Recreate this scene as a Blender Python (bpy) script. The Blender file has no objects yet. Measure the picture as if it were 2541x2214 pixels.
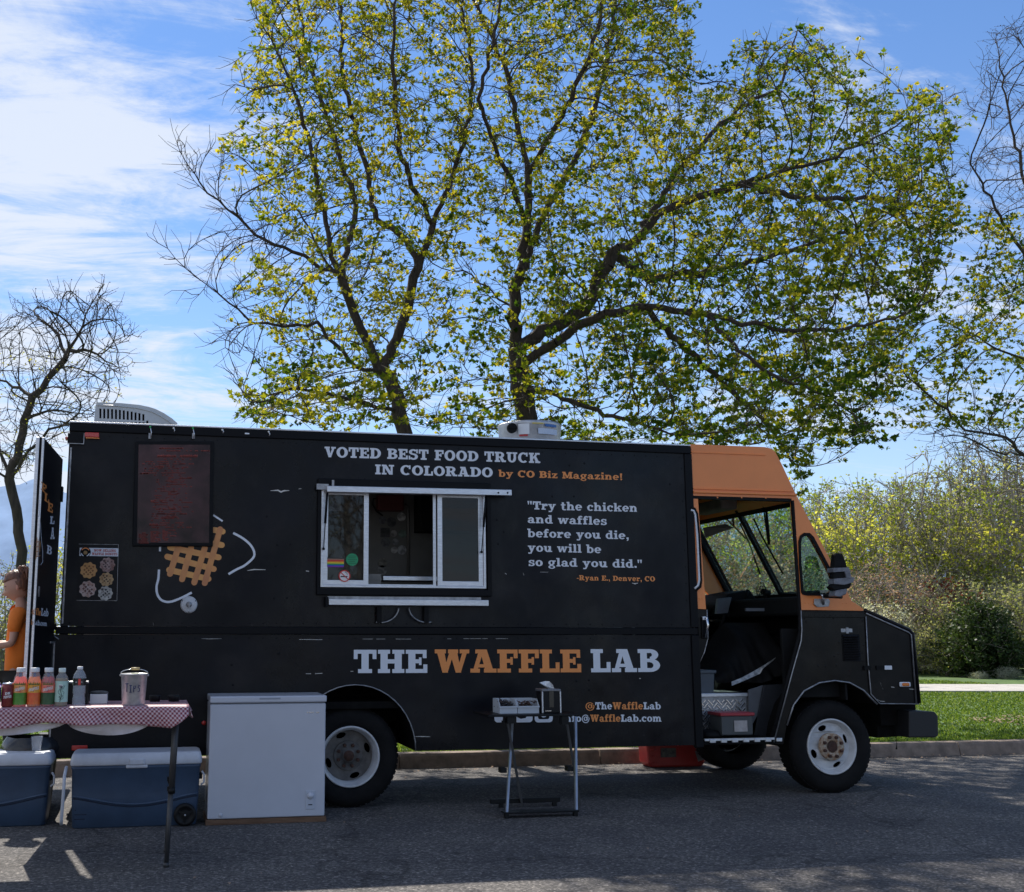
import bpy, bmesh, math, random
import numpy as np
from mathutils import Vector, Matrix
from mathutils.geometry import tessellate_polygon
random.seed(7); RNG = np.random.default_rng(7)
SC = bpy.context.scene
COL = SC.collection
PI = math.pi

# ------------------------------------------------------------------ camera
FPX, PCX, PSI, PITCH, ROLL = 2793.6, 983.7, .209, .1632, .0017     # calibrated on the truck
CAM = np.array([1.2275, -10.1102, 1.542])
FW = np.array([math.sin(PSI)*math.cos(PITCH), math.cos(PSI)*math.cos(PITCH), math.sin(PITCH)])
_R = np.array([math.cos(PSI), -math.sin(PSI), 0.]); _U = np.cross(_R, FW)
RT = _R*math.cos(ROLL)+_U*math.sin(ROLL); UP = -_R*math.sin(ROLL)+_U*math.cos(ROLL)
cd = bpy.data.cameras.new('camera'); cam = bpy.data.objects.new('camera', cd); COL.objects.link(cam)
cd.sensor_width = 36; cd.sensor_fit = 'HORIZONTAL'; cd.lens = FPX/2541*36
cd.shift_x = (1270.5-PCX)/2541; cd.clip_start = .05; cd.clip_end = 5000
m = Matrix.Identity(4)
for i in range(3):
    m[i][0] = RT[i]; m[i][1] = UP[i]; m[i][2] = -FW[i]; m[i][3] = CAM[i]
cam.matrix_world = m
SC.camera = cam

# ------------------------------------------------------------------ sky, sun, exposure
SUN_AZ, SUN_EL = math.radians(-10.6), math.radians(47.7)           # from behind the truck, a little to the left
SUN = np.array([math.sin(SUN_AZ)*math.cos(SUN_EL), math.cos(SUN_AZ)*math.cos(SUN_EL), math.sin(SUN_EL)])
w = bpy.data.worlds.new('World'); SC.world = w; w.use_nodes = True
nt = w.node_tree; N = nt.nodes; L = nt.links; N.clear()
out = N.new('ShaderNodeOutputWorld'); bg = N.new('ShaderNodeBackground')
sky = N.new('ShaderNodeTexSky'); sky.sky_type = 'NISHITA'; sky.sun_disc = False
sky.sun_elevation = SUN_EL; sky.sun_rotation = SUN_AZ; sky.altitude = 1500; sky.air_density = 1.25; sky.dust_density = .25; sky.ozone_density = 2.2
tc = N.new('ShaderNodeTexCoord'); sp = N.new('ShaderNodeSeparateXYZ'); L.new(tc.outputs['Generated'], sp.inputs[0])
def wm(op, a, b=None, clamp=False):
    n = N.new('ShaderNodeMath'); n.operation = op; n.use_clamp = clamp
    for i, x in enumerate((a, b)):
        if x is None: continue
        if isinstance(x, (int, float)): n.inputs[i].default_value = x
        else: L.new(x, n.inputs[i])
    return n.outputs[0]
zc = wm('ADD', wm('MAXIMUM', sp.outputs[2], 0.0), .22)
px_, py_ = wm('DIVIDE', sp.outputs[0], zc), wm('DIVIDE', sp.outputs[1], zc)
cb = N.new('ShaderNodeCombineXYZ'); L.new(wm('ADD', wm('MULTIPLY', px_, .55), wm('MULTIPLY', py_, .22)), cb.inputs[0]); L.new(wm('MULTIPLY', py_, 1.5), cb.inputs[1])
n1 = N.new('ShaderNodeTexNoise'); n1.inputs['Scale'].default_value = 2.6; n1.inputs['Detail'].default_value = 9; n1.inputs['Roughness'].default_value = .66; n1.inputs['Distortion'].default_value = .9
L.new(cb.outputs[0], n1.inputs['Vector'])
n2 = N.new('ShaderNodeTexNoise'); n2.inputs['Scale'].default_value = 1.3; n2.inputs['Detail'].default_value = 2
L.new(cb.outputs[0], n2.inputs['Vector'])
# more cloud towards the west (left), thinning to the east
west = wm('MULTIPLY', wm('SUBTRACT', .13, sp.outputs[0]), 2.0)
westc = wm('MINIMUM', wm('MAXIMUM', west, -.12), .46)
n3 = N.new('ShaderNodeTexNoise'); n3.inputs['Scale'].default_value = 8; n3.inputs['Detail'].default_value = 8; n3.inputs['Roughness'].default_value = .7; n3.inputs['Distortion'].default_value = 1.2; L.new(cb.outputs[0], n3.inputs['Vector'])
cov = wm('ADD', wm('ADD', wm('ADD', wm('MULTIPLY', wm('SUBTRACT', n1.outputs[0], .5), 3.0), wm('MULTIPLY', wm('SUBTRACT', n3.outputs[0], .5), 1.1)), wm('MULTIPLY', wm('SUBTRACT', n2.outputs[0], .5), 1.4)), wm('ADD', westc, .10))
mr = N.new('ShaderNodeMapRange'); mr.interpolation_type = 'SMOOTHSTEP'
mr.inputs['From Min'].default_value = .02; mr.inputs['From Max'].default_value = .85
L.new(cov, mr.inputs['Value'])
haze = wm('MULTIPLY', wm('POWER', wm('SUBTRACT', 1.0, wm('MAXIMUM', sp.outputs[2], 0.0), True), 6.0), .82)
top = wm('MINIMUM', wm('ADD', wm('MULTIPLY', mr.outputs[0], .88), haze), .95)
mix = N.new('ShaderNodeMix'); mix.data_type = 'RGBA'
hs_ = N.new('ShaderNodeMix'); hs_.data_type = 'RGBA'; hs_.blend_type = 'MULTIPLY'; hs_.inputs[0].default_value = 1; hs_.inputs[7].default_value = (.66, .86, 1.10, 1); L.new(sky.outputs[0], hs_.inputs[6])   # cool white balance of the camera
L.new(top, mix.inputs[0]); L.new(hs_.outputs[2], mix.inputs[6]); mix.inputs[7].default_value = (5.9, 6.4, 7.3, 1)
L.new(mix.outputs[2], bg.inputs[0]); bg.inputs[1].default_value = .10
L.new(bg.outputs[0], out.inputs[0])
sl = bpy.data.lights.new('sun', 'SUN'); so = bpy.data.objects.new('sun', sl); COL.objects.link(so)
sl.energy = 5.0; sl.angle = math.radians(.53); sl.color = (1, .94, .85)
so.rotation_euler = Vector(-SUN).to_track_quat('-Z', 'Y').to_euler(); so.location = (0, 0, 30)
SC.view_settings.view_transform = 'Standard'; SC.view_settings.look = 'None'; SC.view_settings.gamma = 1
SC.view_settings.use_curve_mapping = False; SC.view_settings.exposure = 0.45
SC.render.engine = 'CYCLES'

# ------------------------------------------------------------------ picture pixel -> place at a real depth
def at(u, v, Y=0.):
    d = FW+RT*(u-PCX)/FPX-UP*(v-1107)/FPX
    return CAM+d*(Y-CAM[1])/d[1]
def atz(u, v, Z=0.):
    d = FW+RT*(u-PCX)/FPX-UP*(v-1107)/FPX
    return CAM+d*(Z-CAM[2])/d[2]
DS = 2541/2057
def ad(u, v, Y): return at(u*DS, v*DS, Y)
def XZ(u, v, Y=0.):
    p = at(u, v, Y); return (p[0], p[2])

# ------------------------------------------------------------------ materials
MATS = {}
def mat(name, c, rough=.6, metal=0., var=0., vscale=8., bump=0., bscale=60., spec=.5, c2=None, coat=0., trans=0., alpha=1., detail=6, stretch=None, sheen=0.):
    if name in MATS: return MATS[name]
    M = bpy.data.materials.new(name); M.use_nodes = True
    n = M.node_tree.nodes; l = M.node_tree.links; b = n['Principled BSDF']
    b.inputs['Base Color'].default_value = (*c, 1); b.inputs['Roughness'].default_value = rough
    b.inputs['Metallic'].default_value = metal; b.inputs['Specular IOR Level'].default_value = spec
    b.inputs['Coat Weight'].default_value = coat; b.inputs['Coat Roughness'].default_value = .12
    b.inputs['Transmission Weight'].default_value = trans; b.inputs['Alpha'].default_value = alpha
    b.inputs['Sheen Weight'].default_value = sheen
    t = n.new('ShaderNodeTexCoord')
    vec = t.outputs['Object']
    if stretch:
        mp = n.new('ShaderNodeMapping'); mp.inputs['Scale'].default_value = stretch; l.new(vec, mp.inputs[0]); vec = mp.outputs[0]
    if var or c2:
        q = n.new('ShaderNodeTexNoise'); q.inputs['Scale'].default_value = vscale; q.inputs['Detail'].default_value = detail; q.inputs['Roughness'].default_value = .62
        l.new(vec, q.inputs['Vector'])
        r = n.new('ShaderNodeValToRGB'); r.color_ramp.elements[0].position = .34; r.color_ramp.elements[1].position = .66
        k2 = c2 if c2 else tuple(min(1, x*(1+var)) for x in c)
        k1 = c if c2 else tuple(x*(1-var) for x in c)
        r.color_ramp.elements[0].color = (*k1, 1); r.color_ramp.elements[1].color = (*k2, 1)
        l.new(q.outputs[0], r.inputs[0]); l.new(r.outputs[0], b.inputs['Base Color'])
    if bump:
        q = n.new('ShaderNodeTexNoise'); q.inputs['Scale'].default_value = bscale; q.inputs['Detail'].default_value = 5
        l.new(vec, q.inputs['Vector'])
        u = n.new('ShaderNodeBump'); u.inputs['Strength'].default_value = bump; u.inputs['Distance'].default_value = .01
        l.new(q.outputs[0], u.inputs['Height']); l.new(u.outputs[0], b.inputs['Normal'])
    MATS[name] = M
    return M
def leafmat(name, cols, trans=.5):
    M = bpy.data.materials.new(name); M.use_nodes = True
    n = M.node_tree.nodes; l = M.node_tree.links; b = n['Principled BSDF']; o = n['Material Output']
    a = n.new('ShaderNodeAttribute'); a.attribute_name = 'tint'
    r = n.new('ShaderNodeValToRGB'); el = r.color_ramp.elements
    while len(el) < len(cols): el.new(.5)
    for i, c in enumerate(cols): el[i].position = i/(len(cols)-1); el[i].color = (*c, 1)
    l.new(a.outputs['Fac'], r.inputs[0]); l.new(r.outputs[0], b.inputs['Base Color']); b.inputs['Roughness'].default_value = .5
    b.inputs['Specular IOR Level'].default_value = .2
    t = n.new('ShaderNodeBsdfTranslucent'); x = n.new('ShaderNodeMixShader'); x.inputs[0].default_value = trans
    g = n.new('ShaderNodeMix'); g.data_type = 'RGBA'; g.blend_type = 'MULTIPLY'; g.inputs[0].default_value = 1; g.inputs[7].default_value = (1.5, 1.4, .8, 1); l.new(r.outputs[0], g.inputs[6]); l.new(g.outputs[2], t.inputs[0])
    l.new(b.outputs[0], x.inputs[1]); l.new(t.outputs[0], x.inputs[2]); l.new(x.outputs[0], o.inputs[0])
    return M

# ------------------------------------------------------------------ mesh builder
def root_loc(o):
    v = Vector((0, 0, 0))
    while o: v = v+o.location; o = o.parent
    return v
class MB:
    def __init__(s): s.v = []; s.f = []; s.sm = []
    def add(s, vs, fs, smooth=False):
        k = len(s.v); s.v += [tuple(float(c) for c in p) for p in vs]; s.f += [tuple(i+k for i in f) for f in fs]; s.sm += [smooth]*len(fs); return s
    def box(s, x0, y0, z0, x1, y1, z1):
        return s.add([(x, y, z) for x in (x0, x1) for y in (y0, y1) for z in (z0, z1)],
                     [(0, 1, 3, 2), (4, 6, 7, 5), (0, 4, 5, 1), (2, 3, 7, 6), (0, 2, 6, 4), (1, 5, 7, 3)])
    def obox(s, c, ax, ay, az):
        c, ax, ay, az = map(np.array, (c, ax, ay, az))
        return s.add([c+ax*i+ay*j+az*k for i in (-1, 1) for j in (-1, 1) for k in (-1, 1)],
                     [(0, 1, 3, 2), (4, 6, 7, 5), (0, 4, 5, 1), (2, 3, 7, 6), (0, 2, 6, 4), (1, 5, 7, 3)])
    def bar(s, p, q, w, h, up=(0, 0, 1)):
        p, q = np.array(p, float), np.array(q, float); d = q-p; Ln = np.linalg.norm(d); d /= Ln
        a = np.cross(d, up); a /= max(1e-9, np.linalg.norm(a)); b = np.cross(a, d)
        return s.obox((p+q)/2, d*Ln/2, a*w/2, b*h/2)
    def quad(s, *p): return s.add(p, [tuple(range(len(p)))])
    def prism(s, outer, y0, y1, holes=()):                          # XZ outline with holes, extruded along Y
        loops = [list(outer)]+[list(h) for h in holes]
        tri = tessellate_polygon([[Vector((x, z, 0)) for x, z in lp] for lp in loops])
        flat = [p for lp in loops for p in lp]; n = len(flat)
        vs = [(x, y0, z) for x, z in flat]+[(x, y1, z) for x, z in flat]
        fs = [tuple(t) for t in tri]+[tuple(i+n for i in reversed(t)) for t in tri]
        k = 0
        for lp in loops:
            m_ = len(lp)
            for i in range(m_): a, b = k+i, k+(i+1) % m_; fs.append((a, b, b+n, a+n))
            k += m_
        return s.add(vs, fs)
    def lathe(s, prof, c=(0, 0, 0), axis='z', n=24, smooth=True, cap=True, a0=0., a1=2*PI):
        full = abs(a1-a0-2*PI) < 1e-6; m_ = n if full else n+1; vs = []
        for r, h in prof:
            for i in range(m_):
                a = a0+(a1-a0)*i/n; x, y = r*math.cos(a), r*math.sin(a)
                p = {'z': (x, y, h), 'y': (x, h, y), 'x': (h, x, y)}[axis]
                vs.append((p[0]+c[0], p[1]+c[1], p[2]+c[2]))
        fs = []
        for j in range(len(prof)-1):
            for i in range(n):
                i2 = (i+1) % m_; fs.append((j*m_+i, j*m_+i2, (j+1)*m_+i2, (j+1)*m_+i))
        s.add(vs, fs, smooth)
        if cap and full:
            for j in (0, len(prof)-1):
                if prof[j][0] > 1e-5: s.f.append(tuple(len(s.v)-len(vs)+j*m_+i for i in range(m_))); s.sm.append(False)
        return s
    def tube(s, pts, r, n=8, smooth=True, cap=True):
        pts = [np.array(p, float) for p in pts]; rs = r if isinstance(r, (list, tuple)) else [r]*len(pts)
        vs = []; ref = None
        for i, p in enumerate(pts):
            d = pts[min(i+1, len(pts)-1)]-pts[max(i-1, 0)]; d = d/max(1e-9, np.linalg.norm(d))
            if ref is None: ref = np.array([0, 0, 1.]) if abs(d[2]) < .9 else np.array([1., 0, 0])
            a = np.cross(d, ref); a /= max(1e-9, np.linalg.norm(a)); b = np.cross(a, d); ref = b
            for k in range(n): t = 2*PI*k/n; vs.append(p+rs[i]*(a*math.cos(t)+b*math.sin(t)))
        fs = [(j*n+i, j*n+(i+1) % n, (j+1)*n+(i+1) % n, (j+1)*n+i) for j in range(len(pts)-1) for i in range(n)]
        k0 = len(s.v); s.add(vs, fs, smooth)
        if cap: s.f += [tuple(k0+i for i in range(n))[::-1], tuple(k0+(len(pts)-1)*n+i for i in range(n))]; s.sm += [False]*2
        return s
    def sphere(s, c, r, n=12, m_=8, sc=(1, 1, 1)):
        vs = []; 
        for j in range(m_+1):
            t = PI*j/m_
            for i in range(n): a = 2*PI*i/n; vs.append((c[0]+r*sc[0]*math.sin(t)*math.cos(a), c[1]+r*sc[1]*math.sin(t)*math.sin(a), c[2]+r*sc[2]*math.cos(t)))
        return s.add(vs, [(j*n+i, (j+1)*n+i, (j+1)*n+(i+1) % n, j*n+(i+1) % n) for j in range(m_) for i in range(n)], True)
    def build(s, name, material, parent=None, bevel=0., label=None, kind=None, seg=2, local=False):
        me = bpy.data.meshes.new(name); off = Vector((0, 0, 0)) if local or not parent else root_loc(parent)
        me.from_pydata([(p[0]-off.x, p[1]-off.y, p[2]-off.z) for p in s.v], [], s.f)
        me.polygons.foreach_set('use_smooth', s.sm); me.materials.append(material)
        bm = bmesh.new(); bm.from_mesh(me); bmesh.ops.remove_doubles(bm, verts=bm.verts, dist=1e-6)
        bmesh.ops.recalc_face_normals(bm, faces=bm.faces); bm.to_mesh(me); bm.free(); me.update()
        o = bpy.data.objects.new(name, me); COL.objects.link(o)
        if parent: o.parent = parent
        if bevel:
            b = o.modifiers.new('bevel', 'BEVEL'); b.width = bevel; b.segments = seg; b.limit_method = 'ANGLE'; b.angle_limit = math.radians(40)
        if label: o['label'] = label
        if kind: o['kind'] = kind
        return o
def empty(name, loc, label, cat, group=None, rz=0.):
    o = bpy.data.objects.new(name, None); COL.objects.link(o); o.location = [float(c) for c in loc]; o.rotation_euler = (0, 0, rz)
    o.empty_display_size = .1; tag(o, label, cat, group); return o
def tag(o, label, cat, group=None):
    o['label'] = label; o['category'] = cat
    if group: o['group'] = group
    return o
def copy_tree(o, parent=None):
    c = o.copy(); COL.objects.link(c); c.parent = parent
    for ch in [x for x in o.children]: copy_tree(ch, c)
    return c
def struct(o): o['kind'] = 'structure'; return o
def npmesh(name, verts, faces, k, material, parent=None, smooth=False, tint=None):
    """verts (n,3), faces (m,k) of constant size k"""
    me = bpy.data.meshes.new(name); verts = np.asarray(verts, np.float32); faces = np.asarray(faces, np.int32)
    if parent: verts = verts-np.array(root_loc(parent), np.float32)
    me.vertices.add(len(verts)); me.vertices.foreach_set('co', verts.ravel())
    me.loops.add(faces.size); me.loops.foreach_set('vertex_index', faces.ravel())
    me.polygons.add(len(faces)); me.polygons.foreach_set('loop_start', np.arange(0, faces.size, k, dtype=np.int32))
    if smooth: me.polygons.foreach_set('use_smooth', np.ones(len(faces), bool))
    if tint is not None:
        at_ = me.attributes.new('tint', 'FLOAT', 'POINT'); at_.data.foreach_set('value', np.asarray(tint, np.float32))
    me.update(calc_edges=True); me.validate(); me.materials.append(material)
    o = bpy.data.objects.new(name, me); COL.objects.link(o)
    if parent: o.parent = parent
    return o
# ------------------------------------------------------------------ ground
def ground_mat():
    M = bpy.data.materials.new('asphalt'); M.use_nodes = True; n = M.node_tree.nodes; l = M.node_tree.links; b = n['Principled BSDF']
    t = n.new('ShaderNodeTexCoord')
    def noise(sc, det=3, ro=.6):
        q = n.new('ShaderNodeTexNoise'); q.inputs['Scale'].default_value = sc; q.inputs['Detail'].default_value = det; q.inputs['Roughness'].default_value = ro
        l.new(t.outputs['Object'], q.inputs['Vector']); return q.outputs[0]
    vo = n.new('ShaderNodeTexVoronoi'); vo.inputs['Scale'].default_value = 66; l.new(t.outputs['Object'], vo.inputs['Vector'])
    r = n.new('ShaderNodeValToRGB'); e = r.color_ramp.elements
    e[0].position = .0; e[0].color = (.035, .034, .035, 1); e[1].position = 1; e[1].color = (.44, .40, .36, 1)
    e.new(.45).color = (.088, .083, .080, 1); e.new(.75).color = (.16, .15, .145, 1)
    sx = n.new('ShaderNodeSeparateColor'); l.new(vo.outputs['Color'], sx.inputs[0])
    mm = n.new('ShaderNodeMath'); mm.operation = 'MULTIPLY_ADD'; l.new(noise(30, 4), mm.inputs[0]); mm.inputs[1].default_value = .85; 
    m2 = n.new('ShaderNodeMath'); m2.operation = 'MULTIPLY_ADD'; l.new(sx.outputs[0], m2.inputs[0]); m2.inputs[1].default_value = .62; m2.inputs[2].default_value = -.22
    l.new(m2.outputs[0], mm.inputs[2]); l.new(mm.outputs[0], r.inputs[0])
    big = n.new('ShaderNodeValToRGB'); big.color_ramp.elements[0].position = .35; big.color_ramp.elements[0].color = (.72, .72, .74, 1); big.color_ramp.elements[1].position = .65; big.color_ramp.elements[1].color = (1.12, 1.1, 1.06, 1)
    l.new(noise(1.1, 6), big.inputs[0])
    mx = n.new('ShaderNodeMix'); mx.data_type = 'RGBA'; mx.blend_type = 'MULTIPLY'; mx.inputs[0].default_value = 1
    l.new(r.outputs[0], mx.inputs[6]); l.new(big.outputs[0], mx.inputs[7]); 
    ck = n.new('ShaderNodeTexVoronoi'); ck.feature = 'DISTANCE_TO_EDGE'; ck.inputs['Scale'].default_value = .22
    dn_ = n.new('ShaderNodeTexNoise'); dn_.inputs['Scale'].default_value = 1.6; dn_.inputs['Detail'].default_value = 7; l.new(t.outputs['Object'], dn_.inputs['Vector'])
    ad_ = n.new('ShaderNodeMix'); ad_.data_type = 'RGBA'; ad_.blend_type = 'LINEAR_LIGHT'; ad_.inputs[0].default_value = .55; l.new(t.outputs['Object'], ad_.inputs[6]); l.new(dn_.outputs['Color'], ad_.inputs[7]); l.new(ad_.outputs[2], ck.inputs['Vector'])
    cr = n.new('ShaderNodeValToRGB'); cr.color_ramp.elements[0].position = .0; cr.color_ramp.elements[0].color = (.55, .55, .55, 1); cr.color_ramp.elements[1].position = .007; cr.color_ramp.elements[1].color = (1, 1, 1, 1); l.new(ck.outputs['Distance'], cr.inputs[0])
    st_ = n.new('ShaderNodeValToRGB'); st_.color_ramp.elements[0].position = .30; st_.color_ramp.elements[0].color = (.50, .49, .48, 1); st_.color_ramp.elements[1].position = .40; st_.color_ramp.elements[1].color = (1, 1, 1, 1); l.new(noise(.75, 5, .7), st_.inputs[0])
    m3 = n.new('ShaderNodeMix'); m3.data_type = 'RGBA'; m3.blend_type = 'MULTIPLY'; m3.inputs[0].default_value = 1; l.new(mx.outputs[2], m3.inputs[6]); l.new(cr.outputs[0], m3.inputs[7])
    m4 = n.new('ShaderNodeMix'); m4.data_type = 'RGBA'; m4.blend_type = 'MULTIPLY'; m4.inputs[0].default_value = .8; l.new(m3.outputs[2], m4.inputs[6]); l.new(st_.outputs[0], m4.inputs[7])
    l.new(m4.outputs[2], b.inputs['Base Color'])
    b.inputs['Roughness'].default_value = .85; b.inputs['Specular IOR Level'].default_value = .3
    u = n.new('ShaderNodeBump'); u.inputs['Strength'].default_value = .9; u.inputs['Distance'].default_value = .012
    l.new(mm.outputs[0], u.inputs['Height']); l.new(u.outputs[0], b.inputs['Normal'])
    return M
KY0, KY1, KH = 2.86, 3.07, .16                                      # kerb face, kerb back, kerb height
struct(MB().quad((-120, -60, 0), (160, -60, 0), (160, KY0, 0), (-120, KY0, 0)).build('road', ground_mat()))
kmat = mat('kerb_concrete', (.23, .175, .135), .9, var=.28, vscale=7, bump=.5, bscale=90)
# far things first: lawn sheet to the horizon
gmat = mat('lawn_soil', (.04, .085, .014), .9, c2=(.10, .17, .035), vscale=3.5, bump=.8, bscale=40, detail=10)
struct(MB().quad((-500, KY1, KH-.02), (700, KY1, KH-.02), (700, 900, KH-.02), (-500, 900, KH-.02)).build('lawn', gmat))
x = -30.; kerb = bpy.data.objects.new('kerb', None); COL.objects.link(kerb); kerb['kind'] = 'structure'; kerb.location = (0, KY0, 0)
while x < 60:
    ln = 2.43
    mb = MB().prism([(0, 0), (.0, 0)], 0, 1) if False else MB()
    j = random.uniform(-.004, .004)
    pr = [(KY0-.035+j, 0), (KY0+j, KH-.03), (KY0+.025+j, KH), (KY1, KH), (KY1, -.05), (KY0-.035+j, -.05)]
    vs = [(x+.006, y, z) for y, z in pr]+[(x+ln-.006, y, z) for y, z in pr]; n_ = len(pr)
    mb.add(vs, [tuple(range(n_)), tuple(range(n_, 2*n_))]+[(i, (i+1) % n_, (i+1) % n_+n_, i+n_) for i in range(n_)])
    mb.build('kerb_block', kmat, kerb, bevel=.008)
    x += ln
# concrete footpath across the lawn (runs square to the line of sight)
rt2 = np.array([math.cos(PSI), -math.sin(PSI), 0]); fw2 = np.array([math.sin(PSI), math.cos(PSI), 0])
def gp(a, d, z=0.): p = np.array([CAM[0], CAM[1], 0])+rt2*a+fw2*d; return (p[0], p[1], z)
pm = mat('path_concrete', (.46, .43, .39), .9, var=.12, vscale=1.5, bump=.3)
path = bpy.data.objects.new('footpath', None); COL.objects.link(path); path['kind'] = 'structure'; path.location = gp(12, 29, KH)
for i in range(26):
    a = -3+i*1.9
    MB().add([gp(a+.02, 27.3, KH-.03), gp(a+1.88, 27.3, KH-.03), gp(a+1.88, 30.8, KH-.03), gp(a+.02, 30.8, KH-.03),
              gp(a+.02, 27.3, KH+.015), gp(a+1.88, 27.3, KH+.015), gp(a+1.88, 30.8, KH+.015), gp(a+.02, 30.8, KH+.015)],
             [(0, 1, 5, 4), (1, 2, 6, 5), (2, 3, 7, 6), (3, 0, 4, 7), (4, 5, 6, 7)]).build('slab', pm, path)
# grass blades
def grass(name, n, area, h, label_kind, mt, seed):
    r = np.random.default_rng(seed); P = area(r, n); n = len(P)
    a = r.uniform(0, 2*PI, n); hh = h*r.uniform(.5, 1.3, n); wd = .006*r.uniform(.7, 1.5, n)*(1+np.linalg.norm(P-CAM, axis=1)/14)
    lean = r.normal(0, .45, (n, 2))*hh[:, None]
    A = P.copy(); A[:, 0] -= np.cos(a)*wd; A[:, 1] -= np.sin(a)*wd
    B = P.copy(); B[:, 0] += np.cos(a)*wd; B[:, 1] += np.sin(a)*wd
    T = P.copy(); T[:, 0] += lean[:, 0]; T[:, 1] += lean[:, 1]; T[:, 2] += hh
    V = np.stack([A, B, T], 1).reshape(-1, 3); F = np.arange(3*n).reshape(-1, 3)
    o = npmesh(name, V, F, 3, mt, tint=np.repeat(r.uniform(0, 1, n), 3)); o['kind'] = 'stuff'; tag(o, 'short green lawn grass growing behind the kerb', 'grass'); return o
glm = leafmat('grass_blade', [(.05, .10, .014), (.10, .17, .026), (.20, .26, .06)], .45)
def area1(r, n):
    X = r.uniform(-6, 24, n); Y = KY1+.02+(r.uniform(0, 1, n)**1.7)*17
    return np.stack([X, Y, np.full(n, KH-.02)], 1)
grass('grass', 190000, area1, .032, None, glm, 3)
# leaf litter patch on the lawn at the far right
lm = mat('dry_litter', (.32, .22, .15), .9, var=.4, vscale=20)
mb = MB(); c0 = atz(2530, 1797, KH)
for i in range(700):
    a = random.uniform(0, 2*PI); q = random.random()**.5
    x, y = c0[0]+.9+1.6*q*math.cos(a), c0[1]+1.1*q*math.sin(a); s_ = random.uniform(.02, .05); t = random.uniform(0, PI); z = KH+.03+random.uniform(0, .03)
    mb.quad((x, y, z), (x+s_*math.cos(t), y+s_*math.sin(t), z+random.uniform(0, .02)), (x+s_*math.cos(t+1), y+s_*math.sin(t+1), z+random.uniform(0, .02)))
o = mb.build('dry_leaves', lm, kind='stuff'); tag(o, 'patch of dry brown leaf litter on the lawn', 'leaves')

mb = MB(); rg_ = random.Random(31)
for i in range(520):
    x, y = rg_.uniform(-2, 15), KY0-.05-abs(rg_.gauss(0, .28)); s_ = rg_.uniform(.012, .035); t = rg_.uniform(0, 6.28); z = .008+rg_.uniform(0, .012)
    mb.quad((x, y, z), (x+s_*math.cos(t), y+s_*math.sin(t), z+rg_.uniform(0, .012)), (x+s_*math.cos(t+.9), y+s_*math.sin(t+.9), z+rg_.uniform(0, .015)))
for i in range(90):
    x, y = rg_.uniform(-1, 12), rg_.uniform(-3.2, 2.6); s_ = rg_.uniform(.01, .028); t = rg_.uniform(0, 6.28)
    mb.quad((x, y, .006), (x+s_*math.cos(t), y+s_*math.sin(t), .012), (x+s_*math.cos(t+.9), y+s_*math.sin(t+.9), .014))
o = mb.build('gutter_litter', lm, kind='stuff'); tag(o, 'scattered dry leaf scraps along the gutter and on the asphalt', 'litter')
# lake, far shore and mountains to the left
wmat = mat('lake_water', (.30, .38, .48), .12, bump=.25, bscale=1.5, spec=.6)
struct(MB().quad((-90, 24, .9), (20, 24, .9), (90, 260, 11.5), (-190, 260, 11.5)).build('lake', wmat))
bmat = mat('shore_bank', (.16, .15, .07), .95, c2=(.25, .26, .12), vscale=.6, bump=.5, bscale=6)
r = random.Random(5)
def ridge(name, y, x0, x1, n, zf, m_, depth):
    vs = []; 
    for i in range(n+1):
        x = x0+(x1-x0)*i/n; z = zf(x)
        vs += [(x, y, 0), (x, y+depth*.55, z), (x, y+depth, z*.2)]
    fs = [(3*i+k, 3*i+3+k, 3*i+4+k, 3*i+1+k) for i in range(n) for k in (0, 1)]
    return struct(MB().add(vs, fs, True).build(name, m_))
mmat = mat('haze_tinted_mountain', (.20, .28, .42), 1., var=.14, vscale=.02, spec=.0)  # blue distance haze is put into the base colour
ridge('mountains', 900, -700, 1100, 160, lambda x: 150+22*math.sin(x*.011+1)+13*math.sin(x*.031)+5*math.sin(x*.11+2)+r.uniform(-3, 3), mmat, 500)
ridge('far_shore', 262, -190, 160, 60, lambda x: 15+2*math.sin(x*.08)+r.uniform(-.7, .7), bmat, 60)
# lake bank
struct(MB().quad((-90, 19, KH-.02), (16, 19, KH-.02), (20, 24, .95), (-90, 24, .95)).build('lake_bank', gmat))

# ------------------------------------------------------------------ trees: space colonisation around traced limbs
def in_poly(P, poly):
    x, y = P[:, 0], P[:, 1]; c = np.zeros(len(P), bool); n = len(poly)
    for i in range(n):
        x1, y1 = poly[i]; x2, y2 = poly[(i+1) % n]
        if y1 == y2: continue
        k = ((y1 > y) != (y2 > y)) & (x < (x2-x1)*(y-y1)/(y2-y1)+x1); c ^= k
    return c
def limbs_to_nodes(limbs, step, jit, rng):
    """limbs: lists of world points; the first is the trunk, each next one starts at the nearest existing node"""
    pos = [np.array(limbs[0][0])]; par = [-1]
    for li, L_ in enumerate(limbs):
        L_ = [np.array(p) for p in L_]
        if li == 0: cur = 0; pts = L_[1:]
        else:
            A = np.array(pos); cur = int(np.argmin(np.linalg.norm(A-L_[0], axis=1))); pts = L_[1:] if np.linalg.norm(A[cur]-L_[0]) < step*1.5 else L_
        for q in pts:
            d = np.linalg.norm(q-pos[cur]); k = max(1, int(round(d/step))); s = pos[cur].copy()
            for i in range(1, k+1):
                p = s+(q-s)*i/k+rng.normal(0, jit, 3)*(1 if i < k else .3)
                pos.append(p); par.append(cur); cur = len(pos)-1
    return pos, par
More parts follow.
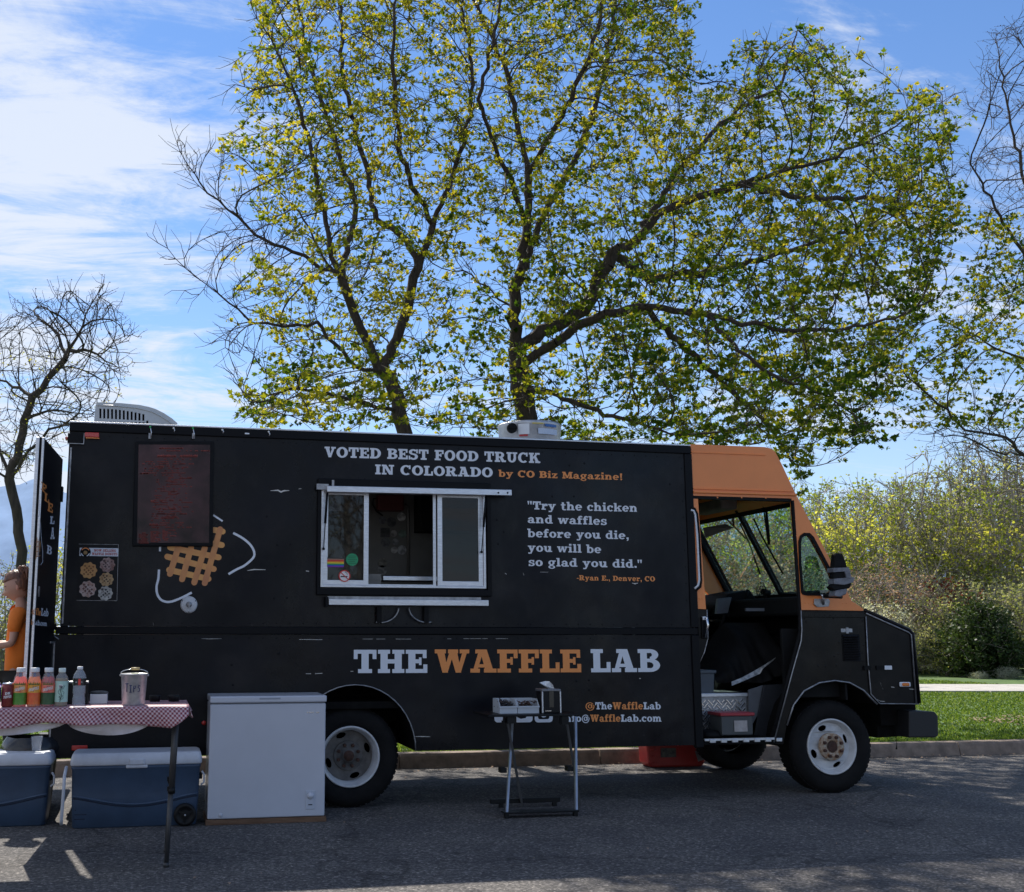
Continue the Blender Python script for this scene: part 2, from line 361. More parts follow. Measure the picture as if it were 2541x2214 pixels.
def colonise(pos, par, att, step, infl, kill, iters, rng, jit=.10, up=.04, mom=0.):
    cap = 60000; P = np.zeros((cap, 3)); n = len(pos); P[:n] = pos; par = list(par)
    att = att.copy(); nd = np.full(len(att), 1e9); ni = np.zeros(len(att), int)
    def upd(a, b):
        nonlocal nd, ni
        for s in range(a, b, 400):
            e = min(b, s+400); D = ((att[:, None, :]-P[None, s:e])**2).sum(2); j = D.argmin(1); d = D[np.arange(len(att)), j]
            k = d < nd; nd[k] = d[k]; ni[k] = j[k]+s
    upd(0, n); kids = np.zeros(cap, int)
    for it in range(iters):
        k = nd > kill*kill; att, nd, ni = att[k], nd[k], ni[k]
        if len(att) == 0: break
        a = nd < infl*infl
        if not a.any(): break
        idx = ni[a]; d = att[a]-P[idx]; d /= np.linalg.norm(d, axis=1)[:, None]
        u, inv = np.unique(idx, return_inverse=True); S = np.zeros((len(u), 3)); np.add.at(S, inv, d)
        S /= np.maximum(1e-6, np.linalg.norm(S, axis=1))[:, None]; S += rng.normal(0, jit, S.shape); S[:, 2] += up
        if mom:
            pv = P[u]-P[np.maximum(0, np.array(par)[u])]; pn = np.linalg.norm(pv, axis=1)[:, None]; S += mom*np.where(pn > 1e-6, pv/np.maximum(pn, 1e-9), 0)*(kids[u] == 0)[:, None]
        S /= np.linalg.norm(S, axis=1)[:, None]
        ok = kids[u] < 3; u, S = u[ok], S[ok]
        if len(u) == 0 or n+len(u) > cap: break
        P[n:n+len(u)] = P[u]+S*step; par += list(u); kids[u] += 1; upd(n, n+len(u)); n += len(u)
    return P[:n].copy(), np.array(par)
def radii(par, r0, p, rmin=None):
    n = len(par); a = np.zeros(n); kids = np.zeros(n, int)
    for i in range(1, n): kids[par[i]] += 1
    for i in range(n-1, 0, -1):
        if kids[i] == 0: a[i] = r0**p
        a[par[i]] += a[i]
    return a**(1/p), kids
def tubes(name, P, par, R, material, parent, thin=.012):
    n = len(P); i = np.arange(1, n); pa = par[1:]
    big = np.full(n, -1)
    order = np.argsort(R[1:])+1
    for k in order: big[par[k]] = k                                  # thickest child continues the limb at full width
    start = np.where(big[pa] == i, R[pa], np.minimum(R[pa], R[i]*1.25))
    obs = []
    for lo, hi, ns in ((thin*2.2, 9, 9), (thin, thin*2.2, 5), (0, thin, 3)):
        k = (R[i] >= lo) & (R[i] < hi)
        if not k.any(): continue
        a, b = P[pa[k]], P[i[k]]; ra, rb = start[k], R[i[k]]
        d = b-a; ln = np.linalg.norm(d, axis=1)[:, None]; d = d/np.maximum(ln, 1e-9)
        ref = np.where(np.abs(d[:, 2:3]) < .9, np.array([[0, 0, 1.]]), np.array([[1., 0, 0]]))
        u = np.cross(d, ref); u /= np.linalg.norm(u, axis=1)[:, None]; v = np.cross(d, u)
        t = np.arange(ns)*2*PI/ns; cs, sn = np.cos(t), np.sin(t)
        ring = u[:, None, :]*cs[None, :, None]+v[:, None, :]*sn[None, :, None]
        a2 = a-d*rb[:, None]*.3
        V = np.concatenate([a2[:, None]+ring*ra[:, None, None], b[:, None]+ring*rb[:, None, None]], 1).reshape(-1, 3)
        m_ = len(a); base = np.arange(m_)[:, None]*2*ns; j = np.arange(ns); j2 = (j+1) % ns
        F = np.stack([base+j, base+j2, base+ns+j2, base+ns+j], 2).reshape(-1, 4)
        obs.append((V, F))
    V = np.concatenate([o[0] for o in obs]); k = 0; Fs = []
    for v_, f_ in obs: Fs.append(f_+k); k += len(v_)
    return npmesh(name, V, np.concatenate(Fs), 4, material, parent, smooth=True)
LEAF = np.array([[0, 0, 0], [.30, .18, .04], [.52, .50, .0], [.26, .52, .05], [.0, 1., -.1], [-.26, .52, .05], [-.52, .50, 0], [-.30, .18, .04]])
LEAFF = np.array([[0, 1, 3], [1, 2, 3], [0, 3, 5], [3, 4, 5], [0, 5, 7], [5, 6, 7]])
def leaves(name, C, size, rng, material, parent, spread, per, droop=.3, tint=(0, 1), simple=False, rosette=False):
    """C cluster centres (n,3) -> per leaves around each"""
    n = len(C)*per; c = np.repeat(C, per, 0)+rng.normal(0, spread, (n, 3)); s = size*rng.uniform(.55, 1.25, n)
    q = rng.normal(0, 1, (n, 3)); q[:, 2] = np.abs(q[:, 2])*.6+.2-droop; y = q/np.linalg.norm(q, axis=1)[:, None]
    w_ = rng.normal(0, 1, (n, 3)); x = np.cross(y, w_); x /= np.linalg.norm(x, axis=1)[:, None]; z = np.cross(x, y)
    if rosette: c = np.repeat(C+rng.normal(0, spread*.25, C.shape), per, 0)+y*(size*rng.uniform(.15, .75, n))[:, None]
    Lf, Ff = (LEAF, LEAFF) if not simple else (np.array([[0, 0, 0], [.38, .45, 0], [0, 1, 0], [-.38, .45, .0]]), np.array([[0, 1, 2], [0, 2, 3]]))
    V = c[:, None]+s[:, None, None]*(x[:, None]*Lf[None, :, 0:1]+y[:, None]*Lf[None, :, 1:2]+z[:, None]*Lf[None, :, 2:3])
    k = len(Lf); F = (np.arange(n)[:, None, None]*k+Ff[None]).reshape(-1, 3)
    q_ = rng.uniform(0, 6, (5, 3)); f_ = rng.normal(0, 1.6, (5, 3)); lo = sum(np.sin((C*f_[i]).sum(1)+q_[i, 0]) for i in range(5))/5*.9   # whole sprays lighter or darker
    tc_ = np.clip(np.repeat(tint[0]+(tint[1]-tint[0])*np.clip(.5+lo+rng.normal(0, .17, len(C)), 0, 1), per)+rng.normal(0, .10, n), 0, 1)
    o = npmesh(name, V.reshape(-1, 3), F, 3, material, parent, tint=np.repeat(tc_, k)); o['kind'] = 'stuff'; return o
bark = mat('maple_bark', (.038, .029, .024), .95, c2=(.085, .066, .052), vscale=9, bump=1., bscale=22, stretch=(3, 3, .6))
bark2 = mat('dark_bark', (.035, .029, .025), .95, c2=(.085, .066, .05), vscale=6, bump=1., bscale=30, stretch=(2.5, 2.5, .7))
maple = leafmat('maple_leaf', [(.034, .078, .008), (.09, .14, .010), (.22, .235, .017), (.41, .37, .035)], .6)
def sample(poly, n, y0, ys, rng, holes=0):
    """attractors: picture outline of the crown (display px) spread over its real depth"""
    xs = [p[0] for p in poly]; ys_ = [p[1] for p in poly]; out_ = []
    while sum(len(o) for o in out_) < n:
        q = np.stack([rng.uniform(min(xs), max(xs), n*2), rng.uniform(min(ys_), max(ys_), n*2)], 1); out_.append(q[in_poly(q, poly)])
    q = np.concatenate(out_)[:n]; cx_ = np.mean(xs); hw = (max(xs)-min(xs))/2
    k = np.sqrt(np.clip(1-((q[:, 0]-cx_)/hw)**2*.8, .12, 1)); Y = y0+ys*k*np.clip(rng.normal(0, .5, n), -1.1, 1.1)
    return np.array([ad(a, b, y) for (a, b), y in zip(q, Y)])
def big_tree(nm, label, cat, limbs, trunk_px, y0, att, seed, r0, pexp, twig_mat, leaf=None, step=.2, infl=1.6, kill=.26, trunk_r=None, barezone=None, leaf_per=7, leaf_size=.075, twigs=2, tw=.22, minleaf=None, holes=0, mom=.9):
    rng = np.random.default_rng(seed)
    base = ad(*trunk_px[0], y0); base = np.array([base[0], y0, KH-.05])
    L0 = [base]+[ad(u, v, y0) for u, v in trunk_px]
    Ls = [L0]+[[ad(u, v, y0+dy) for u, v, dy in lb] for lb in limbs]
    pos, par = limbs_to_nodes(Ls, step, .022, rng); n0 = len(pos)
    for i in range(holes):
        h = att[rng.integers(len(att))]; att = att[np.linalg.norm(att-h, axis=1) > rng.uniform(.35, .75)]
    P, par = colonise(pos, par, att, step, infl, kill, 220, rng, mom=mom)
    # smooth the grown part
    n = len(P); kids = np.zeros(n, int)
    for i in range(1, n): kids[par[i]] += 1
    # twigs off every thin node end
    R, kids = radii(par, r0, pexp)
    tips = np.where(kids == 0)[0]; thin = np.where((R < r0*2.6) & (kids > 0) & (np.arange(n) > 5))[0]
    src = np.concatenate([np.repeat(tips, twigs+1), np.repeat(thin, twigs)]); src = src[rng.random(len(src)) < .8]
    d = P[src]-P[par[src]]; d /= np.linalg.norm(d, axis=1)[:, None]+1e-9; d = d+rng.normal(0, .55, d.shape); d[:, 2] += .18; d /= np.linalg.norm(d, axis=1)[:, None]
    mid = P[src]+d*tw*rng.uniform(.4, .8, (len(src), 1)); d2 = d+rng.normal(0, .35, d.shape); d2[:, 2] += .1; d2 /= np.linalg.norm(d2, axis=1)[:, None]
    end = mid+d2*tw*rng.uniform(.4, .9, (len(src), 1)); m_ = len(src)
    P2 = np.concatenate([P, mid, end]); par2 = np.concatenate([par, src, n+np.arange(m_)])
    R2 = np.concatenate([R, np.full(m_, r0*.62), np.full(m_, r0*.42)])
    if trunk_r: R2 = np.minimum(R2, trunk_r)
    root = empty(nm, base, label, cat)
    nt_ = len(L0)
    wood = tubes('trunk', P2, par2, R2, twig_mat, root, thin=.011)
    E_ = np.concatenate([end, P[tips], (mid+end)[::3]/2])
    return root, P2, R2, E_, rng
def to_disp(P):
    d = P-CAM; z = d@FW; return np.stack([(PCX+FPX*(d@RT)/z)/DS, (1107-FPX*(d@UP)/z)/DS], 1)

# maple A (left trunk) -------------------------------------------------------
YA = 6.0
polyA = [(480, 870), (470, 790), (500, 740), (560, 700), (450, 650), (470, 590), (440, 470), (425, 300), (480, 240), (470, 120), (520, 60), (500, 10), (520, -70), (640, -130), (860, -160),
         (960, -140), (960, 300), (900, 500), (900, 700), (860, 860)]
attA = sample(polyA, 2700, YA-.1, 2.8, np.random.default_rng(1))
bare = [[(512, 650), (440, 560), (330, 470), (312, 490), (400, 620)], [(450, 470), (360, 320), (372, 310), (520, 440), (620, 500), (560, 540)], [(410, 690), (520, 640), (600, 740), (520, 760)], [(400, 700), (480, 640), (470, 740)]]
attA = np.concatenate([attA]+[sample(b, 90, YA-.6, 1.2, np.random.default_rng(20+i)) for i, b in enumerate(bare)])
limA = [
 [(788, 757, 0), (760, 740, -.1), (740, 690, -.2), (715, 640, -.3), (690, 575, -.5), (665, 515, -.6), (645, 400, -.8), (625, 300, -.9), (590, 180, -1.1), (555, 100, -1.2), (505, 15, -1.4)],
 [(690, 575, -.5), (640, 500, -.5), (600, 425, -.4), (580, 405, -.4)],
 [(690, 560, -.5), (588, 507, -.9), (512, 471, -1.1), (455, 420, -1.3), (399, 363, -1.4), (363, 307, -1.5)],
 [(770, 760, 0), (716, 737, -.4), (674, 690, -.7), (634, 647, -.9), (580, 655, -1.1), (512, 650, -1.3), (460, 609, -1.5), (409, 568, -1.6), (353, 522, -1.8), (317, 486, -1.9)],
 [(812, 780, 0), (767, 747, .2), (798, 680, .3), (839, 537, .4), (870, 450, .5), (916, 333, .5), (947, 230, .4), (947, 128, .4), (930, 0, .4), (920, -100, .4)],
 [(706, 558, -.5), (716, 409, .1), (665, 256, .3), (614, 102, .4), (600, 0, .5), (590, -90, .5)],
 [(839, 537, .4), (800, 470, .6), (757, 440, .8), (742, 358, 1.0), (691, 179, 1.2), (681, 0, 1.4), (690, -120, 1.4)],
 [(800, 830, 0), (700, 800, -1.), (600, 780, -1.5), (520, 810, -1.8)],
 [(870, 450, .5), (800, 300, -1.), (790, 120, -1.6), (800, -60, -1.8)],
]
rootA, PA, RA, EA, rg = big_tree('maple_tree', 'multi-stemmed maple behind the truck roof, its lowest left limbs still bare', 'tree', limA,
    [(815, 1000), (812, 872), (800, 830), (788, 757)], YA, attA, 11, .0058, 2.1, bark, trunk_r=.20, holes=45, tw=.26, kill=.30, step=.17, mom=1.3)
D_ = to_disp(EA); keep = in_poly(D_, polyA) & ~(in_poly(D_, bare[0]) | in_poly(D_, bare[1]) | ((D_[:, 0] < 505) & (D_[:, 1] > 300) & (rg.random(len(D_)) < .6)))
keep &= rg.random(len(D_)) < .60
EA = EA[keep]; DA = to_disp(EA)
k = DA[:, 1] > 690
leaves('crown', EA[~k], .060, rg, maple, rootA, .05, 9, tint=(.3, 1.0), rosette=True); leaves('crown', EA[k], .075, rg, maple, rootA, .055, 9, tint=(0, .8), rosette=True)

# maple B (centre trunk, spreading far to the right) --------------------------
YB = 7.0
polyB = [(870, 870), (900, 700), (900, 500), (880, 200), (860, -170), (1100, -190), (1300, -120), (1390, -50), (1390, 60), (1395, 130), (1385, 190), (1480, 170), (1500, 90), (1560, 70), (1600, 110), (1645, 50), (1650, 150), (1700, 85), (1740, 190), (1790, 150), (1800, 215), (1900, 170), (1880, 250), (1945, 260),
         (1900, 330), (1950, 440), (1890, 520), (1900, 600), (1790, 700), (1760, 800), (1775, 890), (1700, 900), (1620, 870), (1640, 950), (1600, 975), (1545, 900), (1300, 900), (1000, 890)]
attB = sample(polyB, 5200, YB-.3, 3.9, np.random.default_rng(2))
limB = [
 [(1030, 640, 0), (1040, 560, .1), (1060, 450, .2), (1062, 350, .3), (1040, 250, .3), (1010, 120, .3), (950, 0, .3), (930, -150, .3)],
 [(1023, 614, 0), (947, 553, .6), (870, 532, 1.0), (820, 470, 1.3)],
 [(1050, 740, 0), (1061, 723, -.1), (1174, 649, -.8), (1287, 615, -1.4), (1417, 632, -1.9), (1586, 666, -2.3), (1700, 660, -2.5), (1795, 640, -2.6), (1885, 598, -2.8)],
 [(1050, 706, 0), (1174, 621, -.2), (1230, 508, -.4), (1276, 486, -.5), (1321, 429, -.7), (1400, 395, -.9), (1490, 370, -1.2), (1569, 344, -1.5), (1682, 316, -1.9), (1800, 254, -2.2), (1900, 200, -2.4)],
 [(1276, 486, -.5), (1366, 339, .2), (1440, 260, .4), (1513, 198, .6), (1560, 180, .6), (1600, 70, .7)],
 [(1040, 560, .1), (1090, 440, .6), (1150, 330, .9), (1200, 200, 1.1), (1230, 60, 1.3), (1250, -120, 1.4)],
 [(1050, 780, 0), (1117, 790, -.8), (1230, 836, -1.8), (1343, 870, -2.3)],
 [(1417, 632, -1.9), (1484, 706, -2.3), (1569, 762, -2.6), (1654, 790, -2.8), (1740, 850, -3.0)],
 [(1060, 450, .2), (1010, 330, -.8), (960, 200, -1.4), (1000, 40, -1.8), (1010, -120, -2)],
 [(1230, 508, -.4), (1300, 560, 1.), (1450, 540, 1.8), (1600, 500, 2.3), (1750, 450, 2.6)],
 [(1062, 350, .3), (1150, 200, -1.2), (1200, 60, -1.8), (1220, -100, -2.)],
 [(1490, 370, -1.2), (1620, 400, -.6), (1760, 400, -.2), (1880, 420, 0)],
 [(1287, 615, -1.4), (1420, 740, -.5), (1530, 840, .0), (1600, 930, .1)],
]
rootB, PB, RB, EB, rg = big_tree('maple_tree', 'tallest maple standing behind the roof fan, spreading right over the cab', 'tree', limB,
    [(1062, 1000), (1058, 840), (1045, 780), (1038, 700), (1030, 640)], YB, attB, 12, .0055, 2.1, bark, trunk_r=.235, holes=125, tw=.26, kill=.28, step=.17, mom=1.3)
D_ = to_disp(EB); keep = in_poly(D_, polyB) | (rg.random(len(D_)) < .35); keep &= rg.random(len(D_)) < .62
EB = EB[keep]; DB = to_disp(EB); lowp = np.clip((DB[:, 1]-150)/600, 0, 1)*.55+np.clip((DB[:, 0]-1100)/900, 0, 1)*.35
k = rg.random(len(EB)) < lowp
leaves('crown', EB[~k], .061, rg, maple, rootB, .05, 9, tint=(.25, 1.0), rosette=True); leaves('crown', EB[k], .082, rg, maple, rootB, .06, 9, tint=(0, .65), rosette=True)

# tree C: mostly bare, leaning in from beyond the right edge ------------------
YC = 7.5
polyC = [(2080, 1030), (1990, 1000), (1900, 930), (1780, 850), (1740, 760), (1770, 690), (1900, 640), (1960, 500), (1940, 350), (1950, 180), (1990, 60), (2080, 20), (2300, -50), (2500, 200), (2600, 500), (2500, 800), (2300, 950)]
attC = sample(polyC, 1500, YC, 3.0, np.random.default_rng(3))
limC = [
 [(2160, 980, 0), (2057, 915, -.5), (2020, 880, -.7), (1936, 864, -.9), (1885, 813, -1.1), (1840, 770, -1.3), (1795, 734, -1.5)],
 [(2057, 915, -.5), (1990, 905, -.9), (1950, 880, -1.), (1880, 870, -1.2)],
 [(2170, 800, 0), (2057, 722, .3), (2000, 700, .4), (1964, 677, .5), (1880, 640, .6)],
 [(2170, 700, 0), (2080, 450, .2), (2030, 250, .2), (2000, 80, .2)],
 [(2180, 600, 0), (2200, 300, .6), (2180, 0, .8)],
 [(2080, 550, .2), (2000, 420, -.4), (1950, 330, -.7)],
 [(2190, 700, 0), (2330, 500, -.8), (2420, 300, -1.2)],
]
rootC, PC_, RC, EC, rg = big_tree('ash_tree', 'nearly bare tree at the right edge with budding twigs reaching over the woods', 'tree', limC,
    [(2180, 1100), (2165, 980), (2170, 800), (2175, 650)], YC, attC, 13, .005, 2.3, bark2, trunk_r=.2, twigs=2, tw=.24)
leaves('buds', EC, .022, rg, mat('bud', (.11, .06, .035), .8), rootC, .012, 2, simple=True)
D_ = to_disp(EC); k = (D_[:, 1] > 430) & (D_[:, 1] < 860) & (rg.random(len(D_)) < .65)
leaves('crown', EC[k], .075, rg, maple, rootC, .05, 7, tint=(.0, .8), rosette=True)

# tree D: bare tree behind the open rear door --------------------------------
YD = 9.
polyD = [(-60, 820), (-60, 700), (20, 640), (70, 600), (150, 590), (200, 575), (235, 620), (265, 680), (250, 760), (225, 790), (190, 840), (120, 900), (60, 950), (0, 960)]
attD = sample(polyD, 1100, YD, 1.6, np.random.default_rng(4))
def nd(pts): return [(u/DS, v/DS, d) for u, v, d in pts]
limD = [
 nd([(24, 1190, 0), (44, 1134, .0), (60, 1042, .1), (80, 985, .1), (120, 937, .2), (161, 893, .2), (189, 841, .3), (213, 780, .3)]),
 nd([(177, 879, .2), (225, 873, -.2), (281, 905, -.4)]), nd([(165, 889, .2), (145, 829, .6), (100, 792, .8)]),
 nd([(60, 1042, .1), (100, 1025, -.3), (141, 1018, -.5), (225, 1030, -.8)]),
 nd([(35, 1190, 0), (70, 1120, -.3), (120, 1066, -.5), (181, 1042, -.7), (240, 1050, -.8)]),
 nd([(24, 1190, 0), (0, 1120, .1), (-30, 1020, .2), (-60, 900, .3)]), nd([(24, 1180, 0), (-40, 1150, -.4), (-120, 1050, -.8), (-160, 950, -1.)]),
 nd([(80, 985, .1), (30, 960, .6), (-20, 930, .9), (-60, 880, 1.1)]),
]
rootD, PD, RD, ED, rg = big_tree('bare_tree', 'bare spring tree behind the open rear door with a forked trunk', 'tree', limD,
    [(u/DS, v/DS) for u, v in [(62, 1480), (52, 1399), (45, 1320), (40, 1263), (24, 1190)]], YD, attD, 14, .0066, 2.08, bark2, trunk_r=.19, twigs=2, tw=.24, kill=.26, mom=1.7)
leaves('buds', ED, .024, rg, MATS['bud'], rootD, .012, 1, simple=True)
k = (to_disp(ED)[:, 1] > 700) & (rg.random(len(ED)) < .35)
leaves('crown', ED[k], .035, rg, maple, rootD, .03, 2, tint=(.6, 1), simple=True)

# ------------------------------------------------------------------ woods beyond the footpath
def sapling(seed, h, wdt, natt, r0, stems, low=.1, lsz=.1, cols='olive', per=5, fill=.75, spread=.09, step=.28, shape='vase'):
    rng = np.random.default_rng(seed); pos = [np.array([0, 0, 0.])]; par = [-1]
    for s in range(stems):
        a = rng.uniform(0, 2*PI); b = rng.uniform(.1, .9); cur = 0; p = pos[0].copy(); d = np.array([math.cos(a)*b*.35, math.sin(a)*b*.35, 1.])
        for i in range(int(h*.55/step)):
            d = d+rng.normal(0, .09, 3); d /= np.linalg.norm(d); p = p+d*step; pos.append(p.copy()); par.append(cur); cur = len(pos)-1
    q = rng.uniform(-1, 1, (natt*3, 3)); q = q[(q**2).sum(1) < 1][:natt]; q[:, 2] = q[:, 2]*.5+.5
    wz = (.45+.75*q[:, 2]) if shape == 'vase' else np.ones(len(q)) if shape == 'ball' else 1.15-.7*q[:, 2]
    A = np.stack([q[:, 0]*wdt*wz, q[:, 1]*wdt*wz, h*(low+(1-low)*q[:, 2])], 1)
    P, par = colonise(pos, par, A, step, 2.5, step*1.2, 120, rng, jit=.12, up=.25, mom=1.0)
    R, kids = radii(par, r0, 2.2); n = len(P)
    src = np.where(R < r0*3)[0]; src = src[src > 0]; src = np.repeat(src, 2)
    d = P[src]-P[par[src]]; d /= np.linalg.norm(d, axis=1)[:, None]+1e-9; d += rng.normal(0, .55, d.shape); d[:, 2] += .35; d /= np.linalg.norm(d, axis=1)[:, None]
    end = P[src]+d*rng.uniform(.2, .55, (len(src), 1))
    P2 = np.concatenate([P, end]); par2 = np.concatenate([par, src]); R2 = np.concatenate([R, np.full(len(src), r0*.6)])
    E_ = np.concatenate([end, P[src]+d*.1]); E_ = E_[rng.random(len(E_)) < fill]
    return P2, par2, R2, E_, rng
WM = {
 'lime': leafmat('lime_leaf', [(.15, .20, .025), (.30, .35, .05), (.50, .50, .11)], .6),
 'olive': leafmat('olive_leaf', [(.14, .18, .05), (.26, .30, .09), (.42, .43, .19)], .55),
 'grey': leafmat('grey_leaf', [(.17, .20, .09), (.30, .33, .17), (.46, .47, .28)], .5),
 'pink': leafmat('pink_blossom', [(.16, .09, .07), (.34, .22, .19), (.52, .40, .36)], .4),
 'red': leafmat('red_leaf', [(.10, .03, .02), (.17, .05, .035), (.24, .09, .06)], .4),
 'white': leafmat('white_blossom', [(.22, .25, .15), (.45, .48, .38), (.65, .66, .6)], .4),
 'dark': leafmat('dark_green_leaf', [(.018, .035, .012), (.035, .06, .018), (.07, .11, .03)], .25)}
tw_b = mat('grey_twigs', (.19, .165, .14), .95, c2=(.38, .345, .30), vscale=3)
PROTO = {}
def proto(key, *a, **k):
    col = k.get('cols', 'olive'); P, par, R, E_, rng = sapling(*a, **k)
    o = bpy.data.objects.new('woodland_tree', None); COL.objects.link(o)
    tubes('trunk', P, par, R, tw_b, o, thin=.02)
    leaves('crown', E_, k.get('lsz', .1), rng, WM[col], o, k.get('spread', .09), k.get('per', 5), simple=True)
    PROTO[key] = [o, False]
def plant(key, name, a, d, s, rz, label, cat, group, sz=None):
    o, used = PROTO[key]
    if used: o = copy_tree(o)
    PROTO[key][1] = True
    o.name = name; o.location = gp(a, d, KH-.1); o.rotation_euler = (0, 0, rz); o.scale = (s, s, s*(sz or 1)); tag(o, label, cat, group); return o
proto('lime', 31, 7.5, 2.3, 420, .013, 5, cols='lime', per=4, lsz=.14, spread=.11, fill=.5)
proto('olive', 32, 7.5, 2.4, 420, .014, 6, cols='olive', per=3, lsz=.12, fill=.38)
proto('grey', 33, 7.0, 2.2, 420, .016, 8, cols='grey', per=2, lsz=.09, fill=.16)
proto('pink', 34, 4.6, 2.1, 420, .009, 3, cols='pink', per=4, lsz=.09, shape='ball', fill=.6)
proto('bush', 35, 2.4, 1.7, 420, .008, 8, low=.02, cols='olive', per=4, lsz=.08, shape='ball', fill=.8, step=.22)
proto('greybush', 36, 2.6, 1.8, 460, .009, 9, low=.02, cols='grey', per=4, lsz=.08, shape='ball', fill=.7, step=.22)
proto('darkbush', 37, 2.3, 1.35, 500, .010, 9, low=.0, cols='dark', per=16, lsz=.10, shape='cone', fill=1., step=.2, spread=.1)
proto('white', 38, 2.6, 1.8, 420, .008, 7, low=.02, cols='white', per=6, lsz=.09, shape='ball', fill=.9, step=.22)
proto('red', 39, 2.6, 1.1, 240, .008, 4, cols='red', per=6, lsz=.10, shape='ball', fill=.9, step=.22)
def px2(u, depth): return (u*DS-PCX)/FPX*depth                        # lateral place of a display column at a depth
r = random.Random(9)
G = 'trees of the woodland beyond the footpath'
def wl(u, d, key, s, what, cat='tree', group=G, name='woodland_tree', sz=None):
    plant(key, name, px2(u, d), d, s, r.uniform(0, 6.28), what, cat, group, sz)
spots = [(1635, 46, 'lime', 1.0), (1700, 44, 'lime', 1.05), (1775, 47, 'lime', 1.1), (1835, 45, 'olive', 1.1), (1900, 46, 'olive', 1.2), (1965, 44, 'lime', 1.0), (2030, 46, 'olive', 1.2), (2110, 45, 'olive', 1.15),
         (1655, 54, 'olive', 1.2), (1730, 55, 'olive', 1.2), (1800, 56, 'grey', 1.3), (1870, 54, 'lime', 1.25), (1940, 55, 'grey', 1.45), (2010, 54, 'grey', 1.5), (2080, 55, 'olive', 1.35), (2160, 52, 'grey', 1.4), (2240, 50, 'olive', 1.2),
         (1580, 47, 'lime', .95), (1520, 50, 'olive', 1.05), (1460, 47, 'lime', .9), (1400, 50, 'olive', 1.0), (1340, 48, 'grey', 1.0), (1920, 50, 'grey', 1.25), (1985, 49, 'grey', 1.3), (2050, 50, 'grey', 1.3)]
for i, (u, d, k_, s) in enumerate(spots):
    kind = {'lime': 'lime green', 'olive': 'olive green', 'grey': 'almost leafless grey'}[k_]
    cnt = globals().setdefault('CN', {}); row = 'behind the cab' if u < 1600 else 'back row' if d > 49.5 else 'front row'; cnt[(k_, row)] = cnt.get((k_, row), 0)+1; o_ = ['first', 'second', 'third', 'fourth', 'fifth', 'sixth', 'seventh', 'eighth'][cnt[(k_, row)]-1]
    lab_ = '%s tree behind the cab windows, %s of them from the right' % (kind, o_) if u < 1600 else '%s tree, %s from the cab in the %s of the woods' % (kind, o_, row)
    wl(u+r.uniform(-12, 12), d, k_, s*r.uniform(.92, 1.06), lab_, group='%s woodland trees across the footpath' % kind)
wl(1765, 40, 'pink', .85, 'pink blossoming tree just right of the cab, in front of the woods', 'tree', None, 'blossom_tree')
wl(1500, 33, 'pink', 1.05, 'pink blossoming tree seen through the cab windscreen', 'tree', None, 'blossom_tree')
wl(1580, 38, 'pink', .85, 'small pink blossoming tree seen through the windscreen and quarter window', 'tree', None, 'blossom_tree')
GB = 'undergrowth shrubs along the woodland edge'
for i, (u, d, k_, s) in enumerate([(1700, 41, 'white', .9), (1740, 39, 'white', .85), (1800, 40, 'greybush', 1.), (1860, 39.5, 'bush', 1.0), (1905, 41, 'greybush', 1.2), (1955, 42, 'greybush', 1.25), (2010, 41, 'greybush', 1.15), (2065, 40, 'bush', 1.2), (2120, 39, 'greybush', 1.2),
                                   (1835, 43, 'greybush', 1.3), (1890, 37.5, 'bush', .7), (1640, 40, 'bush', 1.), (1590, 41, 'greybush', 1.2), (1530, 41, 'bush', 1.2), (1470, 40, 'greybush', 1.2), (1410, 41, 'bush', 1.1), (1350, 40, 'greybush', 1.1), (1680, 43, 'greybush', 1.4), (1760, 44, 'bush', 1.5), (2180, 41, 'bush', 1.2), (1990, 44, 'bush', 1.5), (2050, 44, 'greybush', 1.6)]):
    kind = {'white': 'white flowering', 'bush': 'olive leafed', 'greybush': 'greyish twiggy'}[k_]
    cnt = globals().setdefault('CN2', {}); row = 'c' if u < 1660 else 'm' if d > 42.5 else 'f'; cnt[(k_, row)] = cnt.get((k_, row), 0)+1; o_ = ['first', 'second', 'third', 'fourth', 'fifth', 'sixth', 'seventh'][cnt[(k_, row)]-1]
    wl(u+r.uniform(-8, 8), d, k_, s, '%s shrub, %s %s' % (kind, o_, {'c': 'from the right behind the cab', 'm': 'from the cab in the undergrowth behind', 'f': 'from the hood along the woodland edge'}[row]), 'shrub', '%s undergrowth shrubs' % kind, 'shrub')
wl(1955, 36.5, 'darkbush', 1.0, 'dense dark green evergreen bush at the woodland edge', 'bush', None, 'evergreen_bush')
wl(1905, 41, 'red', 1.15, 'red leafed sapling between the grey trees', 'sapling', None, 'red_sapling')
wl(2000, 35.5, 'white', .22, 'low clump of white flowers at the foot of the dark bush', 'flowers', None, 'flower_clump', .7)
wl(1945, 35.3, 'white', .15, 'tiny clump of white flowers left of the dark bush', 'flowers', None, 'flower_clump', .7)
# behind the photographer: unseen trees added for the glossy panels and panes to mirror
for u, d, s_, wh in ((3.5, -13, 1.5, 'left'), (-6, -11, 1.3, 'far left'), (9, -15, 1.6, 'right')):
    plant('grey', 'reflection_tree', u, d, s_, u, 'bare tree added out of view for reflections, %s of the photographer' % wh, 'tree', None)
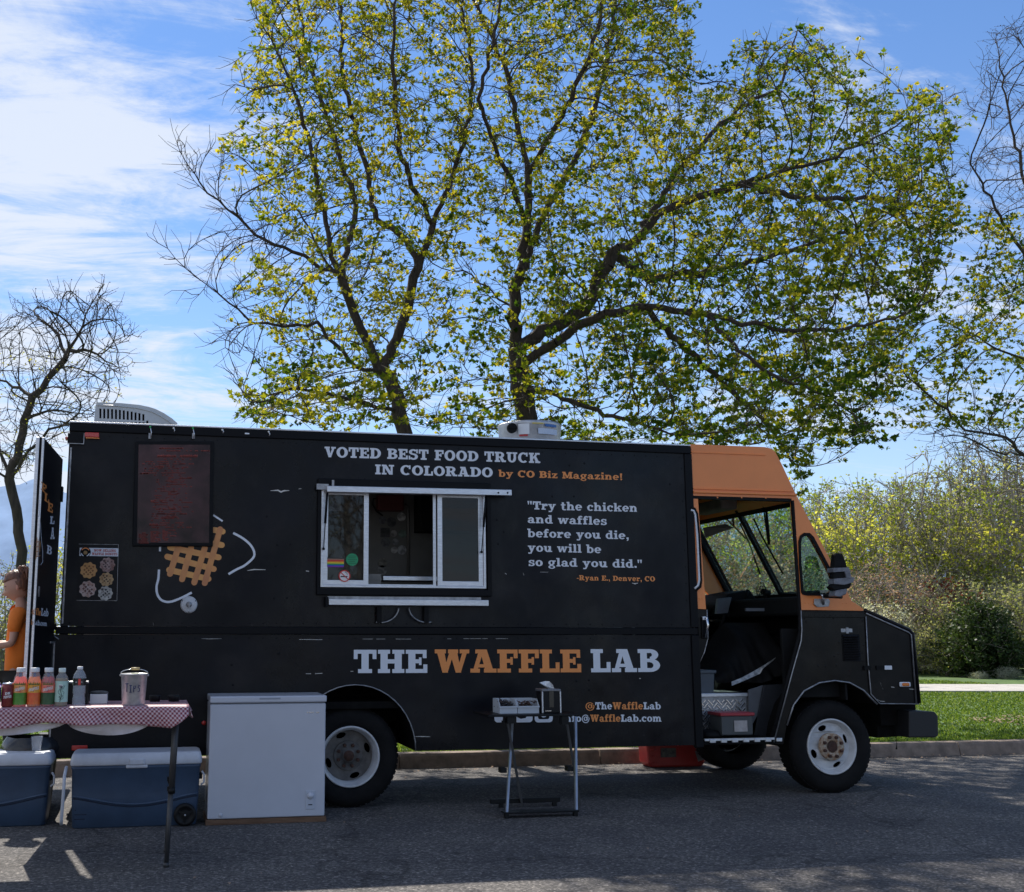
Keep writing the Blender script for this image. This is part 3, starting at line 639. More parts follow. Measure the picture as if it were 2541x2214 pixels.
# left, beyond the lawn
CN3 = iter(['at the left frame edge', 'beside the bare tree', 'seen in the gap of the rear door', 'behind the truck rear', 'outside the left frame edge', 'behind the menu board'])
for i, (u, d, k_, s) in enumerate([(-40, 26, 'bush', 1.0), (30, 25.5, 'olive', .42), (140, 27, 'lime', .5), (230, 26, 'olive', .5), (-100, 27, 'lime', .5), (330, 27, 'bush', 1.2)]):
    kind = {'lime': 'lime green small tree', 'bush': 'olive leafed shrub', 'olive': 'olive green small tree'}[k_]
    wl(u, d, k_, s, '%s on the lake shore %s' % (kind, next(CN3)), 'shrub', 'plants on the lake shore', 'shore_shrub')
# ------------------------------------------------------------------ food truck
blk = mat('black_paint', (.0045, .0048, .0075), .27, var=.35, vscale=2.2, bump=.06, bscale=2.5, spec=.21)
blk2 = mat('dark_frame_paint', (.003, .0033, .005), .45, bump=.1, bscale=14, spec=.16)
blkw = mat('worn_black_paint', (.0045, .0042, .0045), .4, c2=(.009, .008, .0075), vscale=5, bump=.08, bscale=6, spec=.18)
def grime(M, bump=.35):
    n = M.node_tree.nodes; l = M.node_tree.links; b = n['Principled BSDF']; t = n.new('ShaderNodeTexCoord')
    q = n.new('ShaderNodeTexNoise'); q.inputs['Scale'].default_value = 1.1; q.inputs['Detail'].default_value = 8; q.inputs['Roughness'].default_value = .65; mp = n.new('ShaderNodeMapping'); mp.inputs['Scale'].default_value = (1, 1, .6); l.new(t.outputs['Object'], mp.inputs[0]); l.new(mp.outputs[0], q.inputs['Vector'])
    r = n.new('ShaderNodeMapRange'); r.inputs['From Min'].default_value = .35; r.inputs['From Max'].default_value = .68; r.inputs['To Min'].default_value = .16; r.inputs['To Max'].default_value = .52; l.new(q.outputs[0], r.inputs[0]); l.new(r.outputs[0], b.inputs['Roughness'])
    w_ = n.new('ShaderNodeTexNoise'); w_.inputs['Scale'].default_value = 1.5; w_.inputs['Detail'].default_value = 2; l.new(t.outputs['Object'], w_.inputs['Vector'])
    u = n.new('ShaderNodeBump'); u.inputs['Strength'].default_value = bump; u.inputs['Distance'].default_value = .05; l.new(w_.outputs[0], u.inputs['Height']); l.new(u.outputs[0], b.inputs['Normal'])
    # dust caught on the sheet metal
    src = b.inputs['Base Color'].links[0].from_socket; d = n.new('ShaderNodeTexNoise'); d.inputs['Scale'].default_value = 2.4; d.inputs['Detail'].default_value = 10; d.inputs['Roughness'].default_value = .7; l.new(t.outputs['Object'], d.inputs['Vector'])
    k = n.new('ShaderNodeMapRange'); k.inputs['From Min'].default_value = .50; k.inputs['From Max'].default_value = .78; k.inputs['To Max'].default_value = .085; l.new(d.outputs[0], k.inputs[0])
    x = n.new('ShaderNodeMix'); x.data_type = 'RGBA'; l.new(k.outputs[0], x.inputs[0]); l.new(src, x.inputs[6]); x.inputs[7].default_value = (.16, .13, .11, 1); l.new(x.outputs[2], b.inputs['Base Color'])
grime(blk); grime(blkw, .25)
org = mat('orange_paint', (.86, .255, .052), .36, var=.06, vscale=2, bump=.04, bscale=5, coat=.2)
alu = mat('aluminium', (.62, .63, .66), .36, metal=.85, var=.12, vscale=14, bump=.08, bscale=60, stretch=(1, 1, 6))
alu_d = mat('worn_aluminium', (.34, .34, .35), .45, metal=.8, var=.3, vscale=18, bump=.15)
rub = mat('rubber', (.006, .006, .0065), .7, var=.3, vscale=20, bump=.2, bscale=50, spec=.2)
tyr = mat('tyre_rubber', (.007, .007, .007), .82, c2=(.013, .012, .012), vscale=9, bump=.35, bscale=45, spec=.2)
drk = mat('dark_interior', (.009, .009, .009), .75, var=.3, vscale=4, spec=.2)
chs = mat('chassis_grime', (.007, .0065, .006), .85, var=.4, vscale=10, bump=.3, spec=.15)
galv = mat('interior_steel', (.17, .16, .145), .5, metal=.35, var=.15, vscale=3)
whp = mat('white_vinyl', (.72, .75, .80), .45)
orp = mat('orange_vinyl', (.86, .30, .075), .45)
chrome = mat('chrome', (.75, .76, .78), .15, metal=1.)
red = mat('red_lens', (.55, .03, .02), .25, coat=.5)
amb = mat('amber_lens', (.75, .20, .02), .25, coat=.5)
glass = bpy.data.materials.new('window_glass'); glass.use_nodes = True
def setup_glass(M, tint, refl=.9, base=.045):
    n = M.node_tree.nodes; l = M.node_tree.links; n.clear(); o = n.new('ShaderNodeOutputMaterial')
    t = n.new('ShaderNodeBsdfTransparent'); t.inputs[0].default_value = (*tint, 1); g = n.new('ShaderNodeBsdfGlossy'); g.inputs[1].default_value = .02; g.inputs[0].default_value = (refl, refl, refl, 1)
    lw = n.new('ShaderNodeLayerWeight'); lw.inputs[0].default_value = .5; pw = n.new('ShaderNodeMath'); pw.operation = 'POWER'; pw.inputs[1].default_value = 4.5; l.new(lw.outputs['Facing'], pw.inputs[0]); f = n.new('ShaderNodeMath'); f.operation = 'MULTIPLY_ADD'; f.inputs[1].default_value = .7; f.inputs[2].default_value = base; l.new(pw.outputs[0], f.inputs[0]); x = n.new('ShaderNodeMixShader')
    l.new(f.outputs[0], x.inputs[0]); l.new(t.outputs[0], x.inputs[1]); l.new(g.outputs[0], x.inputs[2]); l.new(x.outputs[0], o.inputs[0])
setup_glass(glass, (.72, .86, .84))
glass2 = bpy.data.materials.new('sash_glass'); glass2.use_nodes = True; setup_glass(glass2, (.62, .64, .66), .9, .022)
TW = 2.3                                                            # truck width
XL, XR = .448, 6.327
ZT = 3.345; ZB = .487
truck = empty('food_truck', (XL, 1.15, 0), 'black waffle food truck with an orange cab top and open serving window', 'food truck')
def P_(name, mb, m_, bevel=0., label=None, kind=None, parent=None, seg=2): return mb.build(name, m_, parent or truck, bevel=bevel, label=label, kind=kind, seg=seg)
def arc(cx_, cz, rx, rz, a0, a1, n): return [(cx_+rx*math.cos(a0+(a1-a0)*i/n), cz+rz*math.sin(a0+(a1-a0)*i/n)) for i in range(n+1)]
zseamU = at(900, 1555.5)[2]; zseamL = at(900, 1575.6)[2]            # belt rail
wu0, wv0, wu1, wv1 = at(788, 1192)[0], at(788, 1192)[2], at(1218, 1470)[0], at(1000, 1476)[2]
WX0, WX1, WZ1, WZ0 = at(797, 1220)[0], at(1203, 1300)[0], at(1000, 1220)[2], at(1000, 1459.5)[2]
top_in = ZT-.075
post_x = XR-.068
# upper side panel with the serving hatch cut out
P_('side_panel', MB().prism([(XL, zseamU), (XR, zseamU), (XR, ZT-.01), (XL, ZT-.01)], 0, .035, [[(WX0, WZ0), (WX0, WZ1), (WX1, WZ1), (WX1, WZ0)]]), blk)
# lower side panel with rear wheel arch
xr_ = at(868.8, 1877, .15)[0]; ra = .53
az = at(880.8, 1699.5)[2]; ax = at(880.8, 1699.5)[0]; axr = at(1031.5, 1861.4)[0]
arch = [(ax+(axr-ax)*math.cos(t), ZB+(az-ZB)*math.sin(t)) for t in [PI*i/22 for i in range(23)]]
lower = [(XL-.06, ZB), (XL-.06, zseamL), (XR, zseamL), (XR, ZB)]+arch
P_('lower_panel', MB().prism(lower, .004, .035), blk)
archtrim = [(x, -.004, z) for x, z in arch]
P_('arch_trim', MB().tube(archtrim, .006, 5), alu_d)
P_('belt_rail', MB().box(XL-.04, -.016, zseamL+.004, XR, .02, zseamU-.004), blk2, bevel=.006)
P_('top_rail', MB().box(XL-.01, -.02, top_in, XR, .02, ZT), blk2, bevel=.006)
P_('corner_post', MB().box(post_x, -.014, ZB-.02, XR+.012, .03, zseamL).box(post_x, -.014, zseamU, XR+.012, .03, top_in-.001), blk2, bevel=.006)
P_('edge_strip', MB().bar((XL+.012, -.006, zseamU+.02), (XL+.012, -.006, ZT-.22), .014, .012, up=(0, 1, 0)), alu_d)
P_('edge_strip', MB().bar((XL-.045, -.004, ZB+.02), (XL-.045, -.004, zseamL-.06), .012, .01, up=(0, 1, 0)), alu_d)
P_('far_panel', MB().box(XL, TW-.035, ZB, XR, TW, ZT-.01), blk)
P_('roof', MB().box(XL-.01, .02, ZT-.03, XR+.01, TW+.01, ZT+.012), alu_d, bevel=.01)
P_('roof_edge', MB().bar((XL-.01, -.012, ZT+.008), (XR, -.012, ZT+.008), .02, .014), alu, bevel=.003)
P_('rear_frame', MB().box(XL-.01, .035, ZB, XL+.05, .16, ZT-.03).box(XL-.01, TW-.16, ZB, XL+.05, TW-.035, ZT-.03).box(XL-.01, .16, ZT-.25, XL+.05, TW-.16, ZT-.03), blk2)
P_('floor', MB().box(XL, .04, .86, XR, TW-.04, .92), chs)
P_('skirt_floor', MB().box(XL, .6, .70, XR+.9, TW-.6, .8), chs)
P_('front_bulkhead', MB().box(XR-.03, 1.45, .92, XR, TW-.04, ZT-.04).box(XR-.03, .04, .92, XR, .62, ZT-.04).box(XR-.03, .62, 2.75, XR, 1.45, ZT-.04), galv)
# rivets
rv = MB()
def rivet(x, z, y=-.001, r_=.007):
    k = 6; rv.add([(x+r_*math.cos(2*PI*i/k), y, z+r_*math.sin(2*PI*i/k)) for i in range(k)]+[(x, y-.0045, z)], [(i, (i+1) % k, k) for i in range(k)], True)
x = XL+.07
while x < XR-.1:
    rivet(x, zseamU+.028); rivet(x, zseamL-.03, .003)
    rivet(x+.03, top_in-.035, -.001, .006); x += .118
for z in np.arange(ZB+.1, zseamL-.1, .16): rivet(XR-.1, z, .003)
for z in np.arange(zseamU+.1, top_in-.1, .16): rivet(post_x-.03, z)
for u, v in [(575, 1650), (578, 1700), (690, 1622), (692, 1622), (680, 1485), (712, 1484), (688, 1353), (720, 1351), (662, 1282), (684, 1405), (1250, 1320), (1370, 1232), (1424, 1232), (1413, 1155), (1450, 1150), (1662, 1202), (1233, 1290), (1236, 1350), (1430, 1690), (1462, 1688), (1462, 1712), (1465, 1818)]:
    p = at(u, v); rivet(p[0], p[2], .0 if v < 1560 else .003, .011)
P_('rivet', rv, blk2, kind='stuff')
sc = MB()
def scratch(pts, w_, y=-.0016):
    q = [at(u, v) for u, v in pts]; mid = [(p[0], p[2]) for p in q]; n_ = len(mid)
    ww = [w_*math.sin(PI*(i+.35)/(n_-.3)) for i in range(n_)]
    y_ = y if pts[0][1] < 1560 else y+.004
    sc.add([(a, y_, b+ww[i]) for i, (a, b) in enumerate(mid)]+[(a, y_, b-ww[i]) for i, (a, b) in enumerate(mid)], [(i, i+1, i+1+n_, i+n_) for i in range(n_-1)])
for pts, w_ in [([(671, 1218), (690, 1217), (697, 1221), (705, 1218), (718, 1217.5)], .008), ([(741, 1213.5), (748, 1212.6)], .003), ([(614, 1416), (630, 1413.5), (659, 1414)], .005), ([(759, 1417), (767, 1418)], .006),
              ([(1031, 1828), (1048, 1828), (1068, 1828.5)], .0035), ([(1568, 1447), (1576, 1449), (1583, 1447)], .005), ([(1253, 1423), (1257, 1425)], .005), ([(1298, 1422), (1300, 1428)], .006), ([(500, 1585), (520, 1585.6), (550, 1585.2)], .002),
              ([(742, 1587), (800, 1587.5)], .003), ([(900, 1586), (925, 1586)], .002), ([(934, 1586), (956, 1586)], .002), ([(982, 1586), (1020, 1586)], .002), ([(1110, 1585.5), (1120, 1585.5)], .002), ([(1150, 1585), (1210, 1585)], .002), ([(1230, 1585), (1260, 1585)], .002),
              ([(759, 1672), (772, 1672)], .004), ([(782, 1672), (800, 1671)], .004), ([(870, 1666), (877, 1666)], .004), ([(1340, 1420), (1360, 1420)], .002), ([(625, 1548), (625.5, 1556)], .002), ([(380, 1545), (381, 1553)], .004), ([(1587, 1684), (1590, 1684)], .006)]: scratch(pts, w_)
P_('scratch', sc, mat('bare_scratch', (.62, .6, .56), .6), kind='stuff')
# serving window ---------------------------------------------------------------
win = P_('serving_window', MB().prism([(wu0, wv1-.01), (wu1, wv1-.01), (wu1, wv0+.015), (wu0, wv0+.015)], -.045, .0, [[(WX0-.01, WZ0-.012), (WX0-.01, WZ1+.012), (WX1+.01, WZ1+.012), (WX1+.01, WZ0-.012)]]), blk2, bevel=.006)
fr = .022
P_('frame', MB().prism([(WX0, WZ0), (WX1, WZ0), (WX1, WZ1), (WX0, WZ1)], -.03, .05, [[(WX0+fr, WZ0+fr), (WX0+fr, WZ1-fr), (WX1-fr, WZ1-fr), (WX1-fr, WZ0+fr)]]), alu, parent=win, bevel=.003)
def sash(x0, x1, y):
    s = P_('sash', MB().prism([(x0, WZ0+fr), (x1, WZ0+fr), (x1, WZ1-fr), (x0, WZ1-fr)], y, y+.022, [[(x0+.045, WZ0+fr+.045), (x0+.045, WZ1-fr-.025), (x1-.045, WZ1-fr-.025), (x1-.045, WZ0+fr+.045)]]), alu, parent=win, bevel=.003)
    P_('pane', MB().box(x0+.04, y+.009, WZ0+fr+.04, x1-.04, y+.013, WZ1-fr-.02), glass2, parent=win)
    return s
sx0 = at(915, 1300)[0]; sx1 = at(1085, 1300)[0]
sash(WX0+fr, sx0, .0); sash(sx1, WX1-fr, -.012)
P_('stile', MB().box(sx1-.035, .02, WZ0+fr, sx1-.008, .04, WZ1-fr), alu, parent=win)
P_('interior_rail', MB().box(sx0, .03, WZ0+fr, sx1, .045, WZ0+fr+.012), alu, parent=win)
# hatch bar and gas struts
a, b = at(811, 1214, -.10), at(1268, 1223.5, -.10)
P_('awning_bar', MB().bar(a, b, .05, .055), alu, bevel=.004)
P_('awning_hinge', MB().box(at(783, 1213)[0], -.075, at(783, 1217)[2], a[0]+.02, -.046, at(783, 1203)[2]).box(at(826, 1200, -.1)[0]-.01, -.115, at(826, 1207, -.1)[2], at(826, 1200, -.1)[0]+.01, -.095, at(826, 1192, -.1)[2]), alu_d)
for u0, v0, u1, v1 in ((812, 1222, 803, 1362), (1206, 1232, 1195, 1370)):
    s0, s1 = at(u0, v0, -.09), at(u1, v1, -.055); md = s0*.45+s1*.55
    g = P_('gas_strut', MB().tube([s0, md], .011, 8), blk2); P_('rod', MB().tube([md, s1], .005, 6), rub, parent=g); P_('ball_end', MB().sphere(s1, .013), rub, parent=g)
mb = MB()
for u in (1237, 1260): p = at(u, 1223, -.13); mb.sphere(p, .009, 8, 5)
P_('bolt', mb, rub)
# shelf under the window
s0, s1 = at(816, 1494, -.09), at(1212, 1496.5, -.09)
sh = P_('serving_shelf', MB().box(s0[0], -.10, s0[2]-.027, s1[0], -.055, s0[2]+.027), alu, bevel=.004)
P_('shelf_plate', MB().box(at(811, 1483)[0], -.05, at(811, 1487)[2], at(1190, 1483)[0], -.008, at(811, 1480)[2]), alu_d, parent=sh)
P_('shelf_edge', MB().box(s0[0]-.03, -.10, s0[2]-.04, s0[0]-.004, -.006, s0[2]+.045), blk2, parent=sh)
for c, sgn in ((at(941, 1508), 1), (at(1057, 1508), -1)):
    x_, z_ = c[0], c[2]
    pts = [(x_+sgn*(.17*math.cos(t)), -.05, z_-.135*math.sin(t)) for t in np.linspace(0, PI/1.75, 12)]
    br = P_('shelf_bracket', MB().tube(pts, .007, 6), alu_d, parent=sh); P_('bracket_arm', MB().box(x_-.03, -.06, z_-.14, x_+.012, -.01, z_+.01), rub, parent=sh)
# kitchen behind the window
kit = P_('kitchen_wall', MB().box(XL+.1, 1.55, .92, XR-.1, 1.58, ZT-.05), galv, label='bare steel kitchen wall covered in round stickers')
P_('ceiling', MB().box(XL+.1, .05, ZT-.06, XR-.05, TW-.05, ZT-.04), mat('ceiling_board', (.18, .175, .165), .8))
P_('kitchen_counter', MB().box(at(915, 1440, .5)[0], .35, 1.5, XR-1.6, .95, at(1000, 1437, .5)[2]-.08), blk2)
P_('counter_tray', MB().box(at(948, 1430, .35)[0], .30, at(948, 1441, .35)[2], at(1095, 1430, .35)[0], .60, at(948, 1430, .35)[2]), alu, bevel=.004)
P_('carton_stack', MB().box(at(912, 1430, .25)[0], .2, at(912, 1458, .25)[2], at(943, 1430, .25)[0], .4, at(912, 1425, .25)[2]).box(at(912, 1430, .25)[0]-.004, .195, at(912, 1440, .25)[2], at(943, 1430, .25)[0]+.004, .4, at(912, 1436, .25)[2]), galv)
bx = at(935, 1230, 1.5); by = at(998, 1270, 1.5)
P_('red_panel_box', MB().box(bx[0], 1.40, by[2], by[0], 1.55, bx[2]), mat('dark_red_box', (.13, .02, .018), .5), bevel=.01)
pp = [at(1000, 1253, 1.5), at(1013, 1256, 1.5), at(1014, 1300, 1.5), at(1014, 1425, 1.5)]
P_('conduit', MB().tube(pp, .014, 8), galv)
cable = [at(934, 1237, 1.48), at(926, 1238, 1.48), at(925, 1252, 1.48), at(934, 1268, 1.48), at(950, 1280, 1.48)]
P_('cable', MB().tube(cable, .008, 6), rub)
P_('wall_cabinet', MB().box(at(1035, 1222, 1.4)[0], 1.2, at(1035, 1320, 1.4)[2], at(1100, 1222, 1.4)[0]+.8, 1.55, ZT-.1), drk)
P_('fryer_hood', MB().box(at(1098, 1222, .9)[0], .7, at(1098, 1265, .9)[2], at(1200, 1222, .9)[0]+.4, 1.5, ZT-.1), drk)
scol = [(.05, .05, .055), (.03, .03, .03), (.30, .29, .27), (.02, .02, .02), (.16, .15, .14), (.07, .10, .08), (.06, .06, .06), (.13, .13, .13), (.2, .2, .2), (.28, .27, .25), (.10, .09, .07), (.18, .17, .16)]
for i, (u, v, r_) in enumerate([(949, 1291, .042), (971, 1296, .053), (996, 1283, .046), (955.5, 1322, .05), (977, 1324, .035), (998.5, 1325, .042), (957, 1346, .05), (981, 1345, .036), (997, 1365, .05), (978, 1365, .036), (949, 1397, .05), (948.5, 1415, .05)]):
    p = at(u, v, 1.55); m_ = mat('sticker_%s' % 'abcdefghijkl'[i], scol[i], .5, c2=tuple(min(1, c*2.6+.02) for c in scol[i]), vscale=22, detail=1)
    if i in (3,): P_('wall_sticker', MB().box(p[0]-r_, 1.545, p[2]-r_, p[0]+r_, 1.549, p[2]+r_), m_, parent=kit)
    else: P_('wall_sticker', MB().lathe([(r_, 1.545), (r_, 1.549)], (p[0], 0, p[2]), 'y', 16, False), m_, parent=kit)
# stickers on the left pane: rainbow flag, green disc, no-smoking disc, paper sheet
yb = -.004
f0, f1 = at(812, 1383.5), at(853, 1408); cols = [(.02, .02, .02), (.30, .16, .09), (.65, .03, .02), (.8, .22, .02), (.75, .6, .03), (.03, .3, .06), (.03, .07, .45), (.20, .03, .3)]
fl = bpy.data.objects.new('rainbow_sticker', None); COL.objects.link(fl); fl.parent = truck
for i, c in enumerate(cols):
    h = (f0[2]-f1[2])/8; P_('stripe', MB().box(f0[0], yb-.002, f0[2]-h*(i+1), f1[0], yb, f0[2]-h*i), mat('stripe_'+['black', 'brown', 'red', 'orange', 'yellow', 'green', 'blue', 'violet'][i], c, .5), parent=fl)
def disc(name, u, v, r_, m_, y=yb, parent=None, n_=24, inner=0.):
    p = at(u, v)
    return P_(name, MB().lathe([(r_, y), (r_, y-.0015)] if not inner else [(inner, y), (r_, y), (r_, y-.0015), (inner, y-.0015), (inner, y)], (p[0], 0, p[2]), 'y', n_, False, cap=not inner), m_, parent=parent)
disc('green_sticker', 873.5, 1389, .056, mat('sticker_green', (.02, .30, .12), .5))
mb = MB()
for i, (a0, a1) in enumerate([(861, 885), (864, 882), (862, 886), (866, 880), (864, 884)]): p, q = at(a0, 1380+i*4.5), at(a1, 1380+i*4.5); mb.box(p[0], yb-.0032, p[2]-.0015, q[0], yb-.0022, p[2]+.0015)
P_('sticker_print', mb, mat('print_dark', (.01, .06, .03), .5))
ns = disc('no_smoking_sticker', 854.5, 1429.5, .052, mat('sticker_white', (.78, .75, .72), .5))
rdm = mat('sign_red', (.6, .04, .03), .5)
disc('red_ring', 854.5, 1429.5, .054, rdm, y=-.006, inner=.044, parent=ns)
p, q = at(844, 1419.5), at(865, 1439.5); P_('red_slash', MB().bar((p[0], -.0075, p[2]), (q[0], -.0075, q[2]), .008, .001, up=(0, 1, 0)), rdm, parent=ns)
p, q = at(845, 1431), at(862, 1431); P_('cigarette', MB().box(p[0], -.0066, p[2]-.005, q[0], -.0062, p[2]+.005), rub, parent=ns)
smk = [at(862, 1426), at(860, 1422), at(856, 1420), at(859, 1416), at(863, 1419)]; P_('smoke_mark', MB().tube([(p[0], -.0066, p[2]) for p in smk], .0022, 5), rub, parent=ns)
p, q = at(816, 1226), at(848, 1268); P_('paper_notice', MB().box(p[0], .03, q[2], q[0], .032, p[2]), mat('aged_paper', (.30, .28, .25), .8))
# menu board
mq = [at(328, 1356), at(527.7, 1356.5), at(531, 1097), at(336, 1097)]
bd = P_('menu_board', MB().prism([(p[0], p[2]) for p in mq], -.035, 0), blk2, bevel=.005)
gq = [at(340, 1347, -.036), at(518.5, 1347.5, -.036), at(521.5, 1104, -.036), at(344, 1103.5, -.036)]
mscr = mat('menu_acrylic_sheen', (.014, .006, .008), .18, c2=(.085, .035, .04), vscale=3.2, bump=.05, bscale=1.6, spec=.30)  # paler blotches in the colour imitate reflected sheen
P_('menu_cover', MB().prism([(p[0], p[2]) for p in gq], -.038, -.0355), mscr, parent=bd)
# vent cap
c = at(468.7, 1500.6); vc = P_('filler_cap', MB().lathe([(.0, -.03), (.035, -.03), (.045, -.022), (.058, -.022), (.07, -.016), (.074, -.002), (.074, .001)], (c[0], 0, c[2]), 'y', 28), mat('cap_plastic', (.55, .56, .57), .4))
P_('cap_centre', MB().lathe([(.0, -.042), (.022, -.04), (.026, -.03)], (c[0], 0, c[2]), 'y', 14).box(c[0]-.005, -.05, c[2]-.026, c[0]+.005, -.03, c[2]+.026), alu_d, parent=vc)
for a_ in (PI/2*3, PI/6, PI*5/6): P_('screw', MB().sphere((c[0]+.064*math.cos(a_), -.02, c[2]+.064*math.sin(a_)), .005, 6, 4), rub, parent=vc)
# marker lamps, corner bracket, light clips
a, b = at(211, 1074), at(246, 1089); lp = P_('marker_lamp', MB().box(a[0], -.035, b[2]+.006, b[0], -.001, a[2]), red, bevel=.006); P_('lamp_base', MB().box(a[0]+.01, -.03, b[2]-.004, b[0]+.003, -.001, b[2]+.004), org, parent=lp)
P_('rear_marker_lamp', MB().box(XL-.045, .02, at(176, 1090)[2], XL-.011, .10, at(176, 1083)[2]), red, bevel=.006)
P_('corner_bracket', MB().box(XL-.02, -.026, at(178, 1101)[2], at(209, 1090)[0], -.0205, at(178, 1076)[2]), blk2, bevel=.002)
P_('bracket_edge', MB().box(XL-.02, -.03, at(178, 1101)[2]-.006, at(208, 1090)[0], -.0205, at(178, 1101)[2]).box(at(208, 1090)[0], -.03, at(178, 1101)[2]-.006, at(209.5, 1090)[0], -.0205, at(178, 1076)[2]), alu_d)
for i, (u, v, l_) in enumerate([(373, 1060, 26), (431, 1063, 9), (479, 1063, 26), (552, 1067, 8), (613, 1075.5, 0), (667, 1072, 10)]):
    p, q = at(u, v, -.03), at(u+1, v+l_, -.03)
    if l_: k = P_('string_light_clip', MB().tube([p, (p*.5+q*.5)+np.array([.008, 0, 0]), q], .0055, 5), alu); P_('bulb', MB().sphere(p, .010, 8, 5), mat('bulb_%s' % 'gw'[i % 2], ((.05, .5, .12), (.8, .8, .75))[i % 2], .3), parent=k)
    else: P_('string_light_clip', MB().box(p[0]-.02, -.03, p[2]-.008, p[0]+.02, -.021, p[2]+.004), alu)
mb = MB()
for u in (372, 480): p, q = at(u-3, 1076), at(u+3, 1090); mb.box(p[0], -.026, q[2], q[0], -.021, p[2])
P_('clip_chain', mb, alu_d)
# air conditioner on the roof
ya = .85
prof = [XZ(u, v, ya) for u, v in [(231, 1062), (237, 1006), (240, 1001), (246, 998.5), (300, 1000.5), (346, 1005), (370, 1010), (386, 1015), (408, 1026), (427, 1038.5), (440, 1050), (448, 1060)]]
zr = ZT+.013; prof = [(x, max(z, zr)) for x, z in prof]; prof[0] = (prof[0][0], zr); prof[-1] = (prof[-1][0], zr)
slots = []; 
for i in range(13):
    u0 = 246.5+i*9.7; t = i/12; vt = 1014+2*t+14*t*t; vb = 1038+7*t
    if i == 12: vt = 1044; vb = 1051
    slots.append([XZ(u0, vb, ya), XZ(u0, vt, ya), XZ(u0+5, vt, ya), XZ(u0+5, vb, ya)])
ac = P_('air_conditioner', MB().prism(prof, ya, ya+.02, slots), mat('ac_plastic', (.50, .52, .52), .45, var=.08, vscale=5), label='grey rooftop air conditioner cowl with slotted side')
ncut = len(prof)
shell = MB(); shell.add([(x, ya+.0, z) for x, z in prof]+[(x, ya+.72, z) for x, z in prof], [(i, i+1, i+1+ncut, i+ncut) for i in range(ncut-1)], True); shell.prism(prof, ya+.72, ya+.74)
P_('shell', shell, MATS['ac_plastic'], parent=ac); P_('coil', MB().prism([(x*.98+prof[5][0]*.02, zr+(z-zr)*.95) for x, z in prof], ya+.06, ya+.1), rub, parent=ac)
sl2 = MB()
for i in range(12): a = at(247+i*9.7, 1051, ya-.001); sl2.box(a[0], ya-.003, a[2]-.02, a[0]+.018, ya-.001, a[2]+.012)
P_('lower_slot', sl2, rub, parent=ac)
rp = [(prof[i][0]-.02 if i < 5 else prof[i][0]-.03, ya-.004, prof[i][1]-.03) for i in range(3, ncut-1)]
P_('moulding', MB().tube(rp, .008, 5), MATS['ac_plastic'], parent=ac)
# exhaust fan
ef = at(1313.5, 1060, 1.1); r_ = .335; zt_ = at(1313, 1046, .8)[2]
fan = P_('exhaust_fan', MB().lathe([(r_*.90, ZT+.0), (r_*.93, ZT+.05), (r_*.99, zt_-.02), (r_*1.01, zt_), (r_*.98, zt_+.015), (r_*.93, zt_+.0), (r_*.88, ZT+.12)], (ef[0], 1.1, 0), 'z', 40), mat('spun_aluminium', (.42, .43, .45), .38, metal=.7, var=.2, vscale=7), label='round spun aluminium exhaust fan cowl on the roof')
p = at(1270, 1063, .80); P_('port', MB().lathe([(.052, .0), (.052, .04)], (p[0], .775, p[2]), 'y', 20).box(p[0]-.05, .765, p[2]-.004, p[0]+.05, .775, p[2]+.004), rub, parent=fan)
def fanlabel(u0, v0, u1, v1, c, nm='label', r2=.345):
    p, q = at(u0, v0, .8), at(u1, v1, .8); A = []
    for i in range(5):
        x = p[0]+(q[0]-p[0])*i/4; y = 1.1-math.sqrt(max(0, r2**2-(x-ef[0])**2)); A.append((x, y))
    n_ = 5; P_(nm, MB().add([(x, y, p[2]) for x, y in A]+[(x, y, q[2]) for x, y in A], [(i, i+1, i+1+n_, i+n_) for i in range(n_-1)]), mat('fan_label_%d' % int(u0), c, .5), parent=fan)
fanlabel(1288, 1051, 1312, 1078, (.75, .75, .75)); fanlabel(1290, 1078, 1308, 1083, (.5, .03, .03), 'red_label', .347); fanlabel(1318, 1050, 1346, 1054, (.65, .5, .1)); fanlabel(1350, 1053, 1382, 1061, (.04, .15, .4)); fanlabel(1332, 1064, 1384, 1080, (.55, .62, .72))
P_('cable', MB().tube([(ef[0]-.28, .9, zt_-.02), (ef[0]-.33, .95, zt_+.05), (ef[0]-.2, 1.2, zt_+.03)], .006, 5), alu_d, parent=fan)
# rear door, swung open towards the camera ------------------------------------
zd1 = 3.02; zd0 = .86
def dxy(u, v, z): p = atz(u, v, z); return p[0], p[1]
n0 = dxy(109, 1085, zd1); 
hx, hy = XL-.052, .0
dn = np.array([n0[0]-hx, n0[1]-hy]); DL = np.linalg.norm(dn); dn /= DL; nn = np.array([-dn[1], dn[0]])   # nn points to the truck side
if nn[0] < 0: nn = -nn
door = empty('rear_door', (hx, hy, zd0), 'x', 'x'); del door['category']; del door['label']; door.parent = truck; door.location = Vector((hx, hy, zd0))-truck.location
def dp(s, z, o=0.): return (hx+dn[0]*s+nn[0]*o, hy+dn[1]*s+nn[1]*o, z)
def dslab(nm, s0, s1, z0, z1, o0, o1, m_, **k):
    vs = [dp(s, z, o) for s in (s0, s1) for o in (o0, o1) for z in (z0, z1)]
    return MB().add(vs, [(0, 1, 3, 2), (4, 6, 7, 5), (0, 4, 5, 1), (2, 3, 7, 6), (0, 2, 6, 4), (1, 5, 7, 3)]).build(nm, m_, door, **k)
dslab('door_panel', .0, DL-.03, zd0, zd1, -.05, 0, blk2, bevel=.004)
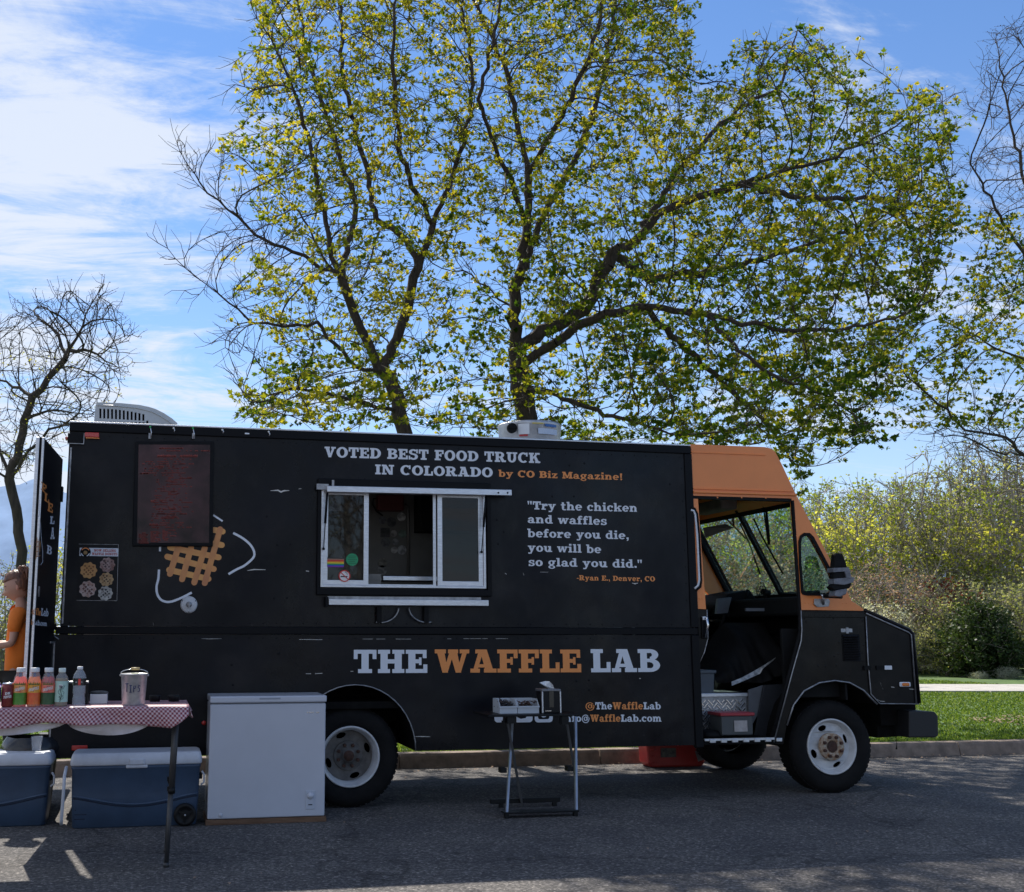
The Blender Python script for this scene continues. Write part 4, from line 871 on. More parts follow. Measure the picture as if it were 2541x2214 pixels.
dslab('door_edge', DL-.03, DL, zd0, zd1, -.058, -.032, alu, bevel=.003); dslab('door_edge', DL-.03, DL-.002, zd0, zd1, -.014, .004, alu, bevel=.003); dslab('door_seal', DL-.028, DL-.008, zd0, zd1, -.032, -.014, rub)
dslab('hinge', -.06, .02, 2.65, 2.78, -.03, .01, blk2); dslab('hinge', -.06, .02, 1.55, 1.6, -.03, .01, blk2); dslab('latch_rod', .03, .28, 1.44, 1.455, .004, .016, alu_d)
dslab('door_plate', DL-.17, DL-.12, 1.80, 1.88, .001, .006, alu_d)
vent = dslab('door_vent', .12, .48, .93, 1.23, .001, .006, rub)
for i in range(5):
    for s_ in (.18, .34): dslab('louvre', s_, s_+.10, .97+i*.05, .978+i*.05, .006, .02, alu_d if i % 2 else blk)
P_('door_stay', MB().tube([(hx, hy-.02, 1.5), (XL-.01, -.012, 1.47)], .006, 5), alu_d)
# rear step / bumper
P_('rear_bumper', MB().box(XL-.32, .1, .42, XL-.05, TW-.1, .52).box(XL-.22, .05, .36, XL-.03, .3, .5), blk2, bevel=.01)
a, b = at(178, 1850, -.01), at(217, 1862, -.01); P_('red_reflector', MB().box(a[0], -.018, b[2], b[0], -.001, a[2]), red, bevel=.006)
a = at(506, 1794); P_('side_lamp', MB().sphere((a[0], -.004, a[2]), .02, 10, 6, (1, .6, 1)), red)
# ------------------------------------------------------------------ cab
def xz(L_, Y=0.): return [XZ(u, v, Y) for u, v in L_]
xc0 = XR+.012
# orange shell side (near): outline with doorway and quarter window
TOPC = at(1800, 1106)[2]
front = [(1897, 1109), (1912, 1113), (1924, 1123), (1941, 1156), (1975, 1229), (2040, 1352), (2102, 1470), (2113, 1492), (2142, 1511)]
fx = xz(front)
dz = at(1975, 1240)[2]                                              # top of doorway
dR = XZ(1967, 1300)[0]
up = [(xc0, dz+.01), (xc0, TOPC)]+[(x, min(z, TOPC)) for x, z in fx]+[XZ(2142, 1516)]+[XZ(1986, 1513.5), (dR, dz+.01)]
qo = [(1987, 1470), (1981.5, 1400), (1980, 1345), (1984, 1330), (1994, 1322.5), (2008, 1323), (2018, 1333), (2040, 1375), (2060, 1413), (2073, 1448), (2066, 1472), (2055, 1478.5), (2003, 1478.5), (1991, 1476)]
qi = [(1992.5, 1466), (1987, 1400), (1986, 1348), (1989, 1336), (1996, 1330), (2006, 1331), (2013, 1340), (2034, 1379), (2054, 1417), (2064.5, 1443), (2061, 1466), (2052, 1472), (2004, 1472), (1996, 1471)]
qho = xz(qo)
P_('cab_side', MB().prism(up, -.004, .03, [xz(qi)]), org, label='orange upper cab side')
P_('cab_side', MB().prism([(xc0, XZ(1900, 1512)[1]), (xc0, dz+.01), (XZ(1734, 1300)[0]+.0, dz+.01), (XZ(1751.5, 1508)[0], XZ(1752, 1512)[1])], -.002, .03), org, label='narrow orange strip behind the doorway')
P_('quarter_window_seal', MB().prism(qho, -.014, .02, [xz(qi)]), rub)
P_('quarter_window', MB().prism(xz([(u, v) for u, v in qi]), .004, .008), glass)
# drip rails
P_('drip_rail', MB().bar((xc0, -.014, XZ(1800, 1224)[1]), (XZ(1974, 1226)[0], -.014, XZ(1800, 1224)[1]), .028, .016), org, bevel=.004)
P_('drip_rail', MB().bar((xc0, -.010, XZ(1800, 1215)[1]), (XZ(1966, 1217)[0], -.010, XZ(1800, 1215)[1]), .014, .012), org, bevel=.003)
P_('roof_seam', MB().bar((xc0, -.007, XZ(1800, 1126)[1]), (XZ(1899, 1129)[0], -.007, XZ(1800, 1126)[1]), .01, .012), org, bevel=.003)
# crown of the cab roof and front: swept across the width; windscreen openings left between posts
ZS = XZ(2102, 1468)[1]; ZH = XZ(1985, 1248)[1]
def front_x(z):
    pts = sorted([(q[1], q[0]) for q in fx]); return float(np.interp(z, [p[0] for p in pts], [p[1] for p in pts]))
sk = [(xc0, TOPC)]+[(x, min(z, TOPC)) for x, z in fx[:4]]+[(front_x(ZH), ZH)]
n_ = len(sk); P_('cab_roof', MB().add([(x, .0, z) for x, z in sk]+[(x, TW, z) for x, z in sk]+[(x-.0, .0, z-.0) for x, z in sk][:0], [(i, i+1, i+1+n_, i+n_) for i in range(n_-1)], True), org)
P_('cab_roof_front', MB().prism([(front_x(ZH)-.05, ZH), (front_x(ZH), ZH), (front_x(ZH+.45)-.0, ZH+.45), (front_x(ZH+.45)-.05, ZH+.45)], .03, TW-.03), org)
P_('headliner', MB().box(xc0, .03, TOPC-.13, front_x(ZH+.3)-.06, TW-.03, TOPC-.1), mat('headliner', (.23, .22, .20), .8, var=.15))
def bpost(y, w_, m_, nm, t=.05):
    a = np.array([front_x(ZH+.05), y, ZH+.05]); b = np.array([front_x(ZS-.05), y, ZS-.05]); P_(nm, MB().bar(a-np.array([t/2, 0, 0]), b-np.array([t/2, 0, 0]), w_, t, up=(0, 1, 0)), m_, bevel=.006)
bpost(.045, .05, drk, 'windscreen_post'); bpost(TW/2, .055, rub, 'windscreen_post'); bpost(TW-.05, .09, drk, 'windscreen_post')
for y0, y1 in ((.07, TW/2-.03), (TW/2+.03, TW-.09)):
    a0, a1 = front_x(ZH)-.03, front_x(ZS)-.03
    P_('windscreen', MB().add([(a0, y0, ZH), (a0, y1, ZH), (a1, y1, ZS), (a1, y0, ZS), (a0-.006, y0, ZH), (a0-.006, y1, ZH), (a1-.006, y1, ZS), (a1-.006, y0, ZS)], [(0, 1, 2, 3), (7, 6, 5, 4), (0, 4, 5, 1), (1, 5, 6, 2), (2, 6, 7, 3), (3, 7, 4, 0)]), glass)
    for z_, w_ in ((ZH, .05), (ZS, .04)): x_ = front_x(z_)-.03; P_('windscreen_seal', MB().bar((x_, y0-.03, z_), (x_, y1+.03, z_), w_, .04, up=(1, 0, .6)), rub)
# far side of the cab
far = [(xc0, XZ(1900, 1520)[1]), (xc0, TOPC)]+[(x, min(z, TOPC)) for x, z in fx]+[XZ(2142, 1516)]
hol = [(xc0+.25, ZS-.12), (xc0+.25, ZH-.02), (front_x(ZH)-.55, ZH-.02), (front_x(ZH)-.42, ZS-.12)]
hol2 = [(front_x(ZH)-.34, ZH-.35), (front_x(ZS)-.30, ZS+.02), (front_x(ZH)-.30, ZS+.02)]
P_('far_cab_side', MB().prism(far, TW-.03, TW, [hol, hol2]), org)
P_('far_door_glass', MB().prism(hol, TW-.018, TW-.012), glass)
lowf = [(xc0, ZB), (xc0, XZ(1900, 1520)[1]), XZ(2142, 1520), XZ(2150, 1700), XZ(2000, 1700), XZ(1960, 1840)]
P_('far_lower_side', MB().prism(lowf, TW-.03, TW-.002), blkw)
# lower black cab side between doorway and hood, with the wheel arch
archp = [(1944, 1847), (1952, 1800), (1968.6, 1749), (1994, 1715), (2032, 1694.5), (2070, 1689), (2107, 1694), (2142, 1713), (2163, 1735), (2176, 1748)]
low = [XZ(1986.5, 1515), XZ(2143, 1517.5), XZ(2146, 1530), XZ(2152, 1640), XZ(2158.5, 1722), XZ(2176, 1748)]+xz(archp[::-1][1:])+[XZ(1919.5, 1847), XZ(1990, 1573), XZ(1988.5, 1560)]
P_('cab_lower_side', MB().prism(low, 0, .03), blkw)
P_('side_cap', MB().box(XZ(1988, 1530)[0], -.012, XZ(2000, 1532)[1], XZ(2144, 1525)[0], .0, XZ(2000, 1518)[1]), blkw, bevel=.004)
P_('arch_trim', MB().tube([(x, -.006, z) for x, z in xz(archp[1:])], .008, 6), alu_d)
P_('door_track', MB().tube([(x, -.008, z) for x, z in xz([(1986.5, 1515), (1988.5, 1562), (1987, 1590), (1965, 1668), (1919, 1842)])], .007, 5), alu_d)
P_('door_gasket', MB().tube([(x, .006, z) for x, z in xz([(1967, 1242), (1985, 1515), (1986, 1568), (1962, 1660), (1913, 1842)])], .018, 6), rub)
P_('door_header', MB().box(xc0, -.003, dz-.02, dR+.01, .05, dz+.012), rub)
# wheel well liner
lin = xz(archp); n_ = len(lin); P_('wheel_well', MB().add([(x, .03, z) for x, z in lin]+[(x, .62, z) for x, z in lin], [(i, i+1, i+1+n_, i+n_) for i in range(n_-1)]), chs)
ln2 = [(x, z) for x, z in arch]; n_ = len(ln2); P_('wheel_well', MB().add([(x, .035, z) for x, z in ln2]+[(x, .75, z) for x, z in ln2], [(i, i+1, i+1+n_, i+n_) for i in range(n_-1)]).add([(x, .75, z) for x, z in ln2], [tuple(range(n_))]), chs)
# louvre vent and rivets on lower side
v0, v1 = XZ(2088, 1574), XZ(2136, 1641); lv = P_('side_vent', MB().box(v0[0], -.004, v1[1], v1[0], .0, v0[1]), rub)
for i in range(11):
    z_ = v1[1]+(v0[1]-v1[1])*(i+.3)/11; P_('louvre', MB().add([(v0[0]+.01, -.004, z_+.012), (v1[0]-.01, -.004, z_+.012), (v1[0]-.01, -.018, z_-.004), (v0[0]+.01, -.018, z_-.004)], [(0, 1, 2, 3)]), blkw, parent=lv)
P_('vent_bracket', MB().box(XZ(2086, 1563)[0], -.006, XZ(2086, 1569)[1], XZ(2114, 1563)[0], 0, XZ(2086, 1560)[1]).box(XZ(2098, 1563)[0], -.012, XZ(2086, 1572)[1], XZ(2104, 1563)[0], 0, XZ(2086, 1557)[1]), alu_d)
rv = MB()
for u, v in [(2030, 1652), (2048, 1653), (2076, 1651), (2107, 1663), (2070, 1628), (2080, 1622), (2082, 1594), (2139, 1620), (2142, 1600), (2141, 1640), (2138, 1664), (1996, 1534), (2068, 1534), (2140, 1540), (2000, 1542), (2136, 1534)]: q = XZ(u, v); rivet(q[0], q[1], -.0, .012)
for i in range(11): q = XZ(1993+i*13, 1527); rivet(q[0], q[1], -.012, .006)
P_('rivet', rv, blkw, kind='stuff')
rv = MB()
for u, v in [(1973, 1290), (1975, 1330), (1977, 1370), (1979, 1400), (1981, 1440), (1983, 1470), (1990, 1496), (1998, 1496), (2006, 1496), (2090, 1497), (2100, 1497), (2110, 1497), (1735, 1485), (1742, 1485), (2030, 1310), (2065, 1380), (2095, 1440), (1960, 1236), (1900, 1236), (1840, 1235), (1780, 1235)]: q = XZ(u, v); rivet(q[0], q[1], -.004, .009)
P_('rivet', rv, org, kind='stuff')
# hood
ho = [(2143, 1518), (2146, 1513), (2255, 1562), (2263, 1568), (2267, 1580), (2281, 1747), (2180, 1747.5), (2160, 1723), (2153, 1640)]
P_('hood', MB().prism(xz(ho), -.002, .028).add([(x, y, z) for y in (.0, TW) for x, z in xz(ho[1:6])], [(i, i+1, i+6, i+5) for i in range(4)]).prism(xz(ho), TW-.03, TW), blkw)
P_('hood_edge', MB().tube([(x, -.012, z) for x, z in xz([(2147, 1522), (2252, 1569), (2259, 1575), (2272, 1746)])], .008, 6), alu_d)
P_('hood_edge', MB().tube([(x, -.012, z) for x, z in xz([(2147, 1530), (2152, 1640), (2159, 1722), (2181, 1746), (2279, 1747)])], .006, 6), alu_d)
P_('hood_roll', MB().tube([(x, -.004, z) for x, z in xz([(2145, 1514), (2255, 1563), (2264, 1572), (2280, 1745)])], .018, 8), blk)
q = XZ(2183, 1657); P_('hood_latch', MB().box(XZ(2173, 1657)[0], -.014, XZ(2190, 1662)[1], XZ(2193, 1657)[0], -.003, XZ(2190, 1652)[1]), rub); P_('latch_plate', MB().box(XZ(2193, 1657)[0], -.018, XZ(2190, 1662)[1], XZ(2211, 1657)[0], -.003, XZ(2190, 1652)[1]), whp, bevel=.003)
P_('hood_hinge', MB().box(XZ(2142, 1657)[0], -.02, XZ(2150, 1663)[1], XZ(2158, 1657)[0], -.0, XZ(2150, 1652)[1]), rub, bevel=.003)
P_('side_marker', MB().box(XZ(2230, 1699)[0], -.022, XZ(2240, 1704.5)[1], XZ(2257, 1699)[0], -.002, XZ(2240, 1692.5)[1]), whp, bevel=.012); P_('amber_lens', MB().box(XZ(2235, 1699)[0], -.034, XZ(2240, 1702.5)[1], XZ(2252, 1699)[0], -.02, XZ(2240, 1694.5)[1]), amb, bevel=.008)
sc = MB()
for pts, w_ in [([(2183, 1694), (2186, 1702)], .009), ([(2189, 1707), (2190, 1711)], .008), ([(2210, 1705), (2218, 1706)], .004), ([(2175, 1736), (2183, 1740), (2194, 1741)], .003), ([(2255, 1710), (2270, 1711)], .003)]:
    qq = [XZ(u, v) for u, v in pts]; n_ = len(qq); sc.add([(a, -.0045, b+w_) for a, b in qq]+[(a+.004, -.0045, b-w_*.6) for a, b in qq], [(i, i+1, i+1+n_, i+n_) for i in range(n_-1)])
P_('scratch', sc, MATS['bare_scratch'], kind='stuff')
# front bumper, frame horns
bq = [(2243, 1762), (2307, 1765), (2315, 1775), (2316, 1824), (2306, 1829), (2243, 1829)]
bx = xz(bq, .1); P_('front_bumper', MB().prism(bx, .02, TW-.02), mat('bumper_black', (.014, .014, .015), .55, bump=.2, bscale=20), bevel=.012)
P_('frame_horn', MB().prism(xz([(2170, 1750), (2240, 1748), (2243, 1825), (2170, 1830)], .3), .25, .45), chs); P_('frame_horn', MB().prism(xz([(2170, 1750), (2240, 1748), (2243, 1825), (2170, 1830)], .3), 1.8, 2.0), chs)
P_('radiator_skirt', MB().box(XZ(2180, 1700, .2)[0], .2, .62, XZ(2268, 1700, .2)[0], TW-.2, .95), chs)
c_ = XZ(2223, 1829, .2); P_('hanging_cable', MB().tube([(c_[0], .2, c_[1]+.05), (c_[0]+.004, .2, c_[1]-.08), (c_[0]-.003, .2, c_[1]-.12)], [.003, .003, .009], 6), rub)
# door handle, door glass edge, strip
hz = XZ(1744, 1545, -.02); P_('door_handle', MB().box(XZ(1739, 1540)[0], -.018, XZ(1745, 1585)[1], XZ(1753, 1540)[0], -.0, XZ(1745, 1532)[1]), blk2, bevel=.006)
P_('handle_grip', MB().tube([(XZ(1747, 1530)[0], -.05, XZ(1747, 1532)[1]), (XZ(1750, 1550)[0], -.055, XZ(1750, 1552)[1]), (XZ(1745, 1580)[0], -.04, XZ(1745, 1582)[1])], .012, 8), chrome)
P_('handle_button', MB().box(XZ(1740, 1530)[0], -.03, XZ(1744, 1539)[1], XZ(1749, 1530)[0], -.0, XZ(1744, 1530)[1]), alu, bevel=.003)
P_('door_strip', MB().prism([(xc0, XZ(1740, 1640)[1]), (xc0, XZ(1740, 1513)[1])]+xz([(1753.5, 1513), (1756, 1584), (1748, 1618), (1738, 1640)]), .0, .03), blkw)
P_('strip_edge', MB().tube([(x, -.002, z) for x, z in xz([(1754, 1513), (1756.5, 1584), (1748, 1618), (1736, 1644)])], .005, 5), alu_d)
wn = [(1713, 1262), (1722, 1263), (1730, 1275), (1736, 1330), (1741, 1440), (1738, 1456), (1728, 1466)]
P_('door_window_seal', MB().tube([(x, -.008, z) for x, z in xz([(1713, 1260), (1722, 1263), (1728, 1275), (1733, 1330), (1738, 1440), (1736, 1456), (1725, 1466)])], .014, 6), rub)
P_('door_window_edge', MB().tube([(x, -.010, z) for x, z in xz([(1713, 1266), (1720, 1268), (1724, 1278), (1729, 1330), (1734, 1440), (1731, 1453), (1722, 1461)])], .011, 6), whp)
# step well
sz = at(1830, 1842, .0)[2]; X0s, X1s = xc0, XZ(1925, 1842)[0]
P_('step', MB().box(X0s, -.01, sz-.02, X1s, .42, sz+.03), chs, bevel=.004)
gr = P_('step_grip', MB().box(X0s+.01, -.018, sz+.018, X1s-.02, .01, sz+.038), alu)
for i in range(7): xx = X0s+.06+i*.115; P_('grip_tooth', MB().box(xx, -.026, sz-.0, xx+.06, -.006, sz+.034), alu, parent=gr, bevel=.004)
zt2 = at(1800, 1729, .42)[2]; X1r = at(1857, 1770, .42)[0]
riser = P_('diamond_riser', MB().box(X0s, .42, sz+.03, X1r, .44, zt2), alu_d, label='aluminium diamond plate riser of the cab step')
dia = MB(); i = 0; z = sz+.06
while z < zt2-.03:
    x = X0s+.02+(i % 2)*.025
    while x < X1r-.02:
        s = 1 if (int((x-X0s)/.05)+i) % 2 else -1; dia.obox((x, .4185, z), (.0125, 0, .0125*s), (0, .003, 0), (-.0035*s, 0, .0035)); x += .05
    z += .027; i += 1
P_('tread_bar', dia, chrome, parent=riser, kind='stuff')
P_('step_edge', MB().box(X0s, .40, zt2, X1r+.02, 1.2, zt2+.035), alu, bevel=.004)
P_('side_plate', MB().prism(xz([(1855, 1712), (1893, 1700), (1880, 1770), (1857, 1812)], .40), .38, .40), mat('grey_panel', (.13, .14, .155), .5, var=.1), bevel=.003)
P_('side_plate', MB().prism(xz([(1880, 1770), (1893, 1700), (1955, 1697), (1925, 1838), (1868, 1838)], .36), .34, .36), mat('dark_grey_panel', (.028, .03, .035), .5, var=.2), bevel=.003)
P_('cab_floor', MB().box(XR, .44, zt2-.05, XZ(2150, 1600)[0], TW-.03, zt2), chs)
P_('firewall', MB().box(XZ(2095, 1600)[0], .03, zt2-.02, XZ(2100, 1600)[0], TW-.03, ZS-.02), drk)
P_('inner_wall', MB().box(at(1930, 1600, .2)[0], .12, zt2, XZ(2095, 1600)[0], .16, at(1900, 1560, .1)[2]), drk, bevel=.01)
# engine cover with black cloth, silver taped hem
ec = [(1768, 1700), (1790, 1640), (1812, 1602), (1850, 1580), (1935, 1560), (1975, 1560), (1965, 1650), (1900, 1700)]
def drape():
    mb = MB(); nx, nz = 34, 22; rr = random.Random(4)
    P0 = at(1772, 1700, .55); P1 = at(1965, 1700, .45); Zt_ = at(1850, 1545, .7)[2]
    for j in range(nz+1):
        for i in range(nx+1):
            s, t = i/nx, j/nz; x = P0[0]+(P1[0]-P0[0])*s
            zt_l = Zt_-.42*max(0, .45-s)/.45-.0*s; zb_l = P0[2]+.02+.25*max(0, s-.6)
            z_ = zb_l+(zt_l-zb_l)*t
            y = .50+.45*t**1.6+.035*math.sin(s*17+t*3)*(1-t*.5)+.02*math.sin(s*41+t*5)*(1-t)+.03*math.sin(s*6-t*7)
            mb.v.append((x, y, z_))
    mb.f = [(j*(nx+1)+i, j*(nx+1)+i+1, (j+1)*(nx+1)+i+1, (j+1)*(nx+1)+i) for j in range(nz) for i in range(nx)]; mb.sm = [True]*len(mb.f)
    return mb
P_('engine_cover_cloth', drape(), mat('black_cloth', (.009, .0085, .0085), .75, var=.3, vscale=6, bump=.4, bscale=12, spec=.2))
P_('engine_cover', MB().prism(xz([(1775, 1712), (1800, 1640), (1850, 1590), (1960, 1570), (1960, 1712)], 1.05), 1.0, 1.7), drk, bevel=.03)
hm = [at(u, v, .42) for u, v in [(1816, 1702), (1843, 1691), (1868, 1680), (1886, 1672), (1893, 1660), (1905, 1650), (1918, 1640)]]; hm2 = [at(u, v, .44) for u, v in [(1815, 1692), (1840, 1682), (1866, 1668), (1888, 1655), (1900, 1648), (1912, 1640), (1925, 1632)]]
n_ = len(hm); P_('silver_tape_hem', MB().add(list(hm)+list(hm2), [(i, i+1, i+1+n_, i+n_) for i in range(n_-1)]), mat('silver_tape', (.42, .42, .40), .4, metal=.5, var=.5, vscale=22, bump=.6, bscale=30))
# dash, steering wheel, fan, bits on the dash
zd = at(1950, 1488, .5)[2]
P_('dashboard', MB().box(front_x(ZS)-.50, .08, ZS-.24, front_x(ZS)-.04, TW-.04, ZS-.05), drk, bevel=.03)
dc = at(1815, 1482, 1.75); P_('instrument_hood', MB().prism(xz([(1768, 1500), (1782, 1475), (1835, 1465), (1852, 1490), (1862, 1512), (1850, 1530), (1776, 1533)], 1.7), 1.45, 2.05), rub, bevel=.03)
P_('instrument_panel', MB().prism(xz([(1775, 1524), (1779, 1486), (1813, 1482), (1803, 1522)], 1.40), 1.37, 1.42), mat('grey_panel', (.3, .3, .3), .5), bevel=.005)
swc = at(1776, 1540, 1.6); sw = MB(); 
sw.tube([swc+np.array([-.02+.09*math.cos(t), .21*math.sin(t), .20*math.cos(t)]) for t in np.linspace(0, 2*PI, 25)], .015, 7, cap=False); sw.bar(swc+np.array([0, -.2, 0]), swc+np.array([0, .2, 0]), .03, .02); sw.bar(swc, swc+np.array([.25, 0, -.15]), .05, .05)
P_('steering_wheel', sw, rub)
P_('gear_stick', MB().tube([at(1848, 1488, 1.3), at(1856, 1464, 1.3)], [.012, .02], 8), rub)
fc = at(1888, 1468, 1.0); fnn = bpy.data.objects.new('dash_fan', None); COL.objects.link(fnn); fnn.parent = truck; fnn.location = Vector(fc)-truck.location
cg = MB()
for rr_ in (.03, .06, .085, .10): cg.tube([fc+np.array([.02*(1-rr_*8), rr_*math.cos(t), rr_*math.sin(t)]) for t in np.linspace(0, 2*PI, 17)], .0035, 4, cap=False)
for k_ in range(8): t = k_*PI/4; cg.tube([fc, fc+np.array([0, .10*math.cos(t), .10*math.sin(t)])], .003, 4)
cg.build('cage', rub, fnn); MB().tube([fc+np.array([.02, 0, 0]), fc+np.array([.1, 0, -.02])], .035, 10).build('motor', rub, fnn); MB().tube([fc+np.array([.05, 0, 0]), fc+np.array([.06, 0, -.16])], .012, 7).build('stalk', rub, fnn)
P_('dash_strap', MB().bar(at(1850, 1513, .55), at(1895, 1513, .55), .03, .03), mat('grey_panel', (.3, .3, .3), .5))
# visor, inner mirror, inside wiper motor cables
P_('sun_visor', MB().add([at(1744, 1310, 1.5), at(1800, 1300, 1.2), at(1821, 1310, 1.2), at(1750, 1335, 1.5)], [(0, 1, 2, 3)]), MATS['headliner'])
def wip(pts, y, w_=.012): P_('wiper', MB().tube([at(u, v, y) for u, v in pts], w_, 6), rub)
wip([(1798, 1283), (1851, 1337)], 1.9, .010); wip([(1836, 1298), (1860, 1350), (1886, 1425)], 1.7, .009); wip([(1870, 1287), (1890, 1330), (1943, 1424)], .75, .009); wip([(1900, 1255), (1905, 1300), (1909, 1352)], .6, .013); wip([(1894, 1255), (1900, 1300), (1907, 1352)], .6, .008); wip([(1818, 1275), (1821, 1310)], 1.5, .012)
P_('roof_panel_box', MB().box(at(1745, 1250, 1.3)[0], .9, at(1745, 1272, 1.3)[2], at(1785, 1250, 1.3)[0], 1.6, at(1745, 1246, 1.3)[2]), MATS['headliner'], bevel=.02)
# mirror wrapped in tape on its bracket
tape = mat('grey_tape', (.15, .155, .18), .35, var=.3, vscale=15, bump=.5, bscale=20)
my = -.22
mir = bpy.data.objects.new('wing_mirror', None); COL.objects.link(mir); mir.parent = truck; mc = at(2085, 1420, my); mir.location = Vector(mc)-truck.location
def mprism(L_, y0, y1, m_, nm, bv=.01): return MB().prism(xz(L_, my), y0, y1).build(nm, m_, mir, bevel=bv)
mprism([(2068, 1373), (2086, 1374), (2095, 1400), (2098, 1412), (2063, 1412)], my-.045, my+.045, rub, 'mirror_head', .02)
mprism([(2060, 1410), (2099, 1409), (2101, 1418), (2060, 1421)], my-.055, my+.055, tape, 'tape_band', .004)
mprism([(2063, 1420), (2104, 1417), (2105, 1440), (2062, 1440)], my-.045, my+.045, rub, 'mirror_head', .02); mprism([(2088, 1419), (2101, 1417), (2104, 1436), (2092, 1436)], my-.06, my-.03, tape, 'tape_patch', .004)
mprism([(2061, 1437), (2112, 1433), (2110, 1446), (2088, 1452), (2061, 1450)], my-.055, my+.055, tape, 'tape_band', .004)
mprism([(2055, 1458), (2066, 1448), (2108, 1448), (2103, 1460), (2064, 1466)], my-.045, my+.045, rub, 'mirror_base', .01)
mprism([(2066, 1466), (2094, 1461), (2092, 1475), (2077, 1482), (2063, 1480)], my-.06, my+.06, tape, 'tape_wrap', .01)
MB().tube([at(2042, 1479, -.06), at(2070, 1480, -.12), at(2088, 1481, -.2)], .02, 8).build('arm', rub, mir); MB().tube([at(2036, 1478, -.04), at(2062, 1479, -.08)], .017, 8).build('arm_sleeve', chrome, mir)
MB().prism(xz([(2021, 1486), (2056, 1486), (2060, 1492), (2057, 1505), (2028, 1507), (2020, 1500)], -.02), -.022, -.006).build('bracket_plate', alu_d, mir, bevel=.006)
MB().tube([at(2043, 1500, -.02), at(2043, 1480, -.06)], .014, 6).build('arm_post', alu_d, mir)
# ------------------------------------------------------------------ wheels
whr = mat('wheel_paint', (.60, .60, .60), .45, var=.13, vscale=9); rust = mat('rusty_hub', (.26, .11, .035), .8, c2=(.50, .45, .36), vscale=26); dkr = mat('grimy_wheel_paint', (.07, .062, .056), .6, c2=(.17, .155, .14), vscale=9)
rustn = mat('rusty_nut', (.07, .03, .018), .7, var=.4, vscale=30)
def wheel(x, y, z, dish, near=True, front=True, sgn=1, label=None):
    """sgn=1: outer face towards -Y"""
    o = bpy.data.objects.new('wheel', None); COL.objects.link(o); o.parent = truck; o.location = Vector((x, y, z))-truck.location
    if label: o['label'] = label
    def S(prof): return [(r, h*sgn) for r, h in prof]
    W_ = .235
    MB().lathe(S([(.262, .012), (.275, -.012), (.31, -.026), (.36, -.03), (.40, -.022), (.425, .0), (.436, .025), (.44, .05), (.44, W_-.05), (.436, W_-.025), (.425, W_), (.40, W_+.02), (.36, W_+.03), (.275, W_+.01), (.262, W_-.01)]), (x, y, z), 'y', 64, True, False).build('tyre', tyr, o, label='black tyre')
    tr = MB()
    for k_ in range(54):
        a = 2*PI*k_/54
        for q in (.02, .075, .13, .185): 
            cc = (x+.4375*math.cos(a), y+sgn*(q+.015), z+.4375*math.sin(a)); tr.obox(cc, (-.018*math.sin(a), 0, .018*math.cos(a)), (0, .021, 0), (.004*math.cos(a), 0, .004*math.sin(a)))
    tr.build('tread', tyr, o, kind='stuff')
    rimc = whr if front else dkr
    lip = MB().lathe(S([(.262, .02), (.268, -.014), (.262, -.02), (.252, -.018), (.244, .0), (.236, .03), (.228, .04), (.222, .07 if front else .13)]), (x, y, z), 'y', 48, True, False).build('rim', whr, o)
    if not near: MB().lathe(S([(.0, .05), (.24, .05)]), (x, y, z), 'y', 24).build('disc', chs, o); return o
    # disc with five oval hand holes
    n = 60; d0, dr1, dr2 = dish, .225, .13
    outer_ = [(dr1*math.cos(2*PI*i/n), dr1*math.sin(2*PI*i/n)) for i in range(n)]
    nh = 4 if front else 4; holes = []
    for k_ in range(nh):
        a = 2*PI*k_/nh+(1.95 if front else .35); c_ = (.186*math.cos(a), .186*math.sin(a))
        holes.append([(c_[0]+.046*math.cos(t)*-math.sin(a)+.0245*math.sin(t)*math.cos(a), c_[1]+.046*math.cos(t)*math.cos(a)+.0245*math.sin(t)*math.sin(a)) for t in [2*PI*i/14 for i in range(14)]])
    loops = [outer_]+holes; tri = tessellate_polygon([[Vector((a, b, 0)) for a, b in l_] for l_ in loops]); flat = [p for l_ in loops for p in l_]
    def hgt(r_): t = (r_-.12)/(.225-.12); return (.045*t if front else d0-.0*t)
    mb = MB(); mb.add([(x+a, y+sgn*hgt(math.hypot(a, b)), z+b) for a, b in flat]+[(x+a, y+sgn*(hgt(math.hypot(a, b))+.012), z+b) for a, b in flat], [tuple(t) for t in tri]+[tuple(i+len(flat) for i in reversed(t)) for t in tri], False)
    k0 = 0
    for l_ in loops:
        m2 = len(l_); mb.f += [(k0+i, k0+(i+1) % m2, k0+(i+1) % m2+len(flat), k0+i+len(flat)) for i in range(m2)]; mb.sm += [False]*m2; k0 += m2
    mb.build('disc', rimc, o)
    hb = -.022 if front else d0-.02
    MB().lathe(S([(.130, hb+.025), (.130, hb+.004), (.124, hb), (.062, hb), (.058, hb-.02), (.05, hb-.03), (.0, hb-.03)] if not front else [(.130, .02), (.130, hb+.004), (.124, hb), (.064, hb), (.058, hb+.004), (.054, hb+.05), (.0, hb+.05)]), (x, y, z), 'y', 32, True, False).build('hub', rust if front else dkr, o)
    MB().lathe(S([(.052, hb-.004 if not front else hb+.001), (.046, hb-.036 if not front else hb-.004), (.0, hb-.036 if not front else hb+.03)]), (x, y, z), 'y', 24, True, False).build('hub_cap', rustn, o)
    for k_ in range(8):
        a = 2*PI*k_/8+.36; MB().lathe(S([(.017, hb), (.016, hb-.022), (.009, hb-.026), (.0, hb-.026)]), (x+.096*math.cos(a), y, z+.096*math.sin(a)), 'y', 6, False, False).build('lug_nut', rustn, o)
    MB().lathe(S([(.0, .16), (.235, .16)]), (x, y, z), 'y', 20).build('brake_drum', chs, o)
    return o
xf_ = at(2063, 1853, .08)[0]; xre_ = at(868.8, 1877, .10)[0]
